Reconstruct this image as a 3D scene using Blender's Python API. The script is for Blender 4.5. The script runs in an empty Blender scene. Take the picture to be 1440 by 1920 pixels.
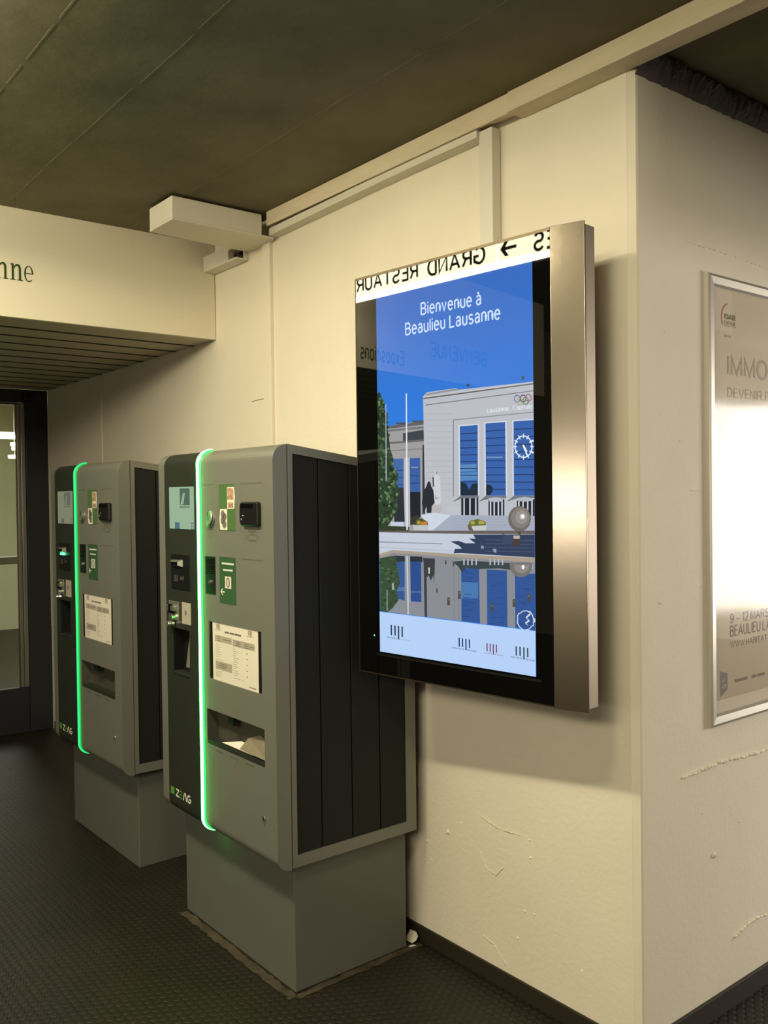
import bpy, bmesh, math, random
from mathutils import Matrix, Vector, noise
random.seed(7)
R = math.radians
S = bpy.context.scene
COL = S.collection

# ------------------------------------------------------------------ camera
cam = bpy.data.cameras.new('camera'); camo = bpy.data.objects.new('camera', cam); COL.objects.link(camo)
cam.sensor_fit = 'VERTICAL'; cam.sensor_height = 36; cam.lens = 31.5067
camo.matrix_world = Matrix(((0.623861, -0.005192, 0.781518, 1.453483), (0.781439, 0.019838, -0.623666, -2.028460), (-0.012266, 0.999790, 0.016434, 1.550000), (0, 0, 0, 1)))
cam.clip_start = 0.02; cam.clip_end = 60
S.camera = camo

# ------------------------------------------------------------------ view, world
S.view_settings.view_transform = 'Standard'; S.view_settings.look = 'None'
S.view_settings.exposure = 0.0; S.view_settings.gamma = 1.0; S.view_settings.use_curve_mapping = False
W = bpy.data.worlds.new('world'); S.world = W; W.use_nodes = True
W.node_tree.nodes['Background'].inputs[0].default_value = (1.0, 0.84, 0.58, 1)
W.node_tree.nodes['Background'].inputs[1].default_value = 0.02

# ------------------------------------------------------------------ lights of the hall and added fill lights
def area(name, loc, target, sx, sy, power, color):
    l = bpy.data.lights.new(name, 'AREA'); l.shape = 'RECTANGLE'; l.size = sx; l.size_y = sy
    l.energy = power; l.color = color
    o = bpy.data.objects.new(name, l); COL.objects.link(o); o.location = loc
    o.rotation_euler = (Vector(target) - Vector(loc)).to_track_quat('-Z', 'Y').to_euler()
    return o
SIGN_STRENGTH = 23.5            # glow of the fluorescent direction sign (it lights the wall)
area('hall_ceiling_light', (2.0, -5.3, 3.05), (-0.8, 0.0, 1.3), 3.0, 0.5, 118, (1.0, 0.88, 0.63))
area('entrance_daylight', (1.96, 4.03, 1.45), (0.0, 0.55, 1.45), 1.4, 1.5, 105, (1.0, 0.93, 0.84))
area('steel_highlight_light', (-0.470, -4.399, 1.508), (-0.05, -0.22, 1.53), 0.5, 0.24, 9, (1.0, 0.92, 0.80))  # unseen source added to put the eye-level highlight on the display steel
area('right_wall_fill', (4.6, 0.8, 1.65), (0.0, 0.6, 1.55), 2.0, 1.4, 26, (1.0, 0.91, 0.78))  # added fill that brightens the right wall, not a known lamp
area('vestibule_light', (-7.2, 0.6, 2.55), (-7.2, 0.6, 0), 2.0, 1.0, 55, (0.95, 1.0, 0.80))

# ------------------------------------------------------------------ materials
def lin(c):
    return tuple(((v/255)/12.92 if v/255 <= .04045 else ((v/255+.055)/1.055)**2.4) for v in c)
def mat(name, c, rough=.5, metal=0, ior=1.45, emit=None, es=0, alpha=1, spec=.5, aniso=0):
    m = bpy.data.materials.new(name); m.use_nodes = True
    b = m.node_tree.nodes['Principled BSDF']
    b.inputs['Base Color'].default_value = lin(c)+(1,)
    b.inputs['Roughness'].default_value = rough; b.inputs['Metallic'].default_value = metal
    b.inputs['IOR'].default_value = ior; b.inputs['Specular IOR Level'].default_value = spec
    if emit: b.inputs['Emission Color'].default_value = lin(emit)+(1,); b.inputs['Emission Strength'].default_value = es
    return m
def nd(m, t, **kw):
    n = m.node_tree.nodes.new(t)
    for k, v in kw.items():
        if k.startswith('i_'): n.inputs[k[2:].replace('_', ' ')].default_value = v
        else: setattr(n, k, v)
    return n
def ln(m, a, b): m.node_tree.links.new(a, b)
def P(m): return m.node_tree.nodes['Principled BSDF']
def bump(m, scale, strength, dist=.01, detail=3, coord='Object', rough=.5, stretch=None):
    tc = nd(m, 'ShaderNodeTexCoord'); no = nd(m, 'ShaderNodeTexNoise', i_Scale=scale, i_Detail=detail, i_Roughness=rough)
    src = tc.outputs[coord]
    if stretch:
        mp = nd(m, 'ShaderNodeMapping'); mp.inputs['Scale'].default_value = stretch
        ln(m, src, mp.inputs[0]); src = mp.outputs[0]
    bp = nd(m, 'ShaderNodeBump', i_Strength=strength, i_Distance=dist)
    ln(m, src, no.inputs['Vector']); ln(m, no.outputs[0], bp.inputs['Height']); ln(m, bp.outputs[0], P(m).inputs['Normal'])
    return bp
def mottle(m, c1, c2, scale, detail=5, lo=.35, hi=.65, stretch=None, coord='Object'):
    tc = nd(m, 'ShaderNodeTexCoord'); no = nd(m, 'ShaderNodeTexNoise', i_Scale=scale, i_Detail=detail, i_Roughness=.6)
    src = tc.outputs[coord]
    if stretch:
        mp = nd(m, 'ShaderNodeMapping'); mp.inputs['Scale'].default_value = stretch
        ln(m, src, mp.inputs[0]); src = mp.outputs[0]
    cr = nd(m, 'ShaderNodeValToRGB')
    cr.color_ramp.elements[0].position = lo; cr.color_ramp.elements[0].color = lin(c1)+(1,)
    cr.color_ramp.elements[1].position = hi; cr.color_ramp.elements[1].color = lin(c2)+(1,)
    ln(m, src, no.inputs['Vector']); ln(m, no.outputs[0], cr.inputs[0]); ln(m, cr.outputs[0], P(m).inputs['Base Color'])
    return cr

M = {}
M['wall'] = mat('painted_plaster', (232, 224, 204), .75); mottle(M['wall'], (228, 219, 198), (235, 227, 207), 1.3)
bump(M['wall'], 55, .28, .004, 4)
M['bulk'] = mat('smooth_cream_paint', (226, 217, 194), .7)
M['soffit'] = mat('soffit_slats', (190, 180, 152), .55)
M['ceil'] = mat('dark_concrete', (106, 101, 76), .8); mottle(M['ceil'], (92, 87, 64), (120, 114, 88), 2.2, 6, .3, .7)
bump(M['ceil'], 14, .3, .01, 5)
M['beam'] = mat('beam_paint', (224, 210, 178), .6); mottle(M['beam'], (216, 202, 170), (230, 216, 186), 6, 4, stretch=(.4, 3, 3))
M['trunk'] = mat('white_trunking', (222, 216, 200), .45)
M['base'] = mat('rubber_skirting', (44, 38, 28), .55)
M['torn'] = mat('torn_plaster', (96, 90, 84), .8); bump(M['torn'], 40, .8, .02, 5)
M['dark'] = mat('dark_void', (14, 13, 11), .9)
M['hole'] = mat('cable_dark', (60, 36, 30), .7)
# studded rubber floor
fl = M['floor'] = mat('studded_rubber_floor', (35, 31, 20), .5)
mottle(fl, (29, 26, 17), (42, 36, 24), 2.6, 6, .3, .72)
tc = nd(fl, 'ShaderNodeTexCoord')
hs = []
for off in ((0, 0, 0), (.5, .5, 0)):
    mp = nd(fl, 'ShaderNodeMapping'); mp.inputs['Scale'].default_value = (1/.029, 1/.05, 0); mp.inputs['Location'].default_value = off
    fr = nd(fl, 'ShaderNodeVectorMath', operation='FRACTION'); sb = nd(fl, 'ShaderNodeVectorMath', operation='SUBTRACT'); sb.inputs[1].default_value = (.5, .5, 0)
    ml = nd(fl, 'ShaderNodeVectorMath', operation='MULTIPLY'); ml.inputs[1].default_value = (.029, .05, 0)
    le = nd(fl, 'ShaderNodeVectorMath', operation='LENGTH')
    ln(fl, tc.outputs['Object'], mp.inputs[0]); ln(fl, mp.outputs[0], fr.inputs[0]); ln(fl, fr.outputs[0], sb.inputs[0]); ln(fl, sb.outputs[0], ml.inputs[0]); ln(fl, ml.outputs[0], le.inputs[0])
    hs.append(le)
mn = nd(fl, 'ShaderNodeMath', operation='MINIMUM'); ln(fl, hs[0].outputs['Value'], mn.inputs[0]); ln(fl, hs[1].outputs['Value'], mn.inputs[1])
mr = nd(fl, 'ShaderNodeMapRange'); mr.inputs['From Min'].default_value = .009; mr.inputs['From Max'].default_value = .0125; mr.inputs['To Min'].default_value = 1; mr.inputs['To Max'].default_value = 0
bp = nd(fl, 'ShaderNodeBump', i_Strength=.9, i_Distance=.002)
ln(fl, mn.outputs[0], mr.inputs['Value']); ln(fl, mr.outputs[0], bp.inputs['Height']); ln(fl, bp.outputs[0], P(fl).inputs['Normal'])
mc = nd(fl, 'ShaderNodeMix', data_type='RGBA', blend_type='MULTIPLY'); mc.inputs['Factor'].default_value = 1
rc = nd(fl, 'ShaderNodeMapRange'); rc.inputs['From Min'].default_value = 0; rc.inputs['From Max'].default_value = 1; rc.inputs['To Min'].default_value = .82; rc.inputs['To Max'].default_value = 1.08
src = P(fl).inputs['Base Color'].links[0].from_socket
ln(fl, mr.outputs[0], rc.inputs['Value']); ln(fl, src, mc.inputs['A']); ln(fl, rc.outputs[0], mc.inputs['B']); ln(fl, mc.outputs['Result'], P(fl).inputs['Base Color'])
M['dust'] = mat('dust_line', (70, 60, 44), .8); mottle(M['dust'], (50, 43, 31), (88, 76, 56), 14, 5)
# machine
M['silver'] = mat('silver_grey_paint', (125, 125, 114), .42, .25)
M['plinth'] = mat('plinth_grey_paint', (99, 101, 93), .5)
M['louvre'] = mat('anthracite_planks', (20, 21, 17), .7)
M['fascia'] = mat('dark_fascia', (46, 50, 42), .35)
M['blackp'] = mat('black_plastic', (24, 25, 24), .35)
M['blackgl'] = mat('gloss_black', (10, 11, 11), .15)
M['green'] = mat('green_plate', (78, 112, 66), .3)
M['green2'] = mat('dark_green_plate', (58, 92, 60), .3)
M['paper'] = mat('white_paper', (222, 214, 196), .7)
M['paperg'] = mat('grey_print', (168, 160, 142), .7)
M['papershade'] = mat('grey_crumpled_paper', (128, 120, 98), .7)
M['paperd'] = mat('dark_print', (112, 106, 94), .7)
M['sticker_photo'] = mat('sticker_print', (170, 120, 90), .5); mottle(M['sticker_photo'], (120, 84, 74), (206, 170, 130), 70, 2)
M['print'] = mat('printed_grey_text', (98, 94, 82), .6)
M['chrome'] = mat('bright_metal', (205, 202, 192), .22, .9)
M['brushed'] = mat('satin_metal', (176, 172, 160), .4, .8)
M['white'] = mat('white_mark', (225, 225, 212), .5)
M['logogreen'] = mat('logo_green', (92, 150, 60), .4)
M['strip'] = mat('green_light_strip', (20, 60, 30), .3, emit=(66, 255, 78), es=20)
M['stripedge'] = mat('green_strip_edge', (20, 60, 30), .3, emit=(30, 255, 92), es=2.2)
M['stripedge2'] = mat('dim_green_strip_edge', (20, 60, 30), .3, emit=(30, 255, 100), es=.55)
M['strip2'] = mat('dim_green_light_strip', (20, 60, 30), .3, emit=(58, 255, 140), es=1.15)
M['led'] = mat('green_led', (20, 60, 30), .3, emit=(90, 255, 150), es=3)
M['tray'] = mat('tray_grey_plastic', (74, 72, 60), .5)
M['tscreen'] = mat('lit_touch_screen', (20, 22, 20), .15, emit=(154, 182, 150), es=.95)
M['tscreen2'] = mat('dim_touch_screen', (20, 22, 20), .15, emit=(124, 128, 104), es=.95)
M['ticon'] = mat('screen_icon_dark', (20, 22, 20), .15, emit=(84, 108, 92), es=.9)
M['ticon2'] = mat('screen_icon_blue', (20, 22, 20), .15, emit=(78, 118, 130), es=.9)
M['ticon3'] = mat('screen_icon_grey', (20, 22, 20), .15, emit=(98, 104, 88), es=.9)
# display
st = M['steel'] = mat('brushed_stainless_steel', (176, 164, 146), .22, 1.0)
P(st).inputs['Anisotropic'].default_value = .0
tg = nd(st, 'ShaderNodeTangent', direction_type='RADIAL', axis='Z'); ln(st, tg.outputs[0], P(st).inputs['Tangent'])
bump(st, 60, .05, .002, 3, stretch=(14, 14, .6))
M['steel2'] = mat('satin_stainless_side', (150, 138, 122), .5, 1.0)
M['steeledge'] = mat('dark_steel_edge', (92, 82, 64), .4, .8)
M['glass_black'] = mat('black_display_glass', (9, 9, 8), .015, ior=1.52)
pm = M['pic'] = mat('display_picture', (0, 0, 0), .015, ior=1.52)
at = nd(pm, 'ShaderNodeAttribute', attribute_name='pic'); ln(pm, at.outputs['Color'], P(pm).inputs['Emission Color']); P(pm).inputs['Emission Strength'].default_value = 1.0
sk = M['sky'] = mat('display_sky', (0, 0, 0), .015, ior=1.52)
tc = nd(sk, 'ShaderNodeTexCoord'); sx = nd(sk, 'ShaderNodeSeparateXYZ'); cr = nd(sk, 'ShaderNodeValToRGB')
cr.color_ramp.elements[0].position = .45; cr.color_ramp.elements[0].color = lin((46, 132, 236))+(1,)
cr.color_ramp.elements[1].position = 1.0; cr.color_ramp.elements[1].color = lin((60, 108, 190))+(1,)
ln(sk, tc.outputs['Generated'], sx.inputs[0]); ln(sk, sx.outputs['Z'], cr.inputs[0]); ln(sk, cr.outputs[0], P(sk).inputs['Emission Color']); P(sk).inputs['Emission Strength'].default_value = 1.0
# sign, poster, door
M['signglow'] = mat('glowing_sign_acrylic', (230, 220, 190), .4, emit=(255, 243, 206), es=SIGN_STRENGTH)
M['signunder'] = mat('glowing_sign_underside', (230, 220, 190), .4, emit=(255, 245, 212), es=SIGN_STRENGTH*2.3)
M['signunder2'] = mat('glowing_sign_underside_bright', (230, 220, 190), .4, emit=(255, 245, 212), es=SIGN_STRENGTH*6.4)
M['signink'] = mat('sign_lettering', (20, 17, 12), .6)
M['signcase'] = mat('sign_casing', (150, 146, 138), .5)
M['alu'] = mat('aluminium_profile', (196, 190, 178), .38, .6)
M['poster'] = mat('poster_paper', (206, 191, 162), .55)
M['poster_hill'] = mat('poster_dark_hill', (184, 167, 136), .55)
M['poster_green'] = mat('poster_green_hill', (186, 186, 128), .55)
M['poster_text'] = mat('poster_grey_text', (112, 98, 76), .55)
M['poster_light'] = mat('poster_pale_text', (168, 154, 130), .55)
M['poster_red'] = mat('poster_red_arc', (178, 96, 84), .55)
M['poster_white'] = mat('poster_white_margin', (214, 200, 178), .55)
M['poster_grey'] = mat('poster_grey_logo', (120, 112, 104), .55)
g = M['glass'] = bpy.data.materials.new('clear_sheet'); g.use_nodes = True
nt = g.node_tree; nt.nodes.remove(nt.nodes['Principled BSDF'])
gl = nt.nodes.new('ShaderNodeBsdfGlossy'); gl.inputs['Roughness'].default_value = .03
tr = nt.nodes.new('ShaderNodeBsdfTransparent'); lw = nt.nodes.new('ShaderNodeLayerWeight')
pw = nt.nodes.new('ShaderNodeMath'); pw.operation = 'POWER'; pw.inputs[1].default_value = 5
fr = nt.nodes.new('ShaderNodeMapRange'); fr.inputs['To Min'].default_value = .045; fr.inputs['To Max'].default_value = 1
nt.links.new(lw.outputs['Facing'], pw.inputs[0]); nt.links.new(pw.outputs[0], fr.inputs['Value'])
mx = nt.nodes.new('ShaderNodeMixShader')
nt.links.new(fr.outputs[0], mx.inputs[0]); nt.links.new(tr.outputs[0], mx.inputs[1]); nt.links.new(gl.outputs[0], mx.inputs[2])
nt.links.new(mx.outputs[0], nt.nodes['Material Output'].inputs[0])
M['sheet'] = g.copy(); M['sheet'].name = 'poster_cover_sheet'
for n_ in M['sheet'].node_tree.nodes:
    if n_.type == 'BSDF_GLOSSY': n_.inputs['Roughness'].default_value = .11
M['doorframe'] = mat('dark_blue_door_paint', (38, 40, 46), .5)
M['doorsteel'] = mat('door_edge_steel', (150, 148, 138), .35, .8)
M['vest'] = mat('vestibule_wall', (206, 204, 170), .8)
M['lamp'] = mat('lit_lamp', (255, 240, 210), .5, emit=(255, 238, 200), es=6)
M['lettergreen'] = mat('green_letters', (42, 66, 26), .6)

# ------------------------------------------------------------------ mesh builder
class MB:
    def __init__(s): s.v = []; s.f = []; s.m = []; s.c = []
    def face(s, pts, m=0, c=None):
        k = len(s.v); s.v += [tuple(p) for p in pts]; s.f.append(list(range(k, k+len(pts)))); s.m.append(m); s.c.append(c); return s
    def mesh(s, vs, fs, m=0, c=None):
        k = len(s.v); s.v += [tuple(p) for p in vs]
        for f in fs: s.f.append([k+i for i in f]); s.m.append(m); s.c.append(c)
        return s
    def box(s, x0, x1, y0, y1, z0, z1, m=0):
        v = [(x, y, z) for x in (x0, x1) for y in (y0, y1) for z in (z0, z1)]
        return s.mesh(v, [(0, 1, 3, 2), (4, 6, 7, 5), (0, 4, 5, 1), (2, 3, 7, 6), (0, 2, 6, 4), (1, 5, 7, 3)], m)
    def prism(s, pts, ax, a0, a1, m=0):
        def q(p, a): return {'x': (a, p[0], p[1]), 'y': (p[0], a, p[1]), 'z': (p[0], p[1], a)}[ax]
        n = len(pts)
        return s.mesh([q(p, a0) for p in pts]+[q(p, a1) for p in pts],
                      [tuple(range(n)), tuple(range(n, 2*n))]+[(i, (i+1) % n, n+(i+1) % n, n+i) for i in range(n)], m)
    def cyl(s, p0, p1, r0, r1, n=24, m=0, sx=1.0):
        p0 = Vector(p0); p1 = Vector(p1); d = (p1-p0).normalized()
        a = d.cross(Vector((0, 0, 1)))
        if a.length < .01: a = Vector((1, 0, 0))
        a.normalize(); b = d.cross(a)
        A = [p0+(a*math.cos(t)*sx+b*math.sin(t))*r0 for t in [2*math.pi*i/n for i in range(n)]]
        B = [p1+(a*math.cos(t)*sx+b*math.sin(t))*r1 for t in [2*math.pi*i/n for i in range(n)]]
        return s.mesh(A+B, [tuple(range(n)), tuple(range(n, 2*n))]+[(i, (i+1) % n, n+(i+1) % n, n+i) for i in range(n)], m)
    def tube(s, pts, r, n=8, m=0):
        for a, b in zip(pts[:-1], pts[1:]): s.cyl(a, b, r, r, n, m)
        return s
    def text(s, body, org, ux, uz, w, h, m=0, c=None, bold=0.0, thick=0):
        """flat lettering fitted to width w along ux and cap height h along uz from org"""
        q = stroke_text(body, bold or .13)
        xs = [p.x for k in q for p in k]; x0, x1 = min(xs), max(xs)
        org = Vector(org); ux = Vector(ux); uz = Vector(uz); kx = w/(x1-x0)
        for k in q: s.face([org+ux*((p.x-x0)*kx)+uz*(p.y*h) for p in k], m, c)
        return s
    def build(s, name, mats, parent=None, off=(0, 0, 0), bevel=0, seg=2, smooth=False, loc=None, fix=True):
        me = bpy.data.meshes.new(name)
        me.from_pydata([(v[0]-off[0], v[1]-off[1], v[2]-off[2]) for v in s.v], [], s.f)
        mats = mats if isinstance(mats, (list, tuple)) else [mats]
        for mm in mats: me.materials.append(mm)
        for p, k in zip(me.polygons, s.m): p.material_index = k; p.use_smooth = smooth
        if any(c is not None for c in s.c):
            at = me.color_attributes.new('pic', 'FLOAT_COLOR', 'CORNER')
            for p, c in zip(me.polygons, s.c):
                for li in p.loop_indices: at.data[li].color = (lin(c) if c else (0, 0, 0))+(1,)
        if fix:
            bm = bmesh.new(); bm.from_mesh(me); bmesh.ops.remove_doubles(bm, verts=bm.verts, dist=1e-6)
            bmesh.ops.recalc_face_normals(bm, faces=bm.faces); bm.to_mesh(me); bm.free()
        o = bpy.data.objects.new(name, me); COL.objects.link(o)
        if parent: o.parent = parent
        if loc: o.location = loc
        if bevel:
            b = o.modifiers.new('bevel', 'BEVEL'); b.width = bevel; b.segments = seg; b.limit_method = 'ANGLE'; b.angle_limit = R(40)
        return o
# plain stroke lettering for signs and screens (even strokes, round bowls)
def _arc(cx, cy, rx, ry, a0, a1, n=10):
    return [(cx+rx*math.cos(R(a0+(a1-a0)*i/n)), cy+ry*math.sin(R(a0+(a1-a0)*i/n))) for i in range(n+1)]
def _gl():
    A = _arc; G = {}
    G['I'] = (.0, [[(0, 0), (0, 1)]]); G['l'] = G['I']
    G['E'] = (.52, [[(.52, 1), (0, 1), (0, 0), (.54, 0)], [(0, .53), (.48, .53)]])
    G['F'] = (.50, [[(.50, 1), (0, 1), (0, 0)], [(0, .52), (.44, .52)]])
    G['L'] = (.50, [[(0, 1), (0, 0), (.5, 0)]])
    G['T'] = (.62, [[(0, 1), (.62, 1)], [(.31, 1), (.31, 0)]])
    G['N'] = (.60, [[(0, 0), (0, 1), (.60, 0), (.60, 1)]])
    G['M'] = (.74, [[(0, 0), (0, 1), (.37, .05), (.74, 1), (.74, 0)]])
    G['A'] = (.72, [[(0, 0), (.36, 1), (.72, 0)], [(.13, .33), (.59, .33)]])
    G['V'] = (.70, [[(0, 1), (.35, 0), (.70, 1)]]); G['W'] = (1.0, [[(0, 1), (.25, 0), (.5, 1), (.75, 0), (1.0, 1)]])
    G['U'] = (.60, [[(0, 1), (0, .33)]+A(.30, .30, .30, .31, 180, 360)+[(.60, .33), (.60, 1)]])
    G['D'] = (.63, [[(0, 0), (0, 1), (.25, 1)]+A(.25, .5, .38, .5, 90, -90, 14)+[(0, 0)]])
    G['B'] = (.58, [[(0, 0), (0, 1), (.30, 1)]+A(.30, .765, .23, .235, 90, -90)+[(0, .53)], [(.30, .53)]+A(.32, .265, .26, .265, 90, -90)+[(0, 0)]])
    G['P'] = (.56, [[(0, 0), (0, 1), (.32, 1)]+A(.32, .74, .24, .26, 90, -90)+[(0, .48)]])
    G['R'] = (.62, [[(0, 0), (0, 1), (.34, 1)]+A(.34, .745, .24, .255, 90, -90)+[(0, .49)], [(.30, .49), (.40, .44), (.62, 0)]])
    G['O'] = (.76, [A(.38, .5, .38, .51, 90, 450, 24)]); G['C'] = (.70, [A(.38, .5, .38, .51, 45, 315, 20)])
    G['G'] = (.74, [A(.38, .5, .38, .51, 48, 300, 20)+[(.74, .14), (.74, .47), (.42, .47)]])
    G['S'] = (.58, [A(.29, .745, .27, .26, 20, 250, 14)+A(.30, .255, .28, .265, 75, -160, 14)])
    G['H'] = (.6, [[(0, 0), (0, 1)], [(.6, 0), (.6, 1)], [(0, .52), (.6, .52)]])
    G['J'] = (.42, [[(.42, 1), (.42, .3)]+A(.21, .28, .21, .29, 0, -180)])
    G['Z'] = (.6, [[(0, 1), (.58, 1), (0, 0), (.6, 0)]])
    G['.'] = (.0, [[(0, -.05), (0, .07)]]); G['-'] = (.26, [[(0, .36), (.26, .36)]]); G['–'] = (.5, [[(0, .36), (.5, .36)]]); G['’'] = (.04, [[(.04, 1.02), (0, .78)]])
    G['9'] = (.52, [A(.26, .69, .26, .32, 0, 360, 20)+[(.52, .69)]+A(.24, .40, .28, .41, 0, -140, 10)])
    G['1'] = (.26, [[(0, .78), (.26, .98), (.26, 0)]])
    G['2'] = (.52, [A(.26, .72, .26, .29, 165, -25, 12)+[(.44, .46), (0, 0), (.54, 0)]])
    G['i'] = (.0, [[(0, 0), (0, .74)], [(0, .91), (0, 1.04)]])
    n_ = [(0, 0), (0, .74)], [(0, .42)]+A(.22, .50, .22, .25, 170, 0)+[(.44, .5), (.44, 0)]
    G['n'] = (.44, list(n_)); G['h'] = (.44, [[(0, 0), (0, 1)], n_[1]])
    G['u'] = (.44, [[(0, .74), (0, .24)]+A(.22, .24, .22, .25, 180, 350)+[(.44, .32)], [(.44, .74), (.44, 0)]])
    G['v'] = (.48, [[(0, .74), (.24, 0), (.48, .74)]])
    G['e'] = (.50, [[(.02, .40), (.50, .40)]+A(.25, .37, .25, .385, 5, 320, 20)])
    G['a'] = (.46, [A(.22, .52, .21, .24, 160, 0)+[(.43, .12), (.47, 0)], [(.43, .42)]+A(.20, .21, .20, .215, 80, 300, 14)+[(.43, .22)]])
    G['à'] = (.46, G['a'][1]+[[(.12, 1.06), (.27, .88)]]); 
    G['s'] = (.42, [A(.21, .55, .19, .195, 25, 250, 10)+A(.22, .185, .20, .195, 75, -155, 10)])
    G['p'] = (.48, [[(0, .74), (0, -.26)], A(.24, .37, .24, .385, 0, 360, 20)]); G['t'] = (.28, [[(.12, .96), (.12, .14), (.20, .0), (.28, .01)], [(0, .72), (.27, .72)]])
    G['x'] = (.44, [[(0, 0), (.44, .74)], [(0, .74), (.44, 0)]]); G['o'] = (.50, [A(.25, .37, .25, .385, 90, 450, 22)])
    for k, s_ in (('É', 'E'), ('È', 'E'), ('Â', 'A')):
        w, st_ = G[s_]; c_ = w/2
        G[k] = (w, st_+[{'É': [(c_-.06, 1.12), (c_+.12, 1.28)], 'È': [(c_-.12, 1.28), (c_+.06, 1.12)], 'Â': [(c_-.14, 1.12), (c_, 1.26), (c_+.14, 1.12)]}[k]])
    return G
GL = _gl()
def stroke_text(body, sw=.13, gap=.20):
    """outline of a word: list of quads; cap height 1"""
    quads = []; x = 0
    for ch in body:
        if ch == ' ': x += .34; continue
        w, st_ = GL[ch]
        for pl in st_:
            n = len(pl); L = []
            for i in range(n):
                p = Vector(pl[i]); a = Vector(pl[max(i-1, 0)]); c = Vector(pl[min(i+1, n-1)])
                d1 = (p-a).normalized() if i > 0 else (c-p).normalized(); d2 = (c-p).normalized() if i < n-1 else d1
                n1 = Vector((-d1.y, d1.x)); n2 = Vector((-d2.y, d2.x)); mm = n1+n2
                if mm.length < .3: mm = n1
                mm.normalize(); k = min(1/max(mm.dot(n1), .3), 1.9)
                e = mm*(sw/2*k); ext = Vector((0, 0))
                L.append((Vector((p.x+x, p.y))-e, Vector((p.x+x, p.y))+e))
            for (a, b_), (c, d) in zip(L[:-1], L[1:]): quads.append([a, c, d, b_])
        x += w+gap+sw*.45
    return quads
def tag(o, label=None, cat=None, group=None, kind=None):
    for k, v in (('label', label), ('category', cat), ('group', group), ('kind', kind)):
        if v: o[k] = v
    return o
def thing(name, loc, label, cat, rz=0, group=None):
    o = bpy.data.objects.new(name, None); COL.objects.link(o); o.location = loc; o.rotation_euler = (0, 0, rz); o.empty_display_size = .1
    return tag(o, label, cat, group)
def struct(o): o['kind'] = 'structure'; return o
X = (1, 0, 0); Z = (0, 0, 1)

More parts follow.
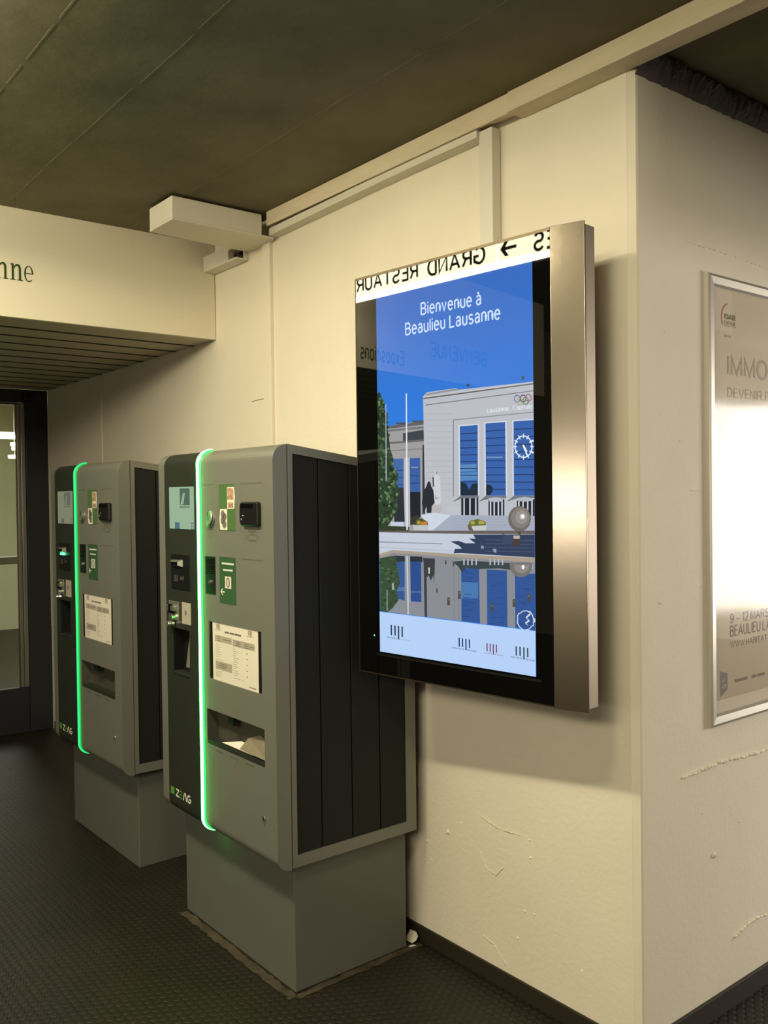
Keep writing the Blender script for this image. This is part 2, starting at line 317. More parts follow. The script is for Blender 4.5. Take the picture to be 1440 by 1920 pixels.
# picture shown on the wall display: (colour, outline in metres on the screen), then its words
PIC = [
[[160,158,158],[[-0.702,1.7693],[-0.5378,1.7756],[-0.5429,1.4485],[-0.7076,1.4455]]],
[[98,100,108],[[-0.702,1.7693],[-0.5378,1.7731],[-0.5379,1.7637],[-0.7021,1.7607]]],
[[80,82,92],[[-0.6605,1.7778],[-0.6191,1.775],[-0.6192,1.7691],[-0.6606,1.7718]]],
[[86,88,98],[[-0.5925,1.779],[-0.5402,1.7754],[-0.5403,1.7696],[-0.5926,1.7732]]],
[[120,120,124],[[-0.7022,1.758],[-0.5405,1.7588],[-0.5406,1.7523],[-0.7023,1.7513]]],
[[66,72,80],[[-0.6314,1.7433],[-0.5406,1.7487],[-0.5411,1.718],[-0.6318,1.7193]]],
[[112,108,106],[[-0.6948,1.72],[-0.5411,1.7199],[-0.5412,1.7141],[-0.695,1.7132]]],
[[128,124,122],[[-0.6953,1.6944],[-0.5415,1.6939],[-0.5415,1.691],[-0.6953,1.6914]]],
[[66,104,168],[[-0.6771,1.6674],[-0.6301,1.6663],[-0.6316,1.5786],[-0.676,1.5793]]],
[[44,48,56],[[-0.676,1.5793],[-0.6316,1.5786],[-0.6282,1.4748],[-0.6725,1.4743]]],
[[62,98,165],[[-0.6045,1.6664],[-0.5617,1.6665],[-0.5619,1.5647],[-0.6046,1.5652]]],
[[38,42,48],[[-0.6046,1.5652],[-0.5619,1.5647],[-0.5621,1.4882],[-0.6049,1.4842]]],
[[48,70,112],[[-0.6751,1.6336],[-0.6307,1.6322],[-0.6308,1.6297],[-0.6751,1.631]]],
[[48,70,112],[[-0.6045,1.637],[-0.5617,1.6356],[-0.5618,1.6331],[-0.6045,1.6344]]],
[[48,70,112],[[-0.6755,1.6111],[-0.6311,1.61],[-0.6311,1.6074],[-0.6755,1.6085]]],
[[48,70,112],[[-0.6048,1.6149],[-0.5621,1.6138],[-0.5621,1.6113],[-0.6049,1.6123]]],
[[48,70,112],[[-0.6758,1.5886],[-0.6314,1.5878],[-0.6315,1.5852],[-0.6759,1.586]]],
[[48,70,112],[[-0.6052,1.5928],[-0.5624,1.592],[-0.5625,1.5894],[-0.6053,1.5903]]],
[[120,150,190],[[-0.5999,1.6405],[-0.5696,1.6395],[-0.5697,1.6348],[-0.5999,1.6357]]],
[[186,188,192],[[-0.6275,1.6691],[-0.6045,1.6682],[-0.6064,1.4584],[-0.6284,1.4618]]],
[[58,60,64],[[-0.5512,1.7023],[-0.5388,1.7089],[-0.5421,1.4993],[-0.5544,1.4992]]],
[[188,191,198],[[-0.5465,1.8466],[-0.5316,1.8579],[-0.4154,1.8594],[-0.4109,1.8538],[-0.1379,1.8507],[-0.1404,1.4558],[-0.5429,1.4485]]],
[[150,150,154],[[-0.5365,1.8537],[-0.4154,1.8587],[-0.4109,1.8527],[-0.5366,1.8486]]],
[[196,198,202],[[-0.545,1.8465],[-0.1379,1.8503],[-0.1379,1.8478],[-0.5451,1.8429]]],
[[104,100,102],[[-0.5451,1.8429],[-0.1379,1.8471],[-0.1379,1.8439],[-0.5451,1.8386]]],
[[112,110,112],[[-0.537,1.822],[-0.1381,1.8279],[-0.1381,1.8259],[-0.5371,1.8195]]],
[[130,132,138],[[-0.4305,1.7706],[-0.1388,1.7713],[-0.1388,1.7694],[-0.4305,1.7681]]],
[[130,132,138],[[-0.4305,1.7699],[-0.4273,1.7696],[-0.4305,1.549],[-0.4337,1.549]]],
[[166,168,175],[[-0.535,1.7952],[-0.4326,1.7875],[-0.4326,1.7865],[-0.535,1.7941]]],
[[166,168,175],[[-0.5353,1.7779],[-0.4328,1.7707],[-0.4328,1.7697],[-0.5353,1.7768]]],
[[166,168,175],[[-0.5355,1.7606],[-0.4331,1.7539],[-0.4331,1.7529],[-0.5356,1.7596]]],
[[166,168,175],[[-0.5358,1.7434],[-0.4333,1.7371],[-0.4333,1.7361],[-0.5358,1.7423]]],
[[166,168,175],[[-0.5361,1.7261],[-0.4335,1.7203],[-0.4336,1.7192],[-0.5361,1.725]]],
[[166,168,175],[[-0.5363,1.7088],[-0.4338,1.7035],[-0.4338,1.7024],[-0.5364,1.7077]]],
[[166,168,175],[[-0.5366,1.6915],[-0.434,1.6866],[-0.4341,1.6856],[-0.5366,1.6904]]],
[[166,168,175],[[-0.5369,1.6742],[-0.4343,1.6698],[-0.4343,1.6688],[-0.5369,1.6731]]],
[[166,168,175],[[-0.5372,1.6568],[-0.4345,1.653],[-0.4345,1.6519],[-0.5372,1.6558]]],
[[166,168,175],[[-0.5374,1.6395],[-0.4348,1.6361],[-0.4348,1.6351],[-0.5374,1.6384]]],
[[166,168,175],[[-0.5377,1.6222],[-0.435,1.6193],[-0.435,1.6182],[-0.5377,1.6211]]],
[[166,168,175],[[-0.538,1.6049],[-0.4353,1.6024],[-0.4353,1.6014],[-0.538,1.6038]]],
[[166,168,175],[[-0.5382,1.5875],[-0.4355,1.5856],[-0.4355,1.5845],[-0.5383,1.5864]]],
[[166,168,175],[[-0.5385,1.5702],[-0.4358,1.5687],[-0.4358,1.5676],[-0.5385,1.5691]]],
[[212,218,226],[[-0.4105,1.7535],[-0.3347,1.7522],[-0.3365,1.5515],[-0.4111,1.5523]]],
[[58,100,172],[[-0.4055,1.7497],[-0.3396,1.7491],[-0.3414,1.5516],[-0.406,1.5522]]],
[[92,140,192],[[-0.4039,1.64],[-0.3463,1.6401],[-0.3466,1.6202],[-0.4041,1.6201]]],
[[86,136,190],[[-0.4042,1.6177],[-0.3444,1.6174],[-0.3447,1.5962],[-0.4045,1.594]]],
[[34,48,62],[[-0.405,1.5906],[-0.3851,1.5867],[-0.3727,1.5674],[-0.3627,1.5845],[-0.3413,1.5865],[-0.3418,1.5516],[-0.4056,1.5522]]],
[[38,58,100],[[-0.4049,1.7291],[-0.3399,1.728],[-0.3399,1.7256],[-0.4049,1.7267]]],
[[38,58,100],[[-0.4052,1.709],[-0.3401,1.7079],[-0.3402,1.7055],[-0.4052,1.7065]]],
[[38,58,100],[[-0.4054,1.6888],[-0.3404,1.687],[-0.3404,1.6846],[-0.4055,1.6863]]],
[[38,58,100],[[-0.4057,1.669],[-0.3407,1.6672],[-0.3407,1.6648],[-0.4058,1.6665]]],
[[38,58,100],[[-0.406,1.6498],[-0.3409,1.6477],[-0.341,1.6453],[-0.406,1.6474]]],
[[38,58,100],[[-0.4063,1.6307],[-0.3412,1.6286],[-0.3412,1.6262],[-0.4063,1.6282]]],
[[38,58,100],[[-0.4065,1.6115],[-0.3415,1.6098],[-0.3415,1.6074],[-0.4066,1.6091]]],
[[38,58,100],[[-0.4068,1.5923],[-0.3417,1.591],[-0.3417,1.5886],[-0.4069,1.5899]]],
[[38,58,100],[[-0.4071,1.5732],[-0.342,1.5721],[-0.342,1.5697],[-0.4071,1.5707]]],
[[212,218,226],[[-0.3167,1.7551],[-0.2386,1.7538],[-0.2386,1.5505],[-0.3173,1.5513]]],
[[58,100,172],[[-0.312,1.7514],[-0.2432,1.7508],[-0.2432,1.5506],[-0.3125,1.5513]]],
[[34,48,62],[[-0.3117,1.5825],[-0.2936,1.5788],[-0.286,1.5679],[-0.2974,1.5518],[-0.3121,1.552]]],
[[140,165,205],[[-0.3098,1.6588],[-0.2536,1.6565],[-0.2536,1.6542],[-0.3098,1.6564]]],
[[38,58,100],[[-0.3114,1.731],[-0.2434,1.7305],[-0.2435,1.7282],[-0.3115,1.7287]]],
[[38,58,100],[[-0.3117,1.7107],[-0.2437,1.7099],[-0.2437,1.7076],[-0.3117,1.7083]]],
[[38,58,100],[[-0.312,1.6904],[-0.244,1.6893],[-0.244,1.687],[-0.312,1.688]]],
[[38,58,100],[[-0.3122,1.6701],[-0.2442,1.6684],[-0.2443,1.6661],[-0.3123,1.6677]]],
[[38,58,100],[[-0.3125,1.649],[-0.2445,1.6471],[-0.2445,1.6448],[-0.3125,1.6467]]],
[[38,58,100],[[-0.3128,1.6294],[-0.2447,1.6275],[-0.2448,1.6252],[-0.3128,1.627]]],
[[38,58,100],[[-0.313,1.6097],[-0.245,1.6079],[-0.245,1.6056],[-0.3131,1.6073]]],
[[38,58,100],[[-0.3133,1.5904],[-0.2452,1.5889],[-0.2453,1.5866],[-0.3133,1.588]]],
[[38,58,100],[[-0.3136,1.57],[-0.2455,1.5689],[-0.2455,1.5666],[-0.3136,1.5676]]],
[[212,218,226],[[-0.2196,1.7541],[-0.1382,1.7526],[-0.1397,1.5496],[-0.2209,1.5504]]],
[[58,100,172],[[-0.2151,1.7505],[-0.139,1.7494],[-0.1397,1.5496],[-0.2163,1.5503]]],
[[38,58,100],[[-0.2145,1.73],[-0.1393,1.7285],[-0.1393,1.7263],[-0.2146,1.7277]]],
[[38,58,100],[[-0.2148,1.7093],[-0.1395,1.7076],[-0.1395,1.7053],[-0.2148,1.707]]],
[[38,58,100],[[-0.215,1.6889],[-0.1397,1.6867],[-0.1398,1.6844],[-0.2151,1.6866]]],
[[38,58,100],[[-0.2153,1.6691],[-0.14,1.6667],[-0.14,1.6644],[-0.2153,1.6668]]],
[[38,58,100],[[-0.2155,1.6487],[-0.1402,1.6464],[-0.1402,1.6441],[-0.2156,1.6464]]],
[[38,58,100],[[-0.2158,1.6286],[-0.1404,1.6261],[-0.1405,1.6238],[-0.2158,1.6262]]],
[[38,58,100],[[-0.216,1.6081],[-0.1407,1.6061],[-0.1407,1.6038],[-0.2161,1.6058]]],
[[38,58,100],[[-0.2163,1.5876],[-0.1409,1.5861],[-0.1409,1.5838],[-0.2163,1.5853]]],
[[38,58,100],[[-0.2165,1.5668],[-0.1411,1.5657],[-0.1412,1.5635],[-0.2166,1.5645]]],
[[112,118,128],[[-0.4386,1.5332],[-0.4037,1.5518],[-0.3387,1.5512],[-0.3388,1.544],[-0.3993,1.5445]]],
[[112,118,128],[[-0.339,1.5344],[-0.3125,1.5509],[-0.2424,1.5503],[-0.2425,1.5433],[-0.3018,1.5424]]],
[[112,118,128],[[-0.2426,1.5333],[-0.2155,1.55],[-0.1398,1.5492],[-0.1398,1.5438],[-0.2074,1.5423]]],
[[36,40,48],[[-0.4029,1.5445],[-0.3401,1.544],[-0.3408,1.495],[-0.4036,1.4947]]],
[[36,40,48],[[-0.304,1.541],[-0.2488,1.5406],[-0.2493,1.4946],[-0.3046,1.4942]]],
[[40,42,48],[[-0.2062,1.5403],[-0.1395,1.5399],[-0.14,1.4953],[-0.2068,1.4949]]],
[[196,206,218],[[-0.3947,1.5445],[-0.3897,1.5444],[-0.3904,1.4947],[-0.3954,1.4947]]],
[[196,206,218],[[-0.3731,1.5443],[-0.3681,1.5442],[-0.3688,1.4949],[-0.3737,1.4948]]],
[[196,206,218],[[-0.3516,1.5441],[-0.3468,1.5441],[-0.3474,1.495],[-0.3523,1.495]]],
[[196,206,218],[[-0.2992,1.541],[-0.2941,1.541],[-0.2947,1.4943],[-0.2999,1.4943]]],
[[196,206,218],[[-0.2864,1.5409],[-0.2813,1.5409],[-0.2819,1.4944],[-0.287,1.4944]]],
[[196,206,218],[[-0.2719,1.5408],[-0.2668,1.5408],[-0.2674,1.4945],[-0.2725,1.4945]]],
[[196,206,218],[[-0.2592,1.5407],[-0.2542,1.5407],[-0.2548,1.4946],[-0.2598,1.4945]]],
[[196,206,218],[[-0.2022,1.5403],[-0.1973,1.5403],[-0.1978,1.4949],[-0.2027,1.4949]]],
[[196,206,218],[[-0.1884,1.5402],[-0.1835,1.5402],[-0.1841,1.495],[-0.1889,1.495]]],
[[196,206,218],[[-0.1731,1.5401],[-0.1683,1.5401],[-0.1689,1.4951],[-0.1737,1.4951]]],
[[196,206,218],[[-0.1592,1.54],[-0.1544,1.54],[-0.1549,1.4952],[-0.1597,1.4952]]],
[[176,186,198],[[-0.304,1.5437],[-0.2782,1.5469],[-0.2529,1.5433],[-0.2551,1.5353],[-0.2784,1.5328],[-0.3019,1.5356]]],
[[176,186,198],[[-0.2074,1.543],[-0.1811,1.5467],[-0.1552,1.5426],[-0.1572,1.5361],[-0.1812,1.5336],[-0.2055,1.5364]]],
[[190,194,202],[[-0.4598,1.5227],[-0.4042,1.5226],[-0.4046,1.4947],[-0.4602,1.4943]]],
[[206,208,214],[[-0.5021,1.6265],[-0.4939,1.6263],[-0.4931,1.6156],[-0.4823,1.6064],[-0.4819,1.5708],[-0.4795,1.5352],[-0.4907,1.5227],[-0.5003,1.5245],[-0.5097,1.5389],[-0.5112,1.5999],[-0.5037,1.6141]]],
[[140,136,138],[[-0.4983,1.6246],[-0.4944,1.6245],[-0.4936,1.6145],[-0.4984,1.6161]]],
[[140,138,142],[[-0.5046,1.5568],[-0.4976,1.546],[-0.4822,1.5487],[-0.4904,1.5452],[-0.5015,1.5424]]],
[[186,182,184],[[-0.5172,1.526],[-0.4778,1.5259],[-0.4781,1.5013],[-0.5176,1.5012]]],
[[46,48,56],[[-0.5308,1.595],[-0.521,1.5937],[-0.5188,1.5821],[-0.5093,1.5676],[-0.505,1.5317],[-0.5163,1.5228],[-0.519,1.5022],[-0.5371,1.5022],[-0.5378,1.521],[-0.5494,1.5021],[-0.553,1.5246],[-0.5565,1.5283],[-0.5509,1.5645],[-0.5384,1.5788]]],
[[70,70,76],[[-0.513,1.6071],[-0.5072,1.607],[-0.5067,1.5783],[-0.5115,1.5784]]],
[[166,174,190],[[-0.562,1.4955],[-0.5054,1.503],[-0.4322,1.4963],[-0.14,1.4953],[-0.1404,1.4558],[-0.5627,1.4482]]],
[[206,214,228],[[-0.5595,1.4955],[-0.5054,1.503],[-0.4415,1.4962],[-0.5135,1.4509],[-0.5306,1.4506]]],
[[146,154,172],[[-0.437,1.4857],[-0.1401,1.4882],[-0.1401,1.4872],[-0.437,1.4846]]],
[[146,154,172],[[-0.4371,1.4769],[-0.1402,1.4801],[-0.1402,1.4791],[-0.4371,1.4758]]],
[[146,154,172],[[-0.4372,1.4681],[-0.1402,1.472],[-0.1403,1.471],[-0.4372,1.467]]],
[[146,154,172],[[-0.4373,1.4603],[-0.1403,1.4649],[-0.1403,1.4639],[-0.4373,1.4593]]],
[[196,206,220],[[-0.6884,1.4741],[-0.6333,1.4747],[-0.631,1.4599],[-0.6886,1.4609]]],
[[56,64,46],[[-0.7398,1.4621],[-0.6104,1.4602],[-0.6107,1.4454],[-0.7402,1.4411]]],
[[64,58,52],[[-0.6049,1.4879],[-0.577,1.4954],[-0.5646,1.4846],[-0.5674,1.4663],[-0.6052,1.4658]]],
[[48,66,48],[[-0.7424,1.8716],[-0.7298,1.878],[-0.722,1.8584],[-0.7088,1.8421],[-0.7092,1.8196],[-0.6949,1.8072],[-0.7008,1.7738],[-0.6928,1.7432],[-0.6862,1.6978],[-0.6729,1.6672],[-0.6765,1.6449],[-0.6517,1.618],[-0.6637,1.5922],[-0.6447,1.5695],[-0.6593,1.5398],[-0.655,1.5174],[-0.683,1.4798],[-0.7074,1.4561],[-0.741,1.4556],[-0.7416,1.6699]]],
[[35,46,30],[[-0.697,1.7694],[-0.7005,1.7673],[-0.7041,1.7661],[-0.7069,1.77],[-0.7046,1.772],[-0.6999,1.7715]]],
[[55,72,48],[[-0.7266,1.7784],[-0.7315,1.7744],[-0.7373,1.7746],[-0.7395,1.7792],[-0.7392,1.7863],[-0.7316,1.7819]]],
[[100,132,88],[[-0.7029,1.7766],[-0.7061,1.7709],[-0.7144,1.7745],[-0.7178,1.7776],[-0.7123,1.7828],[-0.7063,1.7819]]],
[[75,99,66],[[-0.7282,1.8335],[-0.7324,1.8317],[-0.7353,1.8315],[-0.7399,1.8344],[-0.7365,1.8375],[-0.7311,1.8377]]],
[[100,132,88],[[-0.681,1.4935],[-0.6836,1.4874],[-0.6892,1.4897],[-0.6931,1.4934],[-0.6912,1.4977],[-0.6832,1.4983]]],
[[75,99,66],[[-0.66,1.6268],[-0.666,1.6218],[-0.6736,1.6225],[-0.6737,1.6272],[-0.6722,1.6309],[-0.6658,1.6332]]],
[[100,132,88],[[-0.6981,1.5461],[-0.6993,1.5386],[-0.7075,1.5427],[-0.7084,1.5462],[-0.7071,1.5509],[-0.6992,1.5534]]],
[[35,46,30],[[-0.7149,1.4826],[-0.7157,1.4758],[-0.7249,1.4762],[-0.7286,1.4825],[-0.7239,1.4889],[-0.7146,1.4873]]],
[[55,72,48],[[-0.7265,1.8261],[-0.7291,1.8234],[-0.7331,1.8243],[-0.7355,1.8268],[-0.7321,1.8284],[-0.729,1.8297]]],
[[35,46,30],[[-0.6855,1.4942],[-0.6924,1.4877],[-0.6994,1.487],[-0.7001,1.4941],[-0.6987,1.4999],[-0.6924,1.4974]]],
[[75,99,66],[[-0.7088,1.6437],[-0.7094,1.6397],[-0.717,1.6369],[-0.7223,1.6441],[-0.7162,1.6492],[-0.7111,1.6498]]],
[[35,46,30],[[-0.6614,1.5488],[-0.667,1.5459],[-0.6715,1.5457],[-0.6731,1.5489],[-0.6715,1.5541],[-0.666,1.5546]]],
[[75,99,66],[[-0.6834,1.6726],[-0.6854,1.6701],[-0.6883,1.671],[-0.689,1.6728],[-0.6879,1.6741],[-0.6855,1.6741]]],
[[45,59,39],[[-0.7197,1.7488],[-0.7205,1.7437],[-0.727,1.7438],[-0.7301,1.7494],[-0.7263,1.7517],[-0.7198,1.7531]]],
[[35,46,30],[[-0.6976,1.5231],[-0.7014,1.5197],[-0.7076,1.5189],[-0.709,1.5231],[-0.7074,1.5285],[-0.7018,1.5286]]],
[[75,99,66],[[-0.6593,1.6204],[-0.6625,1.6161],[-0.6687,1.6184],[-0.6683,1.6207],[-0.667,1.6231],[-0.6627,1.625]]],
[[55,72,48],[[-0.7327,1.5105],[-0.7367,1.5086],[-0.7407,1.5069],[-0.7437,1.5105],[-0.7407,1.5146],[-0.7366,1.513]]],
[[100,132,88],[[-0.698,1.6898],[-0.7012,1.6852],[-0.7103,1.6854],[-0.7114,1.6904],[-0.71,1.6939],[-0.7036,1.694]]],
[[100,132,88],[[-0.7013,1.7214],[-0.705,1.7195],[-0.7093,1.7196],[-0.7103,1.7219],[-0.71,1.7262],[-0.7056,1.7247]]],
[[45,59,39],[[-0.708,1.4986],[-0.7085,1.4939],[-0.7158,1.4939],[-0.7182,1.4985],[-0.7167,1.506],[-0.71,1.5054]]],
[[75,99,66],[[-0.7349,1.6445],[-0.7369,1.6427],[-0.7401,1.6424],[-0.7412,1.6447],[-0.739,1.6474],[-0.7362,1.6476]]],
[[100,132,88],[[-0.7117,1.8349],[-0.7171,1.8302],[-0.7231,1.8312],[-0.7302,1.8364],[-0.7249,1.8424],[-0.7177,1.8417]]],
[[75,99,66],[[-0.657,1.5981],[-0.6573,1.5947],[-0.6626,1.5954],[-0.6648,1.5983],[-0.6631,1.6027],[-0.6573,1.6017]]],
[[75,99,66],[[-0.6826,1.5411],[-0.6839,1.5365],[-0.6903,1.5364],[-0.6938,1.5412],[-0.6921,1.5484],[-0.6823,1.5462]]],
[[35,46,30],[[-0.6953,1.5044],[-0.6948,1.5005],[-0.7037,1.4975],[-0.7045,1.5044],[-0.7044,1.5092],[-0.6973,1.5091]]],
[[100,132,88],[[-0.7326,1.7807],[-0.7352,1.778],[-0.7376,1.7783],[-0.7392,1.7811],[-0.7381,1.7824],[-0.735,1.7824]]],
[[45,59,39],[[-0.7208,1.84],[-0.726,1.8358],[-0.7349,1.8345],[-0.735,1.8411],[-0.733,1.8479],[-0.725,1.8449]]],
[[35,46,30],[[-0.7216,1.5346],[-0.7236,1.5311],[-0.7261,1.5323],[-0.7277,1.5346],[-0.7259,1.5369],[-0.7225,1.5366]]],
[[100,132,88],[[-0.7052,1.6304],[-0.7058,1.6279],[-0.709,1.6288],[-0.7093,1.6306],[-0.7088,1.6326],[-0.7061,1.6329]]],
[[45,59,39],[[-0.7295,1.7967],[-0.7332,1.7934],[-0.74,1.7917],[-0.741,1.7975],[-0.7389,1.8006],[-0.7326,1.8027]]],
[[100,132,88],[[-0.7253,1.808],[-0.7272,1.8044],[-0.7328,1.805],[-0.7351,1.8087],[-0.7312,1.8112],[-0.7277,1.8118]]],
[[45,59,39],[[-0.7095,1.6581],[-0.7113,1.6533],[-0.7166,1.6536],[-0.7193,1.6584],[-0.7168,1.6621],[-0.7112,1.6628]]],
[[75,99,66],[[-0.6758,1.6365],[-0.678,1.6326],[-0.6849,1.6345],[-0.6858,1.6368],[-0.6835,1.6419],[-0.6792,1.642]]],
[[100,132,88],[[-0.7052,1.7296],[-0.7105,1.7258],[-0.7183,1.7264],[-0.7242,1.7306],[-0.7181,1.735],[-0.7119,1.7341]]],
[[75,99,66],[[-0.6816,1.5634],[-0.6869,1.5594],[-0.6945,1.558],[-0.7,1.5636],[-0.6953,1.57],[-0.6864,1.568]]],
[[45,59,39],[[-0.7068,1.7953],[-0.7117,1.7928],[-0.7161,1.7926],[-0.7179,1.7961],[-0.7167,1.8003],[-0.7098,1.7992]]],
[[35,46,30],[[-0.7275,1.7146],[-0.7299,1.711],[-0.7348,1.7116],[-0.7347,1.715],[-0.7336,1.7183],[-0.7306,1.7166]]],
[[75,99,66],[[-0.7237,1.4917],[-0.7268,1.488],[-0.7342,1.4858],[-0.7343,1.4916],[-0.7321,1.4986],[-0.7261,1.4963]]],
[[35,46,30],[[-0.7032,1.4866],[-0.7067,1.4822],[-0.7149,1.4826],[-0.7173,1.4865],[-0.715,1.4904],[-0.7067,1.4908]]],
[[45,59,39],[[-0.684,1.5885],[-0.6859,1.5833],[-0.6901,1.5839],[-0.6969,1.5887],[-0.6899,1.5949],[-0.6838,1.5929]]],
[[100,132,88],[[-0.706,1.5645],[-0.7087,1.56],[-0.7133,1.5606],[-0.7155,1.5646],[-0.7133,1.5688],[-0.709,1.5701]]],
[[35,46,30],[[-0.7328,1.8058],[-0.7327,1.7995],[-0.7415,1.7998],[-0.7445,1.8066],[-0.7401,1.8116],[-0.7324,1.8112]]],
[[45,59,39],[[-0.7176,1.7637],[-0.7217,1.7597],[-0.7271,1.7596],[-0.7344,1.7648],[-0.727,1.7689],[-0.7226,1.7693]]],
[[35,46,30],[[-0.7266,1.7413],[-0.7312,1.7383],[-0.7346,1.7376],[-0.7386,1.742],[-0.7356,1.744],[-0.7306,1.7451]]],
[[35,46,30],[[-0.6628,1.613],[-0.6659,1.6104],[-0.6712,1.6093],[-0.6744,1.6133],[-0.6696,1.6151],[-0.6653,1.6168]]],
[[45,59,39],[[-0.694,1.7933],[-0.6975,1.7906],[-0.7018,1.7913],[-0.7062,1.7941],[-0.7035,1.7972],[-0.6968,1.7961]]],
[[45,59,39],[[-0.6895,1.7295],[-0.6939,1.7248],[-0.6986,1.7245],[-0.7032,1.7303],[-0.6976,1.7357],[-0.6928,1.7328]]],
[[35,46,30],[[-0.727,1.7917],[-0.7288,1.7903],[-0.7322,1.7898],[-0.733,1.7921],[-0.7316,1.7941],[-0.729,1.7939]]],
[[45,59,39],[[-0.7307,1.8485],[-0.7336,1.8441],[-0.739,1.8444],[-0.7443,1.8497],[-0.7399,1.853],[-0.7335,1.852]]],
[[45,59,39],[[-0.7363,1.7478],[-0.737,1.7462],[-0.7411,1.7448],[-0.744,1.7482],[-0.7413,1.7506],[-0.7368,1.7499]]],
[[35,46,30],[[-0.7151,1.8037],[-0.7166,1.7971],[-0.7261,1.7992],[-0.7293,1.8047],[-0.7255,1.809],[-0.7183,1.8079]]],
[[35,46,30],[[-0.7304,1.6512],[-0.7312,1.6468],[-0.7376,1.6464],[-0.7408,1.6515],[-0.7379,1.6544],[-0.7312,1.6551]]],
[[45,59,39],[[-0.725,1.7241],[-0.7256,1.7219],[-0.7306,1.7214],[-0.7327,1.7245],[-0.7306,1.7267],[-0.7253,1.7259]]],
[[75,99,66],[[-0.7164,1.8558],[-0.7184,1.8538],[-0.7227,1.8523],[-0.7264,1.8566],[-0.7232,1.8592],[-0.7182,1.8592]]],
[[75,99,66],[[-0.7088,1.6938],[-0.7124,1.6895],[-0.7182,1.69],[-0.7209,1.6943],[-0.718,1.6992],[-0.7117,1.6976]]],
[[75,99,66],[[-0.6736,1.5485],[-0.6745,1.5457],[-0.6789,1.5458],[-0.6789,1.5485],[-0.6787,1.5513],[-0.6752,1.5505]]],
[[75,99,66],[[-0.7089,1.6633],[-0.7114,1.6601],[-0.7151,1.6621],[-0.717,1.6636],[-0.7142,1.6653],[-0.7112,1.6659]]],
[[55,72,48],[[-0.6916,1.6173],[-0.6938,1.6159],[-0.6973,1.616],[-0.6996,1.6175],[-0.6974,1.6204],[-0.6938,1.6196]]],
[[35,46,30],[[-0.6906,1.4928],[-0.6977,1.4897],[-0.7044,1.4894],[-0.7072,1.4926],[-0.7042,1.497],[-0.6975,1.4963]]],
[[75,99,66],[[-0.7166,1.8118],[-0.7172,1.8091],[-0.7209,1.81],[-0.7221,1.8122],[-0.7207,1.8143],[-0.7178,1.8136]]],
[[55,72,48],[[-0.6771,1.6403],[-0.6807,1.6369],[-0.6856,1.6372],[-0.6864,1.6406],[-0.6864,1.6428],[-0.6809,1.6425]]],
[[75,99,66],[[-0.7102,1.813],[-0.7119,1.8087],[-0.7188,1.8092],[-0.7223,1.8139],[-0.7178,1.8176],[-0.7131,1.8161]]],
[[35,46,30],[[-0.7077,1.6203],[-0.7087,1.6184],[-0.7112,1.6176],[-0.7139,1.6205],[-0.7121,1.6231],[-0.7086,1.6233]]],
[[55,72,48],[[-0.6683,1.5257],[-0.6722,1.5209],[-0.6778,1.5231],[-0.6814,1.5257],[-0.6774,1.5307],[-0.6717,1.5302]]],
[[55,72,48],[[-0.7333,1.8466],[-0.7365,1.8426],[-0.7419,1.8421],[-0.7455,1.8476],[-0.7426,1.8512],[-0.7358,1.851]]],
[[35,46,30],[[-0.7244,1.5497],[-0.7294,1.5457],[-0.7334,1.5459],[-0.7363,1.5498],[-0.7327,1.5538],[-0.7289,1.5537]]],
[[45,59,39],[[-0.692,1.7188],[-0.6946,1.7152],[-0.6999,1.7138],[-0.7043,1.7195],[-0.7013,1.7247],[-0.694,1.7224]]],
[[100,132,88],[[-0.7037,1.674],[-0.7062,1.6717],[-0.7104,1.6726],[-0.7115,1.6743],[-0.7097,1.6773],[-0.7063,1.6761]]],
[[55,72,48],[[-0.7171,1.8406],[-0.7207,1.8379],[-0.7248,1.839],[-0.7276,1.8415],[-0.7245,1.8442],[-0.7206,1.843]]],
[[55,72,48],[[-0.7303,1.6154],[-0.7326,1.6113],[-0.7375,1.6111],[-0.7398,1.6156],[-0.7373,1.6196],[-0.7312,1.618]]],
[[55,72,48],[[-0.7307,1.4729],[-0.7369,1.4673],[-0.7429,1.4667],[-0.7436,1.4727],[-0.742,1.476],[-0.7353,1.4758]]],
[[75,99,66],[[-0.6685,1.6275],[-0.6737,1.6242],[-0.6823,1.6233],[-0.6844,1.628],[-0.6807,1.6316],[-0.675,1.6309]]],
[[75,99,66],[[-0.7026,1.7005],[-0.706,1.6957],[-0.7152,1.6939],[-0.7177,1.7012],[-0.7159,1.707],[-0.7085,1.7044]]],
[[45,59,39],[[-0.7093,1.4941],[-0.7131,1.4918],[-0.7173,1.4921],[-0.7188,1.4941],[-0.7171,1.496],[-0.7127,1.4982]]],
[[75,99,66],[[-0.7012,1.5097],[-0.7018,1.5078],[-0.7046,1.5068],[-0.7065,1.5097],[-0.7051,1.5119],[-0.7011,1.5113]]],
[[100,132,88],[[-0.6884,1.5227],[-0.6913,1.5201],[-0.6968,1.5202],[-0.7005,1.5227],[-0.6977,1.5252],[-0.6925,1.5273]]],
[[35,46,30],[[-0.6993,1.6681],[-0.7056,1.664],[-0.7133,1.6631],[-0.72,1.6689],[-0.7147,1.6738],[-0.7068,1.6744]]],
[[45,59,39],[[-0.675,1.6292],[-0.6757,1.6261],[-0.6814,1.6258],[-0.685,1.6295],[-0.6828,1.6325],[-0.6765,1.6329]]],
[[35,46,30],[[-0.7268,1.5547],[-0.728,1.5517],[-0.7304,1.5518],[-0.7332,1.5548],[-0.7305,1.5569],[-0.7278,1.5561]]],
[[55,72,48],[[-0.6911,1.5662],[-0.6926,1.564],[-0.6966,1.5639],[-0.6975,1.5663],[-0.6965,1.5691],[-0.6927,1.5693]]],
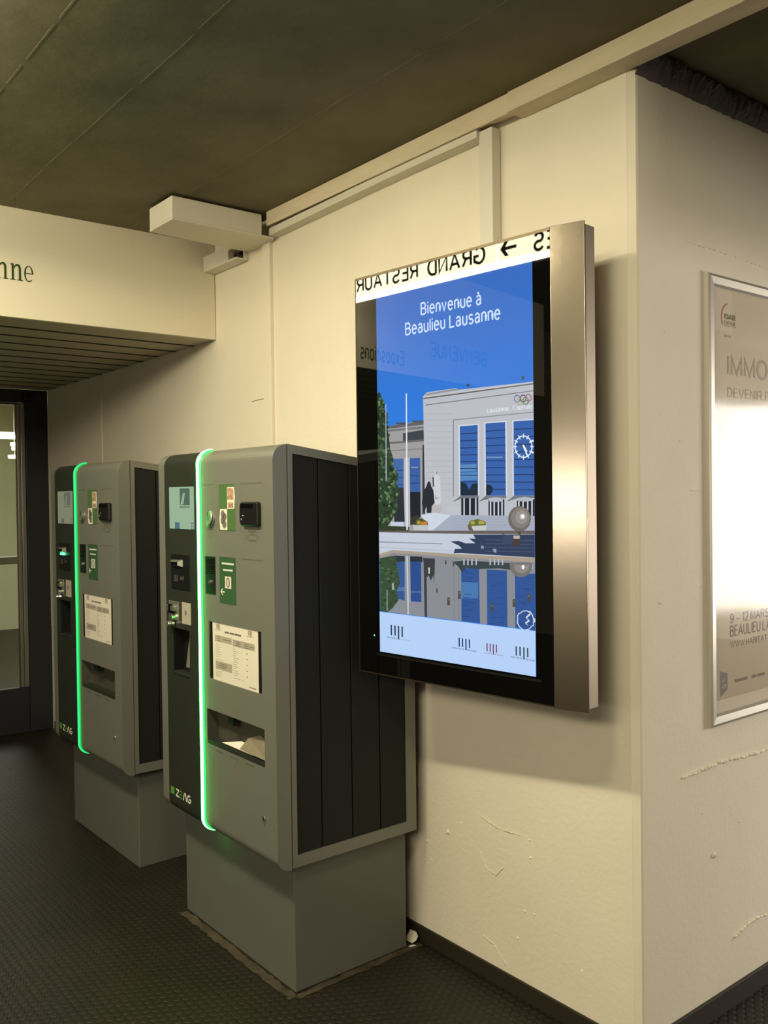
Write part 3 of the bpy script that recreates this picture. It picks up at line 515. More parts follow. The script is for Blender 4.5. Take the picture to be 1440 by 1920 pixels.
[[45,59,39],[[-0.6976,1.5681],[-0.6996,1.5659],[-0.7028,1.566],[-0.7045,1.5682],[-0.7032,1.5708],[-0.6997,1.5711]]],
[[75,99,66],[[-0.6915,1.4778],[-0.6955,1.4721],[-0.7032,1.4743],[-0.705,1.4776],[-0.7014,1.4807],[-0.6948,1.4826]]],
[[45,59,39],[[-0.693,1.5787],[-0.694,1.5775],[-0.697,1.5767],[-0.6985,1.5788],[-0.6977,1.581],[-0.6947,1.5815]]],
[[45,59,39],[[-0.715,1.8394],[-0.7179,1.8354],[-0.724,1.835],[-0.7248,1.8402],[-0.7249,1.8466],[-0.7167,1.8444]]],
[[100,132,88],[[-0.7091,1.4807],[-0.715,1.4745],[-0.7215,1.4762],[-0.7224,1.4806],[-0.7217,1.4855],[-0.7149,1.487]]],
[[100,132,88],[[-0.7001,1.8056],[-0.7028,1.8025],[-0.7076,1.8032],[-0.7086,1.8063],[-0.7064,1.8085],[-0.7038,1.8085]]],
[[55,72,48],[[-0.7063,1.7674],[-0.707,1.7648],[-0.7114,1.7642],[-0.7121,1.7678],[-0.7111,1.7706],[-0.7066,1.7692]]],
[[55,72,48],[[-0.7132,1.5684],[-0.7159,1.5658],[-0.7188,1.5663],[-0.7216,1.5685],[-0.7183,1.5709],[-0.7162,1.5709]]],
[[100,132,88],[[-0.665,1.5046],[-0.6728,1.5007],[-0.6785,1.4978],[-0.6817,1.5045],[-0.6779,1.5108],[-0.6723,1.5113]]],
[[75,99,66],[[-0.6901,1.6029],[-0.6924,1.5986],[-0.7003,1.596],[-0.7071,1.6033],[-0.7028,1.6108],[-0.6934,1.6095]]],
[[35,46,30],[[-0.674,1.6351],[-0.6779,1.6322],[-0.6829,1.6304],[-0.6885,1.6355],[-0.6824,1.641],[-0.6787,1.64]]],
[[45,59,39],[[-0.6615,1.5608],[-0.6621,1.5568],[-0.6659,1.558],[-0.6688,1.5608],[-0.6656,1.5637],[-0.6617,1.564]]],
[[75,99,66],[[-0.7141,1.6576],[-0.7202,1.6515],[-0.7278,1.6506],[-0.734,1.6583],[-0.726,1.6643],[-0.72,1.6651]]],
[[100,132,88],[[-0.7114,1.8379],[-0.714,1.8334],[-0.7218,1.8353],[-0.7225,1.8388],[-0.7211,1.8417],[-0.7156,1.8428]]],
[[100,132,88],[[-0.6526,1.5594],[-0.6554,1.5544],[-0.6647,1.5525],[-0.6658,1.5595],[-0.6629,1.5628],[-0.6558,1.5626]]],
[[35,46,30],[[-0.7303,1.677],[-0.7343,1.6733],[-0.7393,1.6733],[-0.7424,1.6775],[-0.7385,1.6809],[-0.7341,1.6803]]],
[[35,46,30],[[-0.7041,1.8007],[-0.7105,1.7973],[-0.7173,1.7974],[-0.7253,1.8022],[-0.7199,1.8076],[-0.7112,1.8055]]],
[[75,99,66],[[-0.7269,1.8217],[-0.7282,1.8192],[-0.7325,1.8197],[-0.7331,1.8222],[-0.7312,1.8259],[-0.7276,1.8254]]],
[[75,99,66],[[-0.7269,1.5972],[-0.7333,1.5938],[-0.74,1.5938],[-0.7414,1.5975],[-0.7402,1.6037],[-0.7343,1.6011]]],
[[35,46,30],[[-0.7062,1.4935],[-0.7095,1.4893],[-0.7162,1.4897],[-0.7173,1.4934],[-0.7158,1.4983],[-0.7101,1.4973]]],
[[75,99,66],[[-0.71,1.8222],[-0.7138,1.8185],[-0.7194,1.8194],[-0.7245,1.8233],[-0.7208,1.8275],[-0.7131,1.8264]]],
[[35,46,30],[[-0.7024,1.5875],[-0.7044,1.5846],[-0.7083,1.5852],[-0.7083,1.5876],[-0.7077,1.5907],[-0.7051,1.5904]]],
[[45,59,39],[[-0.6841,1.6278],[-0.688,1.6239],[-0.6949,1.6229],[-0.6957,1.6281],[-0.6948,1.6334],[-0.6878,1.6329]]],
[[55,72,48],[[-0.7228,1.5627],[-0.7268,1.5584],[-0.7303,1.5606],[-0.7343,1.5628],[-0.7312,1.5671],[-0.7264,1.5663]]],
[[35,46,30],[[-0.6781,1.5275],[-0.678,1.5203],[-0.6861,1.524],[-0.6884,1.5275],[-0.6848,1.5352],[-0.6786,1.5316]]],
[[35,46,30],[[-0.7172,1.7994],[-0.7174,1.7953],[-0.7233,1.7959],[-0.7256,1.8],[-0.7232,1.803],[-0.7185,1.8034]]],
[[75,99,66],[[-0.6963,1.4938],[-0.7002,1.4902],[-0.7039,1.49],[-0.7053,1.4938],[-0.7046,1.4977],[-0.7005,1.4957]]],
[[45,59,39],[[-0.7129,1.8429],[-0.7152,1.8391],[-0.72,1.84],[-0.7246,1.8439],[-0.7215,1.8484],[-0.7143,1.8478]]],
[[35,46,30],[[-0.6822,1.6406],[-0.6839,1.6372],[-0.6891,1.6371],[-0.6911,1.6409],[-0.6894,1.6461],[-0.6842,1.6437]]],
[[35,46,30],[[-0.7322,1.7969],[-0.7334,1.7902],[-0.7428,1.7934],[-0.7433,1.7976],[-0.7419,1.8041],[-0.7343,1.8034]]],
[[55,72,48],[[-0.7214,1.6437],[-0.7227,1.6403],[-0.7283,1.6393],[-0.73,1.6439],[-0.7262,1.6474],[-0.7223,1.6484]]],
[[35,46,30],[[-0.7083,1.6665],[-0.7092,1.6644],[-0.7138,1.6638],[-0.7135,1.6667],[-0.7129,1.6697],[-0.7095,1.6697]]],
[[35,46,30],[[-0.6637,1.5123],[-0.6666,1.51],[-0.6692,1.5096],[-0.6721,1.5123],[-0.6697,1.5155],[-0.666,1.5146]]],
[[45,59,39],[[-0.7152,1.671],[-0.7187,1.6693],[-0.7223,1.6693],[-0.7248,1.6714],[-0.7218,1.6742],[-0.7178,1.6744]]],
[[75,99,66],[[-0.6972,1.4845],[-0.7035,1.4784],[-0.7102,1.4799],[-0.7118,1.4844],[-0.7096,1.4888],[-0.7029,1.4905]]],
[[45,59,39],[[-0.731,1.8219],[-0.7308,1.8172],[-0.7385,1.8169],[-0.7405,1.8226],[-0.7378,1.8279],[-0.7314,1.8271]]],
[[35,46,30],[[-0.7147,1.5807],[-0.718,1.5764],[-0.723,1.5759],[-0.7268,1.5809],[-0.723,1.5839],[-0.7172,1.5839]]],
[[100,132,88],[[-0.7309,1.7744],[-0.7361,1.7701],[-0.7409,1.7725],[-0.7448,1.7753],[-0.7413,1.778],[-0.7361,1.7798]]],
[[55,72,48],[[-0.7203,1.831],[-0.7217,1.8277],[-0.7257,1.8287],[-0.7299,1.8317],[-0.7259,1.8342],[-0.7213,1.8333]]],
[[55,72,48],[[-0.7039,1.7776],[-0.7077,1.774],[-0.7131,1.7758],[-0.713,1.7782],[-0.7131,1.7829],[-0.7064,1.7814]]],
[[100,132,88],[[-0.6979,1.4859],[-0.6992,1.4833],[-0.7021,1.4837],[-0.704,1.4859],[-0.7026,1.4883],[-0.6988,1.4883]]],
[[55,72,48],[[-0.7016,1.7996],[-0.7024,1.7979],[-0.7058,1.7971],[-0.7072,1.8],[-0.7061,1.8015],[-0.7035,1.8016]]],
[[75,99,66],[[-0.7036,1.7521],[-0.7048,1.7499],[-0.7078,1.7506],[-0.7088,1.7524],[-0.7076,1.7545],[-0.704,1.754]]],
[[45,59,39],[[-0.7173,1.6791],[-0.7195,1.675],[-0.7241,1.675],[-0.7247,1.6794],[-0.7231,1.6817],[-0.7196,1.683]]],
[[100,132,88],[[-0.7093,1.8427],[-0.7119,1.8392],[-0.7153,1.8396],[-0.7184,1.8434],[-0.7168,1.848],[-0.7107,1.846]]],
[[100,132,88],[[-0.7063,1.6273],[-0.7082,1.6249],[-0.7113,1.6245],[-0.7133,1.6275],[-0.7111,1.6296],[-0.7072,1.6304]]],
[[35,46,30],[[-0.7268,1.6623],[-0.7294,1.6566],[-0.734,1.6598],[-0.7384,1.6627],[-0.7355,1.667],[-0.7279,1.6651]]],
[[45,59,39],[[-0.7219,1.8381],[-0.7249,1.8344],[-0.7295,1.8353],[-0.7311,1.8388],[-0.7284,1.8409],[-0.7237,1.8405]]],
[[55,72,48],[[-0.7053,1.7826],[-0.7071,1.7811],[-0.7094,1.7813],[-0.7108,1.7829],[-0.7095,1.7845],[-0.7075,1.784]]],
[[45,59,39],[[-0.7281,1.4928],[-0.7323,1.4887],[-0.7393,1.4896],[-0.7449,1.4926],[-0.7394,1.4967],[-0.7321,1.4963]]],
[[35,46,30],[[-0.6819,1.5562],[-0.6833,1.5535],[-0.6868,1.5536],[-0.6886,1.5563],[-0.6861,1.5598],[-0.6831,1.5594]]],
[[75,99,66],[[-0.6862,1.7395],[-0.6919,1.7333],[-0.6988,1.7346],[-0.7006,1.7403],[-0.6986,1.7432],[-0.6915,1.745]]],
[[100,132,88],[[-0.7185,1.7094],[-0.7227,1.7068],[-0.7286,1.7054],[-0.7303,1.71],[-0.7283,1.7138],[-0.7238,1.7152]]],
[[35,46,30],[[-0.7029,1.8009],[-0.7036,1.7983],[-0.7074,1.7993],[-0.7094,1.8014],[-0.7066,1.8041],[-0.7031,1.804]]],
[[75,99,66],[[-0.7211,1.6482],[-0.7233,1.6462],[-0.7275,1.6468],[-0.7279,1.6484],[-0.7266,1.6498],[-0.723,1.6514]]],
[[45,59,39],[[-0.705,1.5475],[-0.7087,1.5452],[-0.7116,1.5439],[-0.7135,1.5476],[-0.713,1.5496],[-0.7076,1.5495]]],
[[75,99,66],[[-0.7124,1.6889],[-0.7126,1.6854],[-0.7193,1.6853],[-0.7204,1.6892],[-0.7204,1.6934],[-0.7143,1.6935]]],
[[75,99,66],[[-0.7041,1.6551],[-0.7049,1.6526],[-0.7087,1.653],[-0.7099,1.6553],[-0.7088,1.6583],[-0.7057,1.6583]]],
[[75,99,66],[[-0.6621,1.5848],[-0.6655,1.5792],[-0.6717,1.5784],[-0.6732,1.5849],[-0.6727,1.5902],[-0.6657,1.5889]]],
[[75,99,66],[[-0.676,1.6222],[-0.6812,1.618],[-0.6892,1.616],[-0.693,1.6226],[-0.6898,1.6286],[-0.6803,1.6262]]],
[[55,72,48],[[-0.7022,1.6894],[-0.7021,1.6866],[-0.7057,1.6868],[-0.7075,1.6896],[-0.7056,1.6918],[-0.7027,1.692]]],
[[45,59,39],[[-0.6905,1.4887],[-0.6926,1.4872],[-0.6964,1.4868],[-0.6969,1.4886],[-0.6955,1.4912],[-0.6925,1.4907]]],
[[100,132,88],[[-0.6889,1.5524],[-0.6903,1.5476],[-0.696,1.549],[-0.7013,1.5525],[-0.6981,1.5561],[-0.6911,1.5562]]],
[[45,59,39],[[-0.6983,1.6601],[-0.7012,1.6573],[-0.7038,1.6586],[-0.7069,1.6604],[-0.7048,1.6638],[-0.7005,1.6624]]],
[[75,99,66],[[-0.664,1.5977],[-0.6687,1.592],[-0.6757,1.5939],[-0.678,1.5979],[-0.6765,1.6048],[-0.67,1.6036]]],
[[35,46,30],[[-0.7346,1.762],[-0.7367,1.7587],[-0.7423,1.7574],[-0.7433,1.7625],[-0.7415,1.7676],[-0.7361,1.765]]],
[[75,99,66],[[-0.7318,1.4827],[-0.7332,1.4769],[-0.7394,1.4775],[-0.742,1.4826],[-0.7405,1.4882],[-0.7338,1.487]]],
[[35,46,30],[[-0.6611,1.5837],[-0.6627,1.5817],[-0.6658,1.5814],[-0.667,1.5838],[-0.6662,1.5865],[-0.6633,1.5851]]],
[[35,46,30],[[-0.732,1.556],[-0.7343,1.5519],[-0.7414,1.55],[-0.7449,1.5562],[-0.7415,1.5594],[-0.734,1.5606]]],
[[100,132,88],[[-0.7254,1.8556],[-0.7251,1.8531],[-0.7299,1.8533],[-0.735,1.8564],[-0.7301,1.8591],[-0.7259,1.8589]]],
[[55,72,48],[[-0.7024,1.7575],[-0.7063,1.7522],[-0.7157,1.7511],[-0.7217,1.7587],[-0.7139,1.7643],[-0.7075,1.7618]]],
[[75,99,66],[[-0.7315,1.7697],[-0.7333,1.764],[-0.7416,1.7666],[-0.7409,1.7703],[-0.741,1.7744],[-0.7336,1.7751]]],
[[100,132,88],[[-0.685,1.6085],[-0.6864,1.6059],[-0.6897,1.6073],[-0.6905,1.6087],[-0.689,1.6107],[-0.6868,1.6111]]],
[[35,46,30],[[-0.7348,1.7486],[-0.7362,1.7457],[-0.7404,1.7456],[-0.7433,1.7491],[-0.7402,1.7527],[-0.7365,1.752]]],
[[45,59,39],[[-0.7276,1.4692],[-0.7312,1.466],[-0.7392,1.4629],[-0.7393,1.4691],[-0.7385,1.4722],[-0.7312,1.4751]]],
[[55,72,48],[[-0.7051,1.4936],[-0.7073,1.4916],[-0.7116,1.4912],[-0.7135,1.4935],[-0.7124,1.4965],[-0.7083,1.4973]]],
[[75,99,66],[[-0.6936,1.7409],[-0.6961,1.7372],[-0.6999,1.7375],[-0.7038,1.7415],[-0.7002,1.7452],[-0.6953,1.7446]]],
[[100,132,88],[[-0.6758,1.6732],[-0.677,1.6708],[-0.6796,1.6716],[-0.6824,1.6734],[-0.68,1.6752],[-0.6771,1.6746]]],
[[55,72,48],[[-0.6857,1.4937],[-0.6892,1.491],[-0.6948,1.4885],[-0.6981,1.4936],[-0.6949,1.4974],[-0.6881,1.4989]]],
[[35,46,30],[[-0.7075,1.836],[-0.7092,1.8328],[-0.7125,1.8332],[-0.7145,1.8365],[-0.7128,1.8387],[-0.709,1.8394]]],
[[100,132,88],[[-0.6656,1.6272],[-0.6703,1.6243],[-0.675,1.623],[-0.6768,1.6275],[-0.6746,1.6312],[-0.6692,1.6305]]],
[[55,72,48],[[-0.7292,1.5405],[-0.7325,1.5383],[-0.7378,1.5382],[-0.7411,1.5406],[-0.7377,1.5444],[-0.7335,1.5436]]],
[[75,99,66],[[-0.6847,1.6874],[-0.6871,1.6859],[-0.6903,1.6861],[-0.6921,1.6877],[-0.69,1.6896],[-0.6872,1.6893]]],
[[100,132,88],[[-0.6899,1.6997],[-0.6923,1.6965],[-0.6961,1.6966],[-0.6988,1.7001],[-0.6964,1.7033],[-0.6923,1.7026]]],
[[100,132,88],[[-0.7235,1.5528],[-0.7263,1.5495],[-0.7316,1.5504],[-0.7342,1.5529],[-0.7313,1.5579],[-0.7259,1.5558]]],
[[100,132,88],[[-0.6692,1.6522],[-0.6737,1.6474],[-0.6781,1.6494],[-0.6834,1.6527],[-0.6776,1.6552],[-0.6739,1.6575]]],
[[75,99,66],[[-0.6775,1.5627],[-0.6813,1.558],[-0.6858,1.5591],[-0.6893,1.5628],[-0.6856,1.565],[-0.6808,1.5668]]],
[[55,72,48],[[-0.7116,1.7942],[-0.7149,1.7905],[-0.7204,1.7921],[-0.7207,1.7949],[-0.7196,1.7998],[-0.7148,1.7979]]],
[[55,72,48],[[-0.6819,1.5598],[-0.6835,1.5572],[-0.6885,1.5566],[-0.6918,1.5599],[-0.6886,1.5639],[-0.6839,1.562]]],
[[100,132,88],[[-0.7166,1.4725],[-0.7182,1.4692],[-0.7224,1.4702],[-0.725,1.4724],[-0.7217,1.4753],[-0.7186,1.4769]]],
[[45,59,39],[[-0.6655,1.6059],[-0.6713,1.6028],[-0.6776,1.6019],[-0.679,1.6063],[-0.6758,1.6109],[-0.6698,1.6107]]],
[[100,132,88],[[-0.722,1.6706],[-0.7234,1.666],[-0.7271,1.6683],[-0.7316,1.671],[-0.7271,1.6733],[-0.7229,1.6732]]],
[[100,132,88],[[-0.7267,1.8381],[-0.7267,1.8353],[-0.7323,1.8333],[-0.7363,1.8389],[-0.7322,1.8424],[-0.7275,1.8426]]],
[[75,99,66],[[-0.7259,1.7645],[-0.7271,1.7626],[-0.7296,1.7627],[-0.7314,1.7648],[-0.7301,1.7671],[-0.7274,1.7674]]],
[[100,132,88],[[-0.6685,1.5914],[-0.6705,1.5851],[-0.6755,1.587],[-0.678,1.5915],[-0.6748,1.5964],[-0.67,1.5975]]],
[[55,72,48],[[-0.6744,1.667],[-0.678,1.662],[-0.6823,1.6637],[-0.6877,1.6675],[-0.6842,1.6714],[-0.6755,1.6723]]],
[[55,72,48],[[-0.7235,1.8123],[-0.727,1.8085],[-0.734,1.8086],[-0.7343,1.8131],[-0.7347,1.8169],[-0.7279,1.8157]]],
[[100,132,88],[[-0.7132,1.8345],[-0.7142,1.8316],[-0.7172,1.8329],[-0.7195,1.835],[-0.7181,1.8362],[-0.7147,1.8366]]],
[[100,132,88],[[-0.6874,1.5348],[-0.6887,1.5315],[-0.6955,1.531],[-0.6966,1.5348],[-0.6935,1.5382],[-0.6869,1.5382]]],
[[45,59,39],[[-0.7261,1.489],[-0.7297,1.4841],[-0.7343,1.4865],[-0.7386,1.4889],[-0.7337,1.4917],[-0.7289,1.4922]]],
[[35,46,30],[[-0.7257,1.8293],[-0.7269,1.8266],[-0.7308,1.8275],[-0.7345,1.83],[-0.7305,1.8317],[-0.726,1.8323]]],
[[35,46,30],[[-0.7117,1.8093],[-0.7156,1.8069],[-0.7198,1.8053],[-0.7206,1.81],[-0.7198,1.8149],[-0.7154,1.8123]]],
[[75,99,66],[[-0.6655,1.5858],[-0.6707,1.5806],[-0.677,1.5823],[-0.6812,1.5861],[-0.6771,1.5897],[-0.6701,1.5918]]],
[[75,99,66],[[-0.7136,1.6438],[-0.7151,1.6411],[-0.7213,1.638],[-0.7241,1.6442],[-0.7214,1.6472],[-0.7153,1.6466]]],
[[55,72,48],[[-0.711,1.5846],[-0.7157,1.579],[-0.7251,1.5808],[-0.7286,1.5849],[-0.7227,1.5891],[-0.7165,1.59]]],
[[45,59,39],[[-0.6555,1.6028],[-0.6585,1.5987],[-0.6629,1.5994],[-0.6649,1.603],[-0.6623,1.6075],[-0.6569,1.6055]]],
[[35,46,30],[[-0.7246,1.757],[-0.7254,1.754],[-0.7316,1.7544],[-0.7362,1.7577],[-0.7323,1.7637],[-0.725,1.7609]]],
[[75,99,66],[[-0.6765,1.6549],[-0.6806,1.6496],[-0.6863,1.6486],[-0.6876,1.6553],[-0.6877,1.6612],[-0.6792,1.6595]]],
[[35,46,30],[[-0.6932,1.7662],[-0.6944,1.7596],[-0.7025,1.7637],[-0.7048,1.7669],[-0.7028,1.7717],[-0.6958,1.7715]]],
[[100,132,88],[[-0.7182,1.6053],[-0.7217,1.601],[-0.7264,1.6018],[-0.7314,1.6056],[-0.7276,1.6096],[-0.7212,1.6086]]],
[[55,72,48],[[-0.6868,1.6746],[-0.6907,1.6716],[-0.698,1.6704],[-0.7033,1.6753],[-0.6973,1.6804],[-0.6927,1.6781]]],
[[75,99,66],[[-0.7201,1.5491],[-0.7213,1.5438],[-0.7271,1.5447],[-0.7314,1.5491],[-0.7272,1.553],[-0.7219,1.5523]]],
[[35,46,30],[[-0.7203,1.7097],[-0.7233,1.7072],[-0.7264,1.7077],[-0.7279,1.7101],[-0.7261,1.7124],[-0.7232,1.7125]]],
[[35,46,30],[[-0.7057,1.7013],[-0.707,1.6979],[-0.7122,1.6978],[-0.7151,1.7017],[-0.7124,1.7045],[-0.7056,1.706]]],
[[35,46,30],[[-0.7151,1.7713],[-0.7167,1.7667],[-0.7217,1.7693],[-0.7248,1.7719],[-0.7214,1.7763],[-0.7157,1.7739]]],
[[35,46,30],[[-0.6719,1.6049],[-0.6725,1.6023],[-0.6747,1.603],[-0.6764,1.605],[-0.6746,1.6076],[-0.6729,1.6068]]],
[[100,132,88],[[-0.6846,1.5809],[-0.691,1.5764],[-0.6967,1.5771],[-0.7006,1.5812],[-0.6944,1.5862],[-0.6892,1.5839]]],
[[55,72,48],[[-0.6947,1.7291],[-0.6999,1.7259],[-0.7085,1.7265],[-0.7091,1.7299],[-0.7056,1.7331],[-0.6982,1.7369]]],
[[75,99,66],[[-0.7212,1.471],[-0.7239,1.4686],[-0.7268,1.4685],[-0.7293,1.4709],[-0.7268,1.4737],[-0.7242,1.4733]]],
[[75,99,66],[[-0.7253,1.735],[-0.7294,1.7293],[-0.737,1.73],[-0.7407,1.7359],[-0.736,1.7395],[-0.7287,1.7408]]],
[[100,132,88],[[-0.7228,1.8452],[-0.7281,1.8414],[-0.7351,1.8398],[-0.7391,1.8466],[-0.7366,1.8497],[-0.7292,1.8507]]],
[[45,59,39],[[-0.7213,1.6187],[-0.7217,1.6127],[-0.7317,1.6126],[-0.7344,1.619],[-0.7307,1.6243],[-0.7216,1.6261]]],
[[55,72,48],[[-0.6865,1.7409],[-0.6926,1.735],[-0.6989,1.7352],[-0.7035,1.7419],[-0.6982,1.748],[-0.6921,1.7478]]],
[[100,132,88],[[-0.7275,1.5775],[-0.7288,1.5745],[-0.7324,1.5758],[-0.7356,1.5776],[-0.7328,1.5803],[-0.7291,1.581]]],
[[45,59,39],[[-0.7072,1.8349],[-0.7121,1.8304],[-0.7181,1.8321],[-0.7236,1.8362],[-0.7185,1.8409],[-0.7128,1.8391]]],
[[75,99,66],[[-0.7001,1.7272],[-0.7053,1.7235],[-0.7103,1.7242],[-0.7122,1.7279],[-0.71,1.7321],[-0.7048,1.732]]],
[[55,72,48],[[-0.7169,1.8411],[-0.7204,1.8368],[-0.7279,1.8357],[-0.7278,1.842],[-0.7262,1.8467],[-0.7205,1.8471]]],
[[75,99,66],[[-0.7244,1.5388],[-0.7305,1.5338],[-0.7407,1.5353],[-0.7436,1.5389],[-0.7381,1.5451],[-0.7324,1.5436]]],
[[35,46,30],[[-0.6905,1.4912],[-0.6928,1.4864],[-0.6986,1.4861],[-0.7045,1.4911],[-0.6978,1.495],[-0.691,1.495]]],
[[100,132,88],[[-0.6771,1.5899],[-0.6788,1.586],[-0.683,1.587],[-0.6875,1.5901],[-0.6836,1.5928],[-0.6783,1.595]]],
[[75,99,66],[[-0.733,1.742],[-0.7352,1.7382],[-0.7394,1.7393],[-0.7426,1.7425],[-0.7402,1.7454],[-0.735,1.7454]]],
[[75,99,66],[[-0.7227,1.8241],[-0.7223,1.8208],[-0.7312,1.821],[-0.7325,1.8249],[-0.7291,1.8279],[-0.7228,1.83]]],
[[75,99,66],[[-0.6724,1.539],[-0.6755,1.5369],[-0.6776,1.5368],[-0.6805,1.539],[-0.6784,1.5412],[-0.6748,1.5411]]],
[[75,99,66],[[-0.6796,1.5719],[-0.6823,1.5691],[-0.6886,1.5663],[-0.691,1.572],[-0.6906,1.5769],[-0.6834,1.5751]]],
[[35,46,30],[[-0.7004,1.7423],[-0.7034,1.7371],[-0.7089,1.7403],[-0.7129,1.743],[-0.708,1.7464],[-0.7024,1.7453]]],
[[55,72,48],[[-0.6816,1.662],[-0.6843,1.6588],[-0.6914,1.6587],[-0.6924,1.6624],[-0.691,1.6674],[-0.6842,1.6675]]],
[[75,99,66],[[-0.7222,1.7021],[-0.7266,1.699],[-0.731,1.6977],[-0.7347,1.7027],[-0.7298,1.7046],[-0.7258,1.7071]]],
[[55,72,48],[[-0.7112,1.6692],[-0.7157,1.6649],[-0.7202,1.6657],[-0.7211,1.6696],[-0.7204,1.6724],[-0.7142,1.6731]]],
[[35,46,30],[[-0.7094,1.5254],[-0.71,1.5196],[-0.717,1.5206],[-0.7236,1.5254],[-0.7179,1.5325],[-0.7096,1.5307]]],
[[45,59,39],[[-0.7201,1.7608],[-0.7247,1.7555],[-0.7304,1.756],[-0.7366,1.7618],[-0.7313,1.7671],[-0.7249,1.7666]]],
[[100,132,88],[[-0.6631,1.6343],[-0.6643,1.6316],[-0.6694,1.6301],[-0.6709,1.6345],[-0.6693,1.6386],[-0.6644,1.6373]]],
[[35,46,30],[[-0.7065,1.6223],[-0.7094,1.6171],[-0.7158,1.6195],[-0.7192,1.6226],[-0.7161,1.6268],[-0.7094,1.6255]]],
[[35,46,30],[[-0.6936,1.589],[-0.6942,1.5865],[-0.6977,1.5853],[-0.7016,1.5891],[-0.6984,1.5909],[-0.694,1.5913]]],
[[100,132,88],[[-0.6974,1.56],[-0.6997,1.5535],[-0.7059,1.5567],[-0.7068,1.5601],[-0.7048,1.5657],[-0.6994,1.5665]]],
[[45,59,39],[[-0.6924,1.7811],[-0.6977,1.776],[-0.7047,1.7779],[-0.7066,1.7821],[-0.7042,1.7877],[-0.6958,1.7844]]],
[[100,132,88],[[-0.7178,1.6934],[-0.7193,1.6917],[-0.7219,1.6923],[-0.7236,1.6937],[-0.7214,1.6956],[-0.7184,1.6958]]],
[[55,72,48],[[-0.6906,1.4929],[-0.6917,1.4891],[-0.6965,1.4887],[-0.7002,1.4928],[-0.6962,1.4955],[-0.6916,1.4975]]],
[[45,59,39],[[-0.7168,1.8443],[-0.718,1.8418],[-0.7238,1.8396],[-0.7282,1.8453],[-0.7241,1.8496],[-0.7198,1.8483]]],
[[55,72,48],[[-0.719,1.8015],[-0.7207,1.7974],[-0.7255,1.7973],[-0.7308,1.8023],[-0.7272,1.8044],[-0.7203,1.8046]]],
[[75,99,66],[[-0.6588,1.5245],[-0.6601,1.5208],[-0.6679,1.5191],[-0.6696,1.5245],[-0.6678,1.5305],[-0.659,1.5284]]],
[[176,186,196],[[-0.7046,1.838],[-0.7013,1.8378],[-0.7033,1.6005],[-0.7076,1.6006]]],
[[222,228,236],[[-0.6171,1.8621],[-0.6125,1.8617],[-0.6147,1.4502],[-0.6214,1.4501]]],
[[192,194,194],[[-0.5935,1.4667],[-0.5293,1.4686],[-0.533,1.4505],[-0.5903,1.4495]]],
[[74,88,52],[[-0.5885,1.4653],[-0.5782,1.4826],[-0.5571,1.4865],[-0.5341,1.4758],[-0.5308,1.4668]]],
[[206,128,48],[[-0.5633,1.4755],[-0.5375,1.4769],[-0.5342,1.4682],[-0.5609,1.4671]]],
[[180,150,60],[[-0.5772,1.4772],[-0.5647,1.4791],[-0.5634,1.4693],[-0.5764,1.4684]]],
[[96,108,56],[[-0.38,1.4654],[-0.3695,1.4811],[-0.3418,1.4858],[-0.3156,1.4789],[-0.3132,1.469],[-0.3665,1.4655]]],
[[170,160,60],[[-0.3686,1.4793],[-0.3552,1.4809],[-0.3531,1.4709],[-0.3678,1.4697]]],
[[178,166,70],[[-0.3397,1.4814],[-0.32,1.4792],[-0.3179,1.4724],[-0.3398,1.4714]]],
[[198,200,200],[[-0.3742,1.4654],[-0.3123,1.4687],[-0.3151,1.4544],[-0.369,1.4524]]],
[[100,94,86],[[-0.38,1.4654],[-0.3665,1.4655],[-0.3591,1.4526],[-0.3757,1.4533]]],
[[104,96,92],[[-0.7401,1.4454],[-0.1377,1.4569],[-0.1378,1.4466],[-0.3601,1.4426],[-0.7402,1.44]]],
[[196,204,218],[[-0.7402,1.4408],[-0.3601,1.4433],[-0.1378,1.4472],[-0.1385,1.3828],[-0.3879,1.3832],[-0.682,1.3855],[-0.7403,1.372]]],
[[132,138,156],[[-0.7396,1.4125],[-0.4757,1.4131],[-0.4757,1.411],[-0.7397,1.4095]]],
[[178,186,202],[[-0.7399,1.395],[-0.3969,1.3934],[-0.3969,1.3913],[-0.74,1.3927]]],
[[52,64,92],[[-0.3602,1.4419],[-0.1378,1.4466],[-0.1385,1.3851],[-0.4061,1.3878],[-0.4338,1.3861],[-0.428,1.3993],[-0.4013,1.4002],[-0.4127,1.4086],[-0.4444,1.42],[-0.4148,1.4225],[-0.3875,1.4163],[-0.3516,1.4173],[-0.376,1.4305],[-0.3514,1.4304]]],
[[70,84,116],[[-0.3163,1.4292],[-0.138,1.4317],[-0.138,1.4297],[-0.3163,1.4271]]],
[[70,84,116],[[-0.3164,1.4183],[-0.1381,1.4213],[-0.1381,1.4194],[-0.3165,1.4162]]],
[[70,84,116],[[-0.3166,1.4081],[-0.1382,1.4116],[-0.1382,1.4097],[-0.3166,1.406]]],
[[70,84,116],[[-0.3167,1.3971],[-0.1383,1.4013],[-0.1383,1.3993],[-0.3168,1.3951]]],
[[150,160,180],[[-0.2907,1.4034],[-0.2779,1.4039],[-0.2781,1.3931],[-0.2866,1.3948]]],
[[140,150,172],[[-0.3318,1.4117],[-0.3209,1.4106],[-0.3232,1.4017],[-0.3319,1.4035]]],
[[190,176,170],[[-0.2189,1.4422],[-0.1977,1.4427],[-0.1978,1.4341],[-0.219,1.4336]]],
[[76,62,56],[[-0.2223,1.4335],[-0.1978,1.4341],[-0.198,1.415],[-0.2225,1.4143]]],
[[62,72,98],[[-0.2563,1.4451],[-0.2189,1.4425],[-0.2225,1.4143],[-0.2566,1.42]]],
[[84,76,70],[[-0.208,1.4612],[-0.1918,1.4615],[-0.1944,1.4457],[-0.2017,1.4432]]],
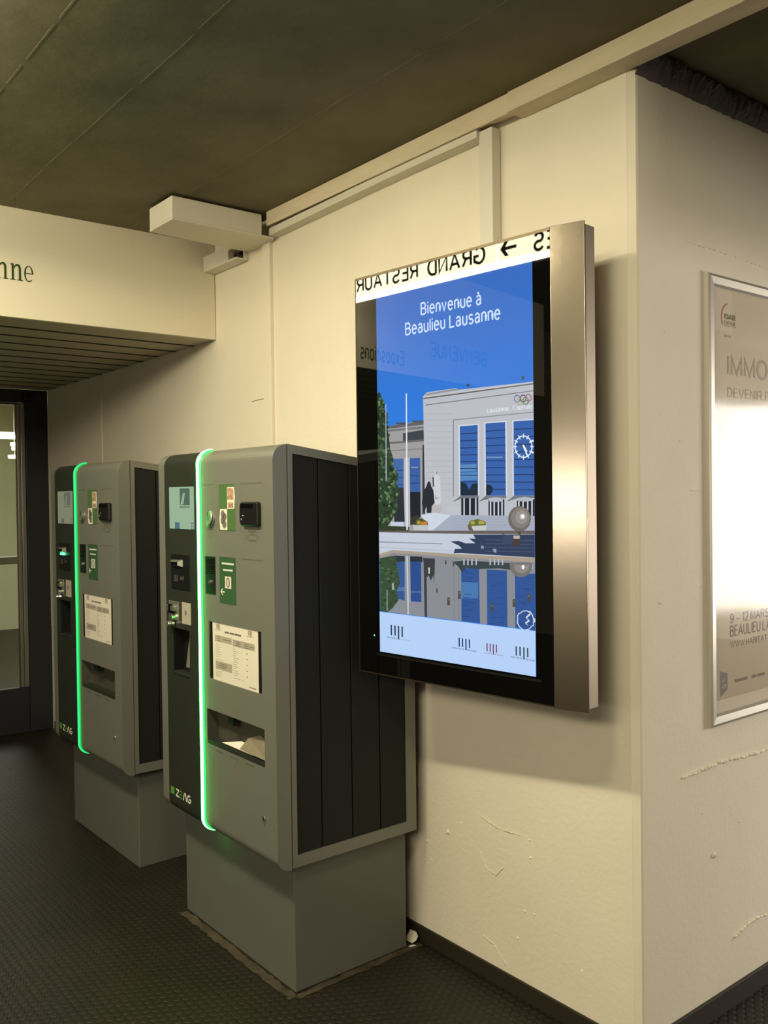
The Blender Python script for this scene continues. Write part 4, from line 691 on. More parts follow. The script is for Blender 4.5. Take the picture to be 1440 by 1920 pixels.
[[112,106,102],[[-0.1606,1.488],[-0.1616,1.4805],[-0.1644,1.4733],[-0.1689,1.4668],[-0.1749,1.4613],[-0.182,1.4572],[-0.1899,1.4545],[-0.1983,1.4535],[-0.2067,1.4542],[-0.2148,1.4566],[-0.222,1.4606],[-0.228,1.4659],[-0.2325,1.4724],[-0.2352,1.4797],[-0.2361,1.4874],[-0.235,1.4951],[-0.2321,1.5024],[-0.2274,1.5089],[-0.2213,1.5144],[-0.214,1.5185],[-0.2059,1.521],[-0.1975,1.5219],[-0.1891,1.521],[-0.1813,1.5185],[-0.1742,1.5144],[-0.1684,1.5091],[-0.1641,1.5027],[-0.1614,1.4955]]],
[[134,126,120],[[-0.1641,1.4906],[-0.165,1.4843],[-0.1673,1.4784],[-0.1709,1.473],[-0.1758,1.4685],[-0.1816,1.4651],[-0.1881,1.4629],[-0.195,1.4621],[-0.2018,1.4627],[-0.2084,1.4647],[-0.2142,1.468],[-0.2191,1.4724],[-0.2228,1.4778],[-0.225,1.4838],[-0.2257,1.4901],[-0.2249,1.4965],[-0.2225,1.5025],[-0.2187,1.5079],[-0.2137,1.5124],[-0.2077,1.5158],[-0.2012,1.5179],[-0.1943,1.5186],[-0.1875,1.5179],[-0.181,1.5158],[-0.1753,1.5125],[-0.1705,1.508],[-0.167,1.5027],[-0.1648,1.4968]]],
[[152,144,138],[[-0.1713,1.4925],[-0.172,1.4876],[-0.1741,1.483],[-0.1773,1.479],[-0.1815,1.476],[-0.1864,1.474],[-0.1916,1.4733],[-0.1968,1.4739],[-0.2017,1.4757],[-0.2059,1.4787],[-0.2091,1.4826],[-0.2111,1.4872],[-0.2117,1.4922],[-0.211,1.4972],[-0.2089,1.5018],[-0.2056,1.5058],[-0.2013,1.5088],[-0.1964,1.5107],[-0.1912,1.5114],[-0.1859,1.5107],[-0.1811,1.5088],[-0.177,1.5058],[-0.1738,1.5019],[-0.1719,1.4974]]],
[[200,196,194],[[-0.1793,1.4937],[-0.1797,1.4913],[-0.181,1.4891],[-0.183,1.4874],[-0.1855,1.4862],[-0.1882,1.4858],[-0.191,1.4862],[-0.1934,1.4873],[-0.1954,1.489],[-0.1966,1.4912],[-0.197,1.4936],[-0.1966,1.4961],[-0.1953,1.4983],[-0.1933,1.5],[-0.1908,1.5011],[-0.188,1.5015],[-0.1853,1.5012],[-0.1828,1.5001],[-0.1809,1.4983],[-0.1797,1.4962]]],
[[250,252,255],[[-0.1825,1.4944],[-0.1827,1.493],[-0.1834,1.4917],[-0.1845,1.4906],[-0.1859,1.49],[-0.1874,1.4897],[-0.1889,1.49],[-0.1902,1.4906],[-0.1913,1.4916],[-0.1919,1.4929],[-0.1922,1.4943],[-0.1919,1.4957],[-0.1912,1.497],[-0.1901,1.498],[-0.1888,1.4987],[-0.1873,1.4989],[-0.1858,1.4987],[-0.1844,1.4981],[-0.1834,1.4971],[-0.1827,1.4958]]],
[[170,156,138],[[-0.7403,1.3728],[-0.6819,1.3873],[-0.3879,1.3843],[-0.1385,1.3844],[-0.1386,1.3721],[-0.3881,1.3745],[-0.6821,1.3787],[-0.7389,1.3606]]],
[[138,142,148],[[-0.7389,1.3614],[-0.6821,1.3787],[-0.3881,1.3745],[-0.1386,1.3721],[-0.1388,1.1917],[-0.7391,1.1943]]],
[[44,54,58],[[-0.669,1.3709],[-0.5565,1.3715],[-0.5567,1.3551],[-0.6693,1.3503]]],
[[54,88,150],[[-0.6657,1.3504],[-0.6301,1.3557],[-0.6321,1.2347],[-0.6696,1.2395]]],
[[48,80,142],[[-0.6071,1.354],[-0.5617,1.3574],[-0.5626,1.2355],[-0.6065,1.2348]]],
[[80,120,170],[[-0.6706,1.2732],[-0.6315,1.2757],[-0.6316,1.2645],[-0.6708,1.2619]]],
[[80,104,150],[[-0.6049,1.2663],[-0.5626,1.2691],[-0.5626,1.2636],[-0.605,1.2607]]],
[[60,80,56],[[-0.7378,1.3599],[-0.6674,1.3717],[-0.6558,1.3116],[-0.651,1.2894],[-0.6672,1.2584],[-0.6571,1.2366],[-0.6839,1.2083],[-0.7066,1.1943],[-0.7391,1.1943]]],
[[45,61,42],[[-0.6887,1.2546],[-0.6916,1.2528],[-0.6975,1.2514],[-0.7004,1.2538],[-0.6974,1.2565],[-0.6916,1.2566]]],
[[69,92,64],[[-0.6998,1.2995],[-0.7042,1.2954],[-0.713,1.2964],[-0.7174,1.2985],[-0.7129,1.3017],[-0.7042,1.3015]]],
[[64,87,60],[[-0.6729,1.3216],[-0.6761,1.319],[-0.6824,1.318],[-0.6856,1.3209],[-0.6824,1.324],[-0.676,1.3241]]],
[[65,88,60],[[-0.6835,1.2385],[-0.6863,1.2361],[-0.6917,1.2358],[-0.6944,1.2377],[-0.6916,1.2402],[-0.6862,1.2395]]],
[[67,91,63],[[-0.7262,1.2626],[-0.7294,1.2601],[-0.7356,1.2593],[-0.7387,1.2618],[-0.7355,1.2638],[-0.7293,1.265]]],
[[72,96,67],[[-0.6568,1.2959],[-0.6607,1.2927],[-0.6684,1.2915],[-0.6722,1.295],[-0.6684,1.2982],[-0.6607,1.2979]]],
[[71,95,66],[[-0.7044,1.2195],[-0.7089,1.2157],[-0.7178,1.2151],[-0.7222,1.2181],[-0.7177,1.2222],[-0.7088,1.2227]]],
[[70,94,65],[[-0.7057,1.2479],[-0.7089,1.246],[-0.7152,1.2442],[-0.7183,1.2471],[-0.7151,1.2502],[-0.7088,1.2506]]],
[[69,93,64],[[-0.6746,1.3585],[-0.6793,1.3554],[-0.6886,1.3559],[-0.6932,1.3578],[-0.6885,1.361],[-0.6792,1.3611]]],
[[48,65,45],[[-0.6738,1.2558],[-0.6772,1.2532],[-0.6839,1.2525],[-0.6872,1.2549],[-0.6838,1.2571],[-0.6771,1.2588]]],
[[45,61,42],[[-0.6813,1.3162],[-0.6862,1.3119],[-0.696,1.3118],[-0.7009,1.3152],[-0.696,1.3181],[-0.6861,1.3206]]],
[[45,60,42],[[-0.6883,1.2924],[-0.6917,1.2905],[-0.6985,1.2898],[-0.7018,1.2916],[-0.6984,1.2945],[-0.6916,1.2947]]],
[[65,87,60],[[-0.677,1.2915],[-0.6821,1.286],[-0.6921,1.288],[-0.6972,1.2903],[-0.692,1.2955],[-0.682,1.2934]]],
[[74,100,69],[[-0.6944,1.2952],[-0.6983,1.2929],[-0.706,1.2916],[-0.7099,1.2943],[-0.706,1.2963],[-0.6982,1.2968]]],
[[53,71,49],[[-0.7232,1.3466],[-0.7284,1.3424],[-0.7387,1.3421],[-0.7439,1.3457],[-0.7386,1.3493],[-0.7283,1.3497]]],
[[61,82,57],[[-0.723,1.276],[-0.727,1.2724],[-0.7349,1.2732],[-0.7388,1.2751],[-0.7348,1.278],[-0.7269,1.2791]]],
[[53,71,49],[[-0.6801,1.2418],[-0.6826,1.2396],[-0.6875,1.2396],[-0.69,1.2411],[-0.6875,1.2425],[-0.6826,1.2435]]],
[[68,92,63],[[-0.6964,1.2081],[-0.6984,1.2063],[-0.7023,1.2063],[-0.7042,1.2075],[-0.7023,1.2086],[-0.6984,1.2089]]],
[[64,86,59],[[-0.669,1.3368],[-0.6737,1.3342],[-0.6831,1.3333],[-0.6877,1.3359],[-0.683,1.3395],[-0.6736,1.3402]]],
[[43,59,40],[[-0.6898,1.2909],[-0.6939,1.2877],[-0.702,1.2865],[-0.706,1.29],[-0.7019,1.292],[-0.6938,1.2931]]],
[[75,101,70],[[-0.6565,1.3318],[-0.659,1.3297],[-0.6638,1.3301],[-0.6662,1.3314],[-0.6637,1.3332],[-0.6589,1.3338]]],
[[64,86,60],[[-0.6923,1.205],[-0.6974,1.2003],[-0.7074,1.2011],[-0.7124,1.2034],[-0.7073,1.2081],[-0.6973,1.2079]]],
[[78,105,73],[[-0.6644,1.2655],[-0.6671,1.2626],[-0.6725,1.2629],[-0.6752,1.2648],[-0.6725,1.2673],[-0.6671,1.2669]]],
[[52,70,48],[[-0.6609,1.2499],[-0.6656,1.2462],[-0.6751,1.2457],[-0.6798,1.2485],[-0.675,1.2511],[-0.6655,1.2534]]],
[[48,65,45],[[-0.6687,1.3442],[-0.6728,1.3422],[-0.6809,1.3419],[-0.6849,1.3435],[-0.6808,1.3459],[-0.6727,1.3466]]],
[[52,70,48],[[-0.7092,1.2105],[-0.7115,1.2084],[-0.7162,1.2088],[-0.7185,1.2098],[-0.7162,1.2113],[-0.7115,1.2123]]],
[[73,99,68],[[-0.7164,1.2323],[-0.7191,1.2307],[-0.7245,1.2304],[-0.7271,1.2315],[-0.7244,1.233],[-0.7191,1.2338]]],
[[76,102,71],[[-0.671,1.3116],[-0.6739,1.3103],[-0.6797,1.3089],[-0.6826,1.311],[-0.6797,1.3129],[-0.6739,1.3138]]],
[[61,83,57],[[-0.6962,1.2386],[-0.7012,1.2355],[-0.711,1.2335],[-0.7158,1.2372],[-0.7109,1.2402],[-0.7011,1.2404]]],
[[78,106,73],[[-0.6944,1.2977],[-0.699,1.2939],[-0.7081,1.2937],[-0.7126,1.2967],[-0.708,1.2994],[-0.6989,1.3006]]],
[[59,79,55],[[-0.7242,1.299],[-0.728,1.2952],[-0.7355,1.295],[-0.7393,1.2981],[-0.7355,1.301],[-0.7279,1.302]]],
[[62,84,58],[[-0.7048,1.2864],[-0.7073,1.2848],[-0.7123,1.2838],[-0.7148,1.2858],[-0.7123,1.287],[-0.7073,1.2885]]],
[[53,72,50],[[-0.657,1.307],[-0.6603,1.3051],[-0.6668,1.3032],[-0.67,1.3063],[-0.6668,1.3089],[-0.6603,1.3085]]],
[[56,76,52],[[-0.706,1.3114],[-0.7095,1.3087],[-0.7163,1.3076],[-0.7196,1.3107],[-0.7162,1.3131],[-0.7094,1.3136]]],
[[61,82,57],[[-0.6964,1.2152],[-0.7016,1.2127],[-0.7119,1.2103],[-0.717,1.2136],[-0.7118,1.2191],[-0.7015,1.2177]]],
[[70,94,65],[[-0.668,1.2893],[-0.6719,1.2865],[-0.6795,1.2858],[-0.6833,1.2884],[-0.6795,1.2905],[-0.6718,1.2925]]],
[[58,78,54],[[-0.6858,1.2219],[-0.689,1.2186],[-0.6953,1.2193],[-0.6985,1.221],[-0.6953,1.2239],[-0.689,1.2233]]],
[[51,68,47],[[-0.6845,1.2694],[-0.6885,1.2654],[-0.6964,1.2646],[-0.7003,1.2684],[-0.6963,1.2711],[-0.6884,1.2716]]],
[[51,68,47],[[-0.7255,1.2134],[-0.7277,1.2112],[-0.7319,1.2113],[-0.7339,1.2128],[-0.7318,1.2139],[-0.7276,1.215]]],
[[53,71,49],[[-0.7076,1.3231],[-0.7106,1.3205],[-0.7166,1.3199],[-0.7195,1.3226],[-0.7165,1.3243],[-0.7106,1.3245]]],
[[66,89,61],[[-0.6908,1.3115],[-0.6935,1.3101],[-0.6989,1.3083],[-0.7016,1.3109],[-0.6989,1.3124],[-0.6935,1.3128]]],
[[56,75,52],[[-0.673,1.2359],[-0.6771,1.2317],[-0.6852,1.2318],[-0.6892,1.2347],[-0.6851,1.2373],[-0.6771,1.2373]]],
[[46,61,42],[[-0.6975,1.2106],[-0.6998,1.2095],[-0.7045,1.2084],[-0.7067,1.2099],[-0.7044,1.2121],[-0.6998,1.2118]]],
[[71,95,66],[[-0.6634,1.3222],[-0.6669,1.3201],[-0.6737,1.3189],[-0.6771,1.3215],[-0.6737,1.3232],[-0.6668,1.325]]],
[[56,75,52],[[-0.7235,1.209],[-0.7273,1.2068],[-0.7349,1.2059],[-0.7387,1.2078],[-0.7348,1.2099],[-0.7273,1.2104]]],
[[60,81,56],[[-0.6728,1.2796],[-0.6768,1.2772],[-0.6848,1.2763],[-0.6888,1.2786],[-0.6848,1.2805],[-0.6768,1.2822]]],
[[59,79,55],[[-0.6605,1.3459],[-0.6639,1.3444],[-0.6705,1.3437],[-0.6738,1.3453],[-0.6704,1.3474],[-0.6638,1.3484]]],
[[65,88,61],[[-0.7257,1.2556],[-0.7282,1.2532],[-0.7332,1.2533],[-0.7356,1.2549],[-0.7331,1.2568],[-0.7281,1.257]]],
[[45,61,42],[[-0.6852,1.2209],[-0.6886,1.218],[-0.6954,1.2179],[-0.6988,1.2198],[-0.6954,1.2224],[-0.6885,1.2239]]],
[[45,61,42],[[-0.6528,1.2936],[-0.6549,1.2916],[-0.6591,1.2915],[-0.6612,1.2932],[-0.6591,1.2946],[-0.6549,1.2949]]],
[[69,92,64],[[-0.72,1.2074],[-0.7234,1.2038],[-0.7302,1.2044],[-0.7336,1.2063],[-0.7302,1.2099],[-0.7234,1.2089]]],
[[79,107,74],[[-0.6912,1.3274],[-0.696,1.3248],[-0.7055,1.3244],[-0.7102,1.3265],[-0.7054,1.3289],[-0.6959,1.331]]],
[[72,97,67],[[-0.714,1.2378],[-0.7175,1.2347],[-0.7244,1.2353],[-0.7278,1.2368],[-0.7243,1.2392],[-0.7174,1.2409]]],
[[68,92,64],[[-0.7199,1.3196],[-0.7247,1.3156],[-0.7343,1.3146],[-0.7391,1.3186],[-0.7342,1.3232],[-0.7246,1.3236]]],
[[52,70,48],[[-0.7027,1.3561],[-0.7051,1.354],[-0.7099,1.354],[-0.7122,1.3557],[-0.7098,1.3572],[-0.705,1.3575]]],
[[44,60,41],[[-0.6631,1.2838],[-0.6651,1.2822],[-0.6689,1.2821],[-0.6708,1.2833],[-0.6688,1.285],[-0.665,1.2856]]],
[[55,74,51],[[-0.7235,1.3244],[-0.7265,1.3214],[-0.7324,1.3221],[-0.7353,1.3238],[-0.7323,1.3269],[-0.7264,1.3263]]],
[[69,93,64],[[-0.6904,1.3189],[-0.6953,1.3152],[-0.7052,1.3143],[-0.7101,1.3179],[-0.7051,1.3211],[-0.6952,1.3224]]],
[[61,83,57],[[-0.6595,1.2542],[-0.6644,1.2498],[-0.674,1.2495],[-0.6788,1.2529],[-0.6739,1.2577],[-0.6643,1.2567]]],
[[79,107,74],[[-0.6933,1.2984],[-0.698,1.2951],[-0.7075,1.294],[-0.7122,1.2973],[-0.7074,1.2998],[-0.698,1.3003]]],
[[51,69,48],[[-0.6601,1.2318],[-0.6644,1.2276],[-0.6728,1.227],[-0.6769,1.2306],[-0.6727,1.2343],[-0.6643,1.2341]]],
[[68,91,63],[[-0.6996,1.3128],[-0.7046,1.3094],[-0.7145,1.3094],[-0.7195,1.3118],[-0.7145,1.315],[-0.7045,1.3163]]],
[[66,89,61],[[-0.6916,1.2528],[-0.6952,1.2495],[-0.7024,1.2494],[-0.7059,1.2518],[-0.7023,1.2552],[-0.6951,1.2553]]],
[[48,64,44],[[-0.685,1.353],[-0.6874,1.3505],[-0.6921,1.3504],[-0.6944,1.3526],[-0.692,1.3548],[-0.6873,1.3542]]],
[[72,97,67],[[-0.6913,1.3086],[-0.6935,1.3067],[-0.6978,1.3071],[-0.7,1.3081],[-0.6978,1.3093],[-0.6935,1.3103]]],
[[43,59,40],[[-0.6713,1.2768],[-0.6749,1.2741],[-0.682,1.2725],[-0.6855,1.2759],[-0.6819,1.2795],[-0.6748,1.2793]]],
[[76,103,71],[[-0.7201,1.2845],[-0.725,1.2821],[-0.7348,1.2813],[-0.7396,1.2834],[-0.7347,1.2878],[-0.7249,1.2872]]],
[[79,106,73],[[-0.7186,1.3297],[-0.7225,1.3265],[-0.7303,1.3266],[-0.7342,1.3289],[-0.7303,1.3321],[-0.7224,1.3324]]],
[[44,59,41],[[-0.711,1.2318],[-0.7147,1.2287],[-0.7222,1.2275],[-0.726,1.2307],[-0.7222,1.2338],[-0.7147,1.235]]],
[[73,99,68],[[-0.6732,1.3046],[-0.6766,1.3029],[-0.6835,1.3015],[-0.6869,1.3038],[-0.6834,1.3074],[-0.6766,1.3079]]],
[[160,170,170],[[-0.6858,1.2836],[-0.6783,1.2878],[-0.6755,1.2654],[-0.6861,1.2647]]],
[[152,156,162],[[-0.6299,1.3716],[-0.6068,1.3718],[-0.6065,1.2292],[-0.6209,1.2281]]],
[[200,206,210],[[-0.6221,1.3719],[-0.6165,1.3721],[-0.6153,1.1945],[-0.6204,1.1948]]],
[[150,160,160],[[-0.7092,1.2632],[-0.7054,1.2634],[-0.7065,1.1989],[-0.7103,1.1986]]],
[[62,66,72],[[-0.5516,1.3644],[-0.5393,1.3649],[-0.54,1.1932],[-0.5503,1.1934]]],
[[62,64,66],[[-0.555,1.3679],[-0.5061,1.3681],[-0.5075,1.3339],[-0.5111,1.2905],[-0.5131,1.3192],[-0.5231,1.3024],[-0.5326,1.3181],[-0.5376,1.3106],[-0.5485,1.3391]]],
[[210,214,214],[[-0.5328,1.3406],[-0.5269,1.3409],[-0.5277,1.3227],[-0.5326,1.3225]]],
[[50,86,150],[[-0.4053,1.3459],[-0.3397,1.347],[-0.3383,1.1928],[-0.4065,1.1936]]],
[[74,120,176],[[-0.4045,1.3057],[-0.3442,1.3075],[-0.344,1.2629],[-0.4052,1.2578]]],
[[40,72,132],[[-0.404,1.2517],[-0.3767,1.253],[-0.3777,1.2512],[-0.4031,1.25]]],
[[40,72,132],[[-0.3962,1.2245],[-0.3691,1.2261],[-0.37,1.2242],[-0.3954,1.2229]]],
[[40,72,132],[[-0.4034,1.3379],[-0.3762,1.3386],[-0.3771,1.3368],[-0.4025,1.3362]]],
[[40,72,132],[[-0.3849,1.2282],[-0.358,1.2297],[-0.3589,1.2279],[-0.3841,1.2266]]],
[[40,72,132],[[-0.3775,1.3084],[-0.3507,1.3093],[-0.3516,1.3075],[-0.3767,1.3067]]],
[[40,72,132],[[-0.3866,1.3188],[-0.3597,1.3196],[-0.3606,1.3178],[-0.3857,1.3171]]],
[[40,72,132],[[-0.4043,1.2075],[-0.377,1.2091],[-0.378,1.2073],[-0.4034,1.2058]]],
[[40,72,132],[[-0.4039,1.2089],[-0.3767,1.2106],[-0.3776,1.2088],[-0.403,1.2073]]],
[[40,72,132],[[-0.4008,1.2619],[-0.3736,1.2631],[-0.3746,1.2613],[-0.3999,1.2602]]],
[[40,72,132],[[-0.4059,1.2409],[-0.3786,1.2423],[-0.3795,1.2405],[-0.405,1.2392]]],
[[40,72,132],[[-0.3946,1.2717],[-0.3675,1.2729],[-0.3684,1.2711],[-0.3937,1.2701]]],
[[40,72,132],[[-0.3844,1.2492],[-0.3574,1.2505],[-0.3583,1.2487],[-0.3835,1.2475]]],
[[40,72,132],[[-0.3904,1.332],[-0.3634,1.3327],[-0.3643,1.331],[-0.3895,1.3304]]],
[[40,72,132],[[-0.3987,1.3079],[-0.3715,1.3088],[-0.3724,1.307],[-0.3978,1.3062]]],
[[50,86,150],[[-0.3118,1.3452],[-0.242,1.3463],[-0.2419,1.1916],[-0.3125,1.1918]]],
[[40,72,132],[[-0.2722,1.255],[-0.2469,1.2563],[-0.2478,1.2545],[-0.2714,1.2534]]],
[[40,72,132],[[-0.3092,1.2624],[-0.2833,1.2636],[-0.2842,1.2618],[-0.3083,1.2607]]],
[[40,72,132],[[-0.2748,1.2162],[-0.2495,1.2177],[-0.2504,1.216],[-0.274,1.2146]]],
[[40,72,132],[[-0.2789,1.2021],[-0.2535,1.2037],[-0.2544,1.202],[-0.278,1.2005]]],
[[40,72,132],[[-0.2909,1.3074],[-0.2654,1.3083],[-0.2662,1.3065],[-0.2901,1.3058]]],
[[40,72,132],[[-0.2779,1.2544],[-0.2525,1.2556],[-0.2534,1.2539],[-0.277,1.2527]]],
[[40,72,132],[[-0.298,1.2514],[-0.2723,1.2527],[-0.2732,1.2509],[-0.2971,1.2497]]],
[[40,72,132],[[-0.3027,1.2133],[-0.2769,1.2148],[-0.2778,1.2131],[-0.3018,1.2116]]],
[[40,72,132],[[-0.3026,1.3015],[-0.2769,1.3024],[-0.2777,1.3007],[-0.3017,1.2999]]],
[[40,72,132],[[-0.3064,1.3302],[-0.2807,1.3309],[-0.2815,1.3292],[-0.3056,1.3285]]],
[[40,72,132],[[-0.3084,1.1969],[-0.2826,1.1986],[-0.2834,1.1968],[-0.3075,1.1953]]],
[[40,72,132],[[-0.2794,1.3079],[-0.254,1.3087],[-0.2549,1.307],[-0.2786,1.3062]]],
[[40,72,132],[[-0.2748,1.2699],[-0.2494,1.2711],[-0.2503,1.2693],[-0.2739,1.2683]]],
[[40,72,132],[[-0.2941,1.2273],[-0.2685,1.2287],[-0.2694,1.2269],[-0.2933,1.2256]]],
[[50,86,150],[[-0.2149,1.3351],[-0.1374,1.3441],[-0.1502,1.1906],[-0.2154,1.1925]]],
[[40,72,132],[[-0.1762,1.2401],[-0.1404,1.2424],[-0.1531,1.2397],[-0.1754,1.2386]]],
[[40,72,132],[[-0.189,1.3219],[-0.1649,1.3227],[-0.1657,1.321],[-0.1882,1.3203]]],
[[40,72,132],[[-0.21,1.2015],[-0.1856,1.2031],[-0.1864,1.2013],[-0.2092,1.1999]]],
[[40,72,132],[[-0.1846,1.2989],[-0.1606,1.2998],[-0.1614,1.2981],[-0.1838,1.2973]]],
[[40,72,132],[[-0.214,1.2782],[-0.1896,1.2792],[-0.1904,1.2775],[-0.2132,1.2766]]],
[[40,72,132],[[-0.1859,1.2084],[-0.1619,1.21],[-0.1627,1.2083],[-0.1852,1.2069]]],
[[40,72,132],[[-0.1963,1.259],[-0.1721,1.2601],[-0.1729,1.2584],[-0.1955,1.2574]]],
[[40,72,132],[[-0.1813,1.1999],[-0.1573,1.2015],[-0.1581,1.1998],[-0.1805,1.1983]]],
[[40,72,132],[[-0.1852,1.2245],[-0.1612,1.2259],[-0.162,1.2242],[-0.1844,1.2229]]],
[[40,72,132],[[-0.18,1.3297],[-0.1561,1.3304],[-0.1569,1.3287],[-0.1792,1.3281]]],
[[40,72,132],[[-0.1991,1.239],[-0.1748,1.2404],[-0.1756,1.2386],[-0.1983,1.2374]]],
[[40,72,132],[[-0.2017,1.2639],[-0.1774,1.2651],[-0.1783,1.2634],[-0.2009,1.2623]]],
[[40,72,132],[[-0.2092,1.2055],[-0.1848,1.2071],[-0.1857,1.2053],[-0.2084,1.2039]]],
[[40,72,132],[[-0.1967,1.3011],[-0.1725,1.302],[-0.1733,1.3003],[-0.1959,1.2995]]],
[[120,124,130],[[-0.4333,1.3551],[-0.4314,1.3552],[-0.4338,1.1929],[-0.4356,1.1927]]],
[[120,124,130],[[-0.4157,1.3559],[-0.4139,1.356],[-0.4162,1.1945],[-0.418,1.1943]]],
[[58,70,76],[[-0.4388,1.362],[-0.3882,1.3676],[-0.2239,1.3671],[-0.2242,1.3479],[-0.2659,1.3508],[-0.3437,1.3454],[-0.3884,1.3467],[-0.4023,1.3321],[-0.4158,1.3489]]],
[[176,184,194],[[-0.3972,1.3707],[-0.3917,1.3709],[-0.392,1.3542],[-0.3974,1.3539]]],
[[176,184,194],[[-0.3827,1.3713],[-0.3773,1.3715],[-0.3775,1.3549],[-0.3829,1.3546]]],
[[176,184,194],[[-0.3678,1.3719],[-0.3625,1.3721],[-0.3627,1.3555],[-0.3681,1.3553]]],
[[176,184,194],[[-0.3522,1.3725],[-0.3469,1.3727],[-0.3471,1.3562],[-0.3524,1.356]]],
[[176,184,194],[[-0.3019,1.3746],[-0.2967,1.3748],[-0.2969,1.3585],[-0.3021,1.3583]]],
[[176,184,194],[[-0.2868,1.3752],[-0.2817,1.3754],[-0.2819,1.3592],[-0.287,1.359]]],
[[176,184,194],[[-0.2732,1.3757],[-0.2681,1.3759],[-0.2683,1.3598],[-0.2734,1.3596]]],
[[176,184,194],[[-0.2592,1.3763],[-0.2542,1.3765],[-0.2544,1.3604],[-0.2594,1.3602]]],
[[160,166,172],[[-0.1592,1.3673],[-0.1545,1.3676],[-0.1546,1.3545],[-0.1594,1.3543]]],
[[118,114,112],[[-0.1584,1.3714],[-0.1577,1.3668],[-0.1578,1.362],[-0.1587,1.3573],[-0.1605,1.3527],[-0.1629,1.3484],[-0.166,1.3443],[-0.1698,1.3407],[-0.1741,1.3375],[-0.1789,1.3349],[-0.184,1.3329],[-0.1894,1.3315],[-0.1949,1.3309],[-0.2005,1.3309],[-0.2059,1.3317],[-0.211,1.3331],[-0.2159,1.3353],[-0.2202,1.338],[-0.224,1.3413],[-0.2272,1.3451],[-0.2296,1.3493],[-0.2313,1.3539],[-0.2322,1.3586],[-0.2322,1.3634],[-0.2314,1.3683]]],
[[140,136,132],[[-0.1673,1.3656],[-0.1673,1.362],[-0.168,1.3585],[-0.1694,1.355],[-0.1713,1.3518],[-0.1739,1.3488],[-0.1769,1.3463],[-0.1804,1.3441],[-0.1842,1.3425],[-0.1882,1.3414],[-0.1924,1.3409],[-0.1965,1.341],[-0.2006,1.3416],[-0.2044,1.3429],[-0.2079,1.3447],[-0.2109,1.347],[-0.2135,1.3497],[-0.2154,1.3528],[-0.2167,1.3562],[-0.2174,1.3597],[-0.2173,1.3634]]],
[[240,244,250],[[-0.1821,1.3585],[-0.1824,1.3566],[-0.1831,1.3549],[-0.1843,1.3536],[-0.1858,1.3527],[-0.1874,1.3523],[-0.189,1.3525],[-0.1905,1.3533],[-0.1916,1.3545],[-0.1924,1.3562],[-0.1926,1.358],[-0.1923,1.3598],[-0.1915,1.3615],[-0.1904,1.3629],[-0.1889,1.3638],[-0.1873,1.3641],[-0.1856,1.3639],[-0.1842,1.3631],[-0.183,1.3619],[-0.1823,1.3603]]],
[[78,74,66],[[-0.4595,1.257],[-0.4492,1.2578],[-0.4495,1.2351],[-0.4599,1.2343]]],
[[120,116,104],[[-0.4563,1.253],[-0.4506,1.2534],[-0.4507,1.2492],[-0.4563,1.2487]]],
[[78,74,66],[[-0.4182,1.2786],[-0.4081,1.2793],[-0.4084,1.2568],[-0.4185,1.2561]]],
[[120,116,104],[[-0.415,1.2746],[-0.4095,1.275],[-0.4096,1.2708],[-0.4151,1.2704]]],
[[78,74,66],[[-0.2996,1.2514],[-0.2901,1.2522],[-0.2904,1.2304],[-0.2999,1.2297]]],
[[120,116,104],[[-0.2966,1.2476],[-0.2915,1.248],[-0.2915,1.2439],[-0.2967,1.2435]]],
[[78,74,66],[[-0.2235,1.2695],[-0.2144,1.2702],[-0.2147,1.2489],[-0.2238,1.2482]]],
[[120,116,104],[[-0.2207,1.2657],[-0.2157,1.2661],[-0.2158,1.2621],[-0.2207,1.2617]]],
[[78,74,66],[[-0.1745,1.2871],[-0.1657,1.2877],[-0.166,1.2668],[-0.1748,1.2662]]],
[[120,116,104],[[-0.1717,1.2834],[-0.167,1.2837],[-0.167,1.2798],[-0.1718,1.2795]]],
[[78,74,66],[[-0.4664,1.3653],[-0.4607,1.3655],[-0.4609,1.353],[-0.4666,1.3527]]],
[[120,116,104],[[-0.4646,1.363],[-0.4615,1.3631],[-0.4616,1.3608],[-0.4647,1.3606]]],
[[78,74,66],[[-0.4369,1.3612],[-0.4313,1.3614],[-0.4315,1.349],[-0.4371,1.3488]]],
[[120,116,104],[[-0.4352,1.3589],[-0.4321,1.3591],[-0.4321,1.3567],[-0.4352,1.3566]]],
[[78,74,66],[[-0.5021,1.2812],[-0.4963,1.2816],[-0.4964,1.2689],[-0.5023,1.2685]]],
[[120,116,104],[[-0.5003,1.2789],[-0.4971,1.2791],[-0.4971,1.2768],[-0.5003,1.2766]]],
[[206,216,228],[[-0.1401,1.2191],[-0.1543,1.2113],[-0.1573,1.2118],[-0.1551,1.2178]]],
[[206,216,228],[[-0.1543,1.2113],[-0.1537,1.2043],[-0.1564,1.2054],[-0.1573,1.2118]]],
[[206,216,228],[[-0.1537,1.2043],[-0.1612,1.1999],[-0.1633,1.2016],[-0.1564,1.2054]]],
[[206,216,228],[[-0.1612,1.1999],[-0.1663,1.1944],[-0.1678,1.1966],[-0.1633,1.2016]]],
[[206,216,228],[[-0.1663,1.1944],[-0.172,1.1907],[-0.1728,1.1932],[-0.1678,1.1966]]],
[[206,216,228],[[-0.172,1.1907],[-0.1777,1.1894],[-0.178,1.192],[-0.1728,1.1932]]],
[[206,216,228],[[-0.1777,1.1894],[-0.1849,1.1873],[-0.1846,1.1899],[-0.178,1.192]]],
[[206,216,228],[[-0.1849,1.1873],[-0.1906,1.1885],[-0.1897,1.1911],[-0.1846,1.1899]]],
[[206,216,228],[[-0.1906,1.1885],[-0.197,1.1915],[-0.1954,1.194],[-0.1897,1.1911]]],
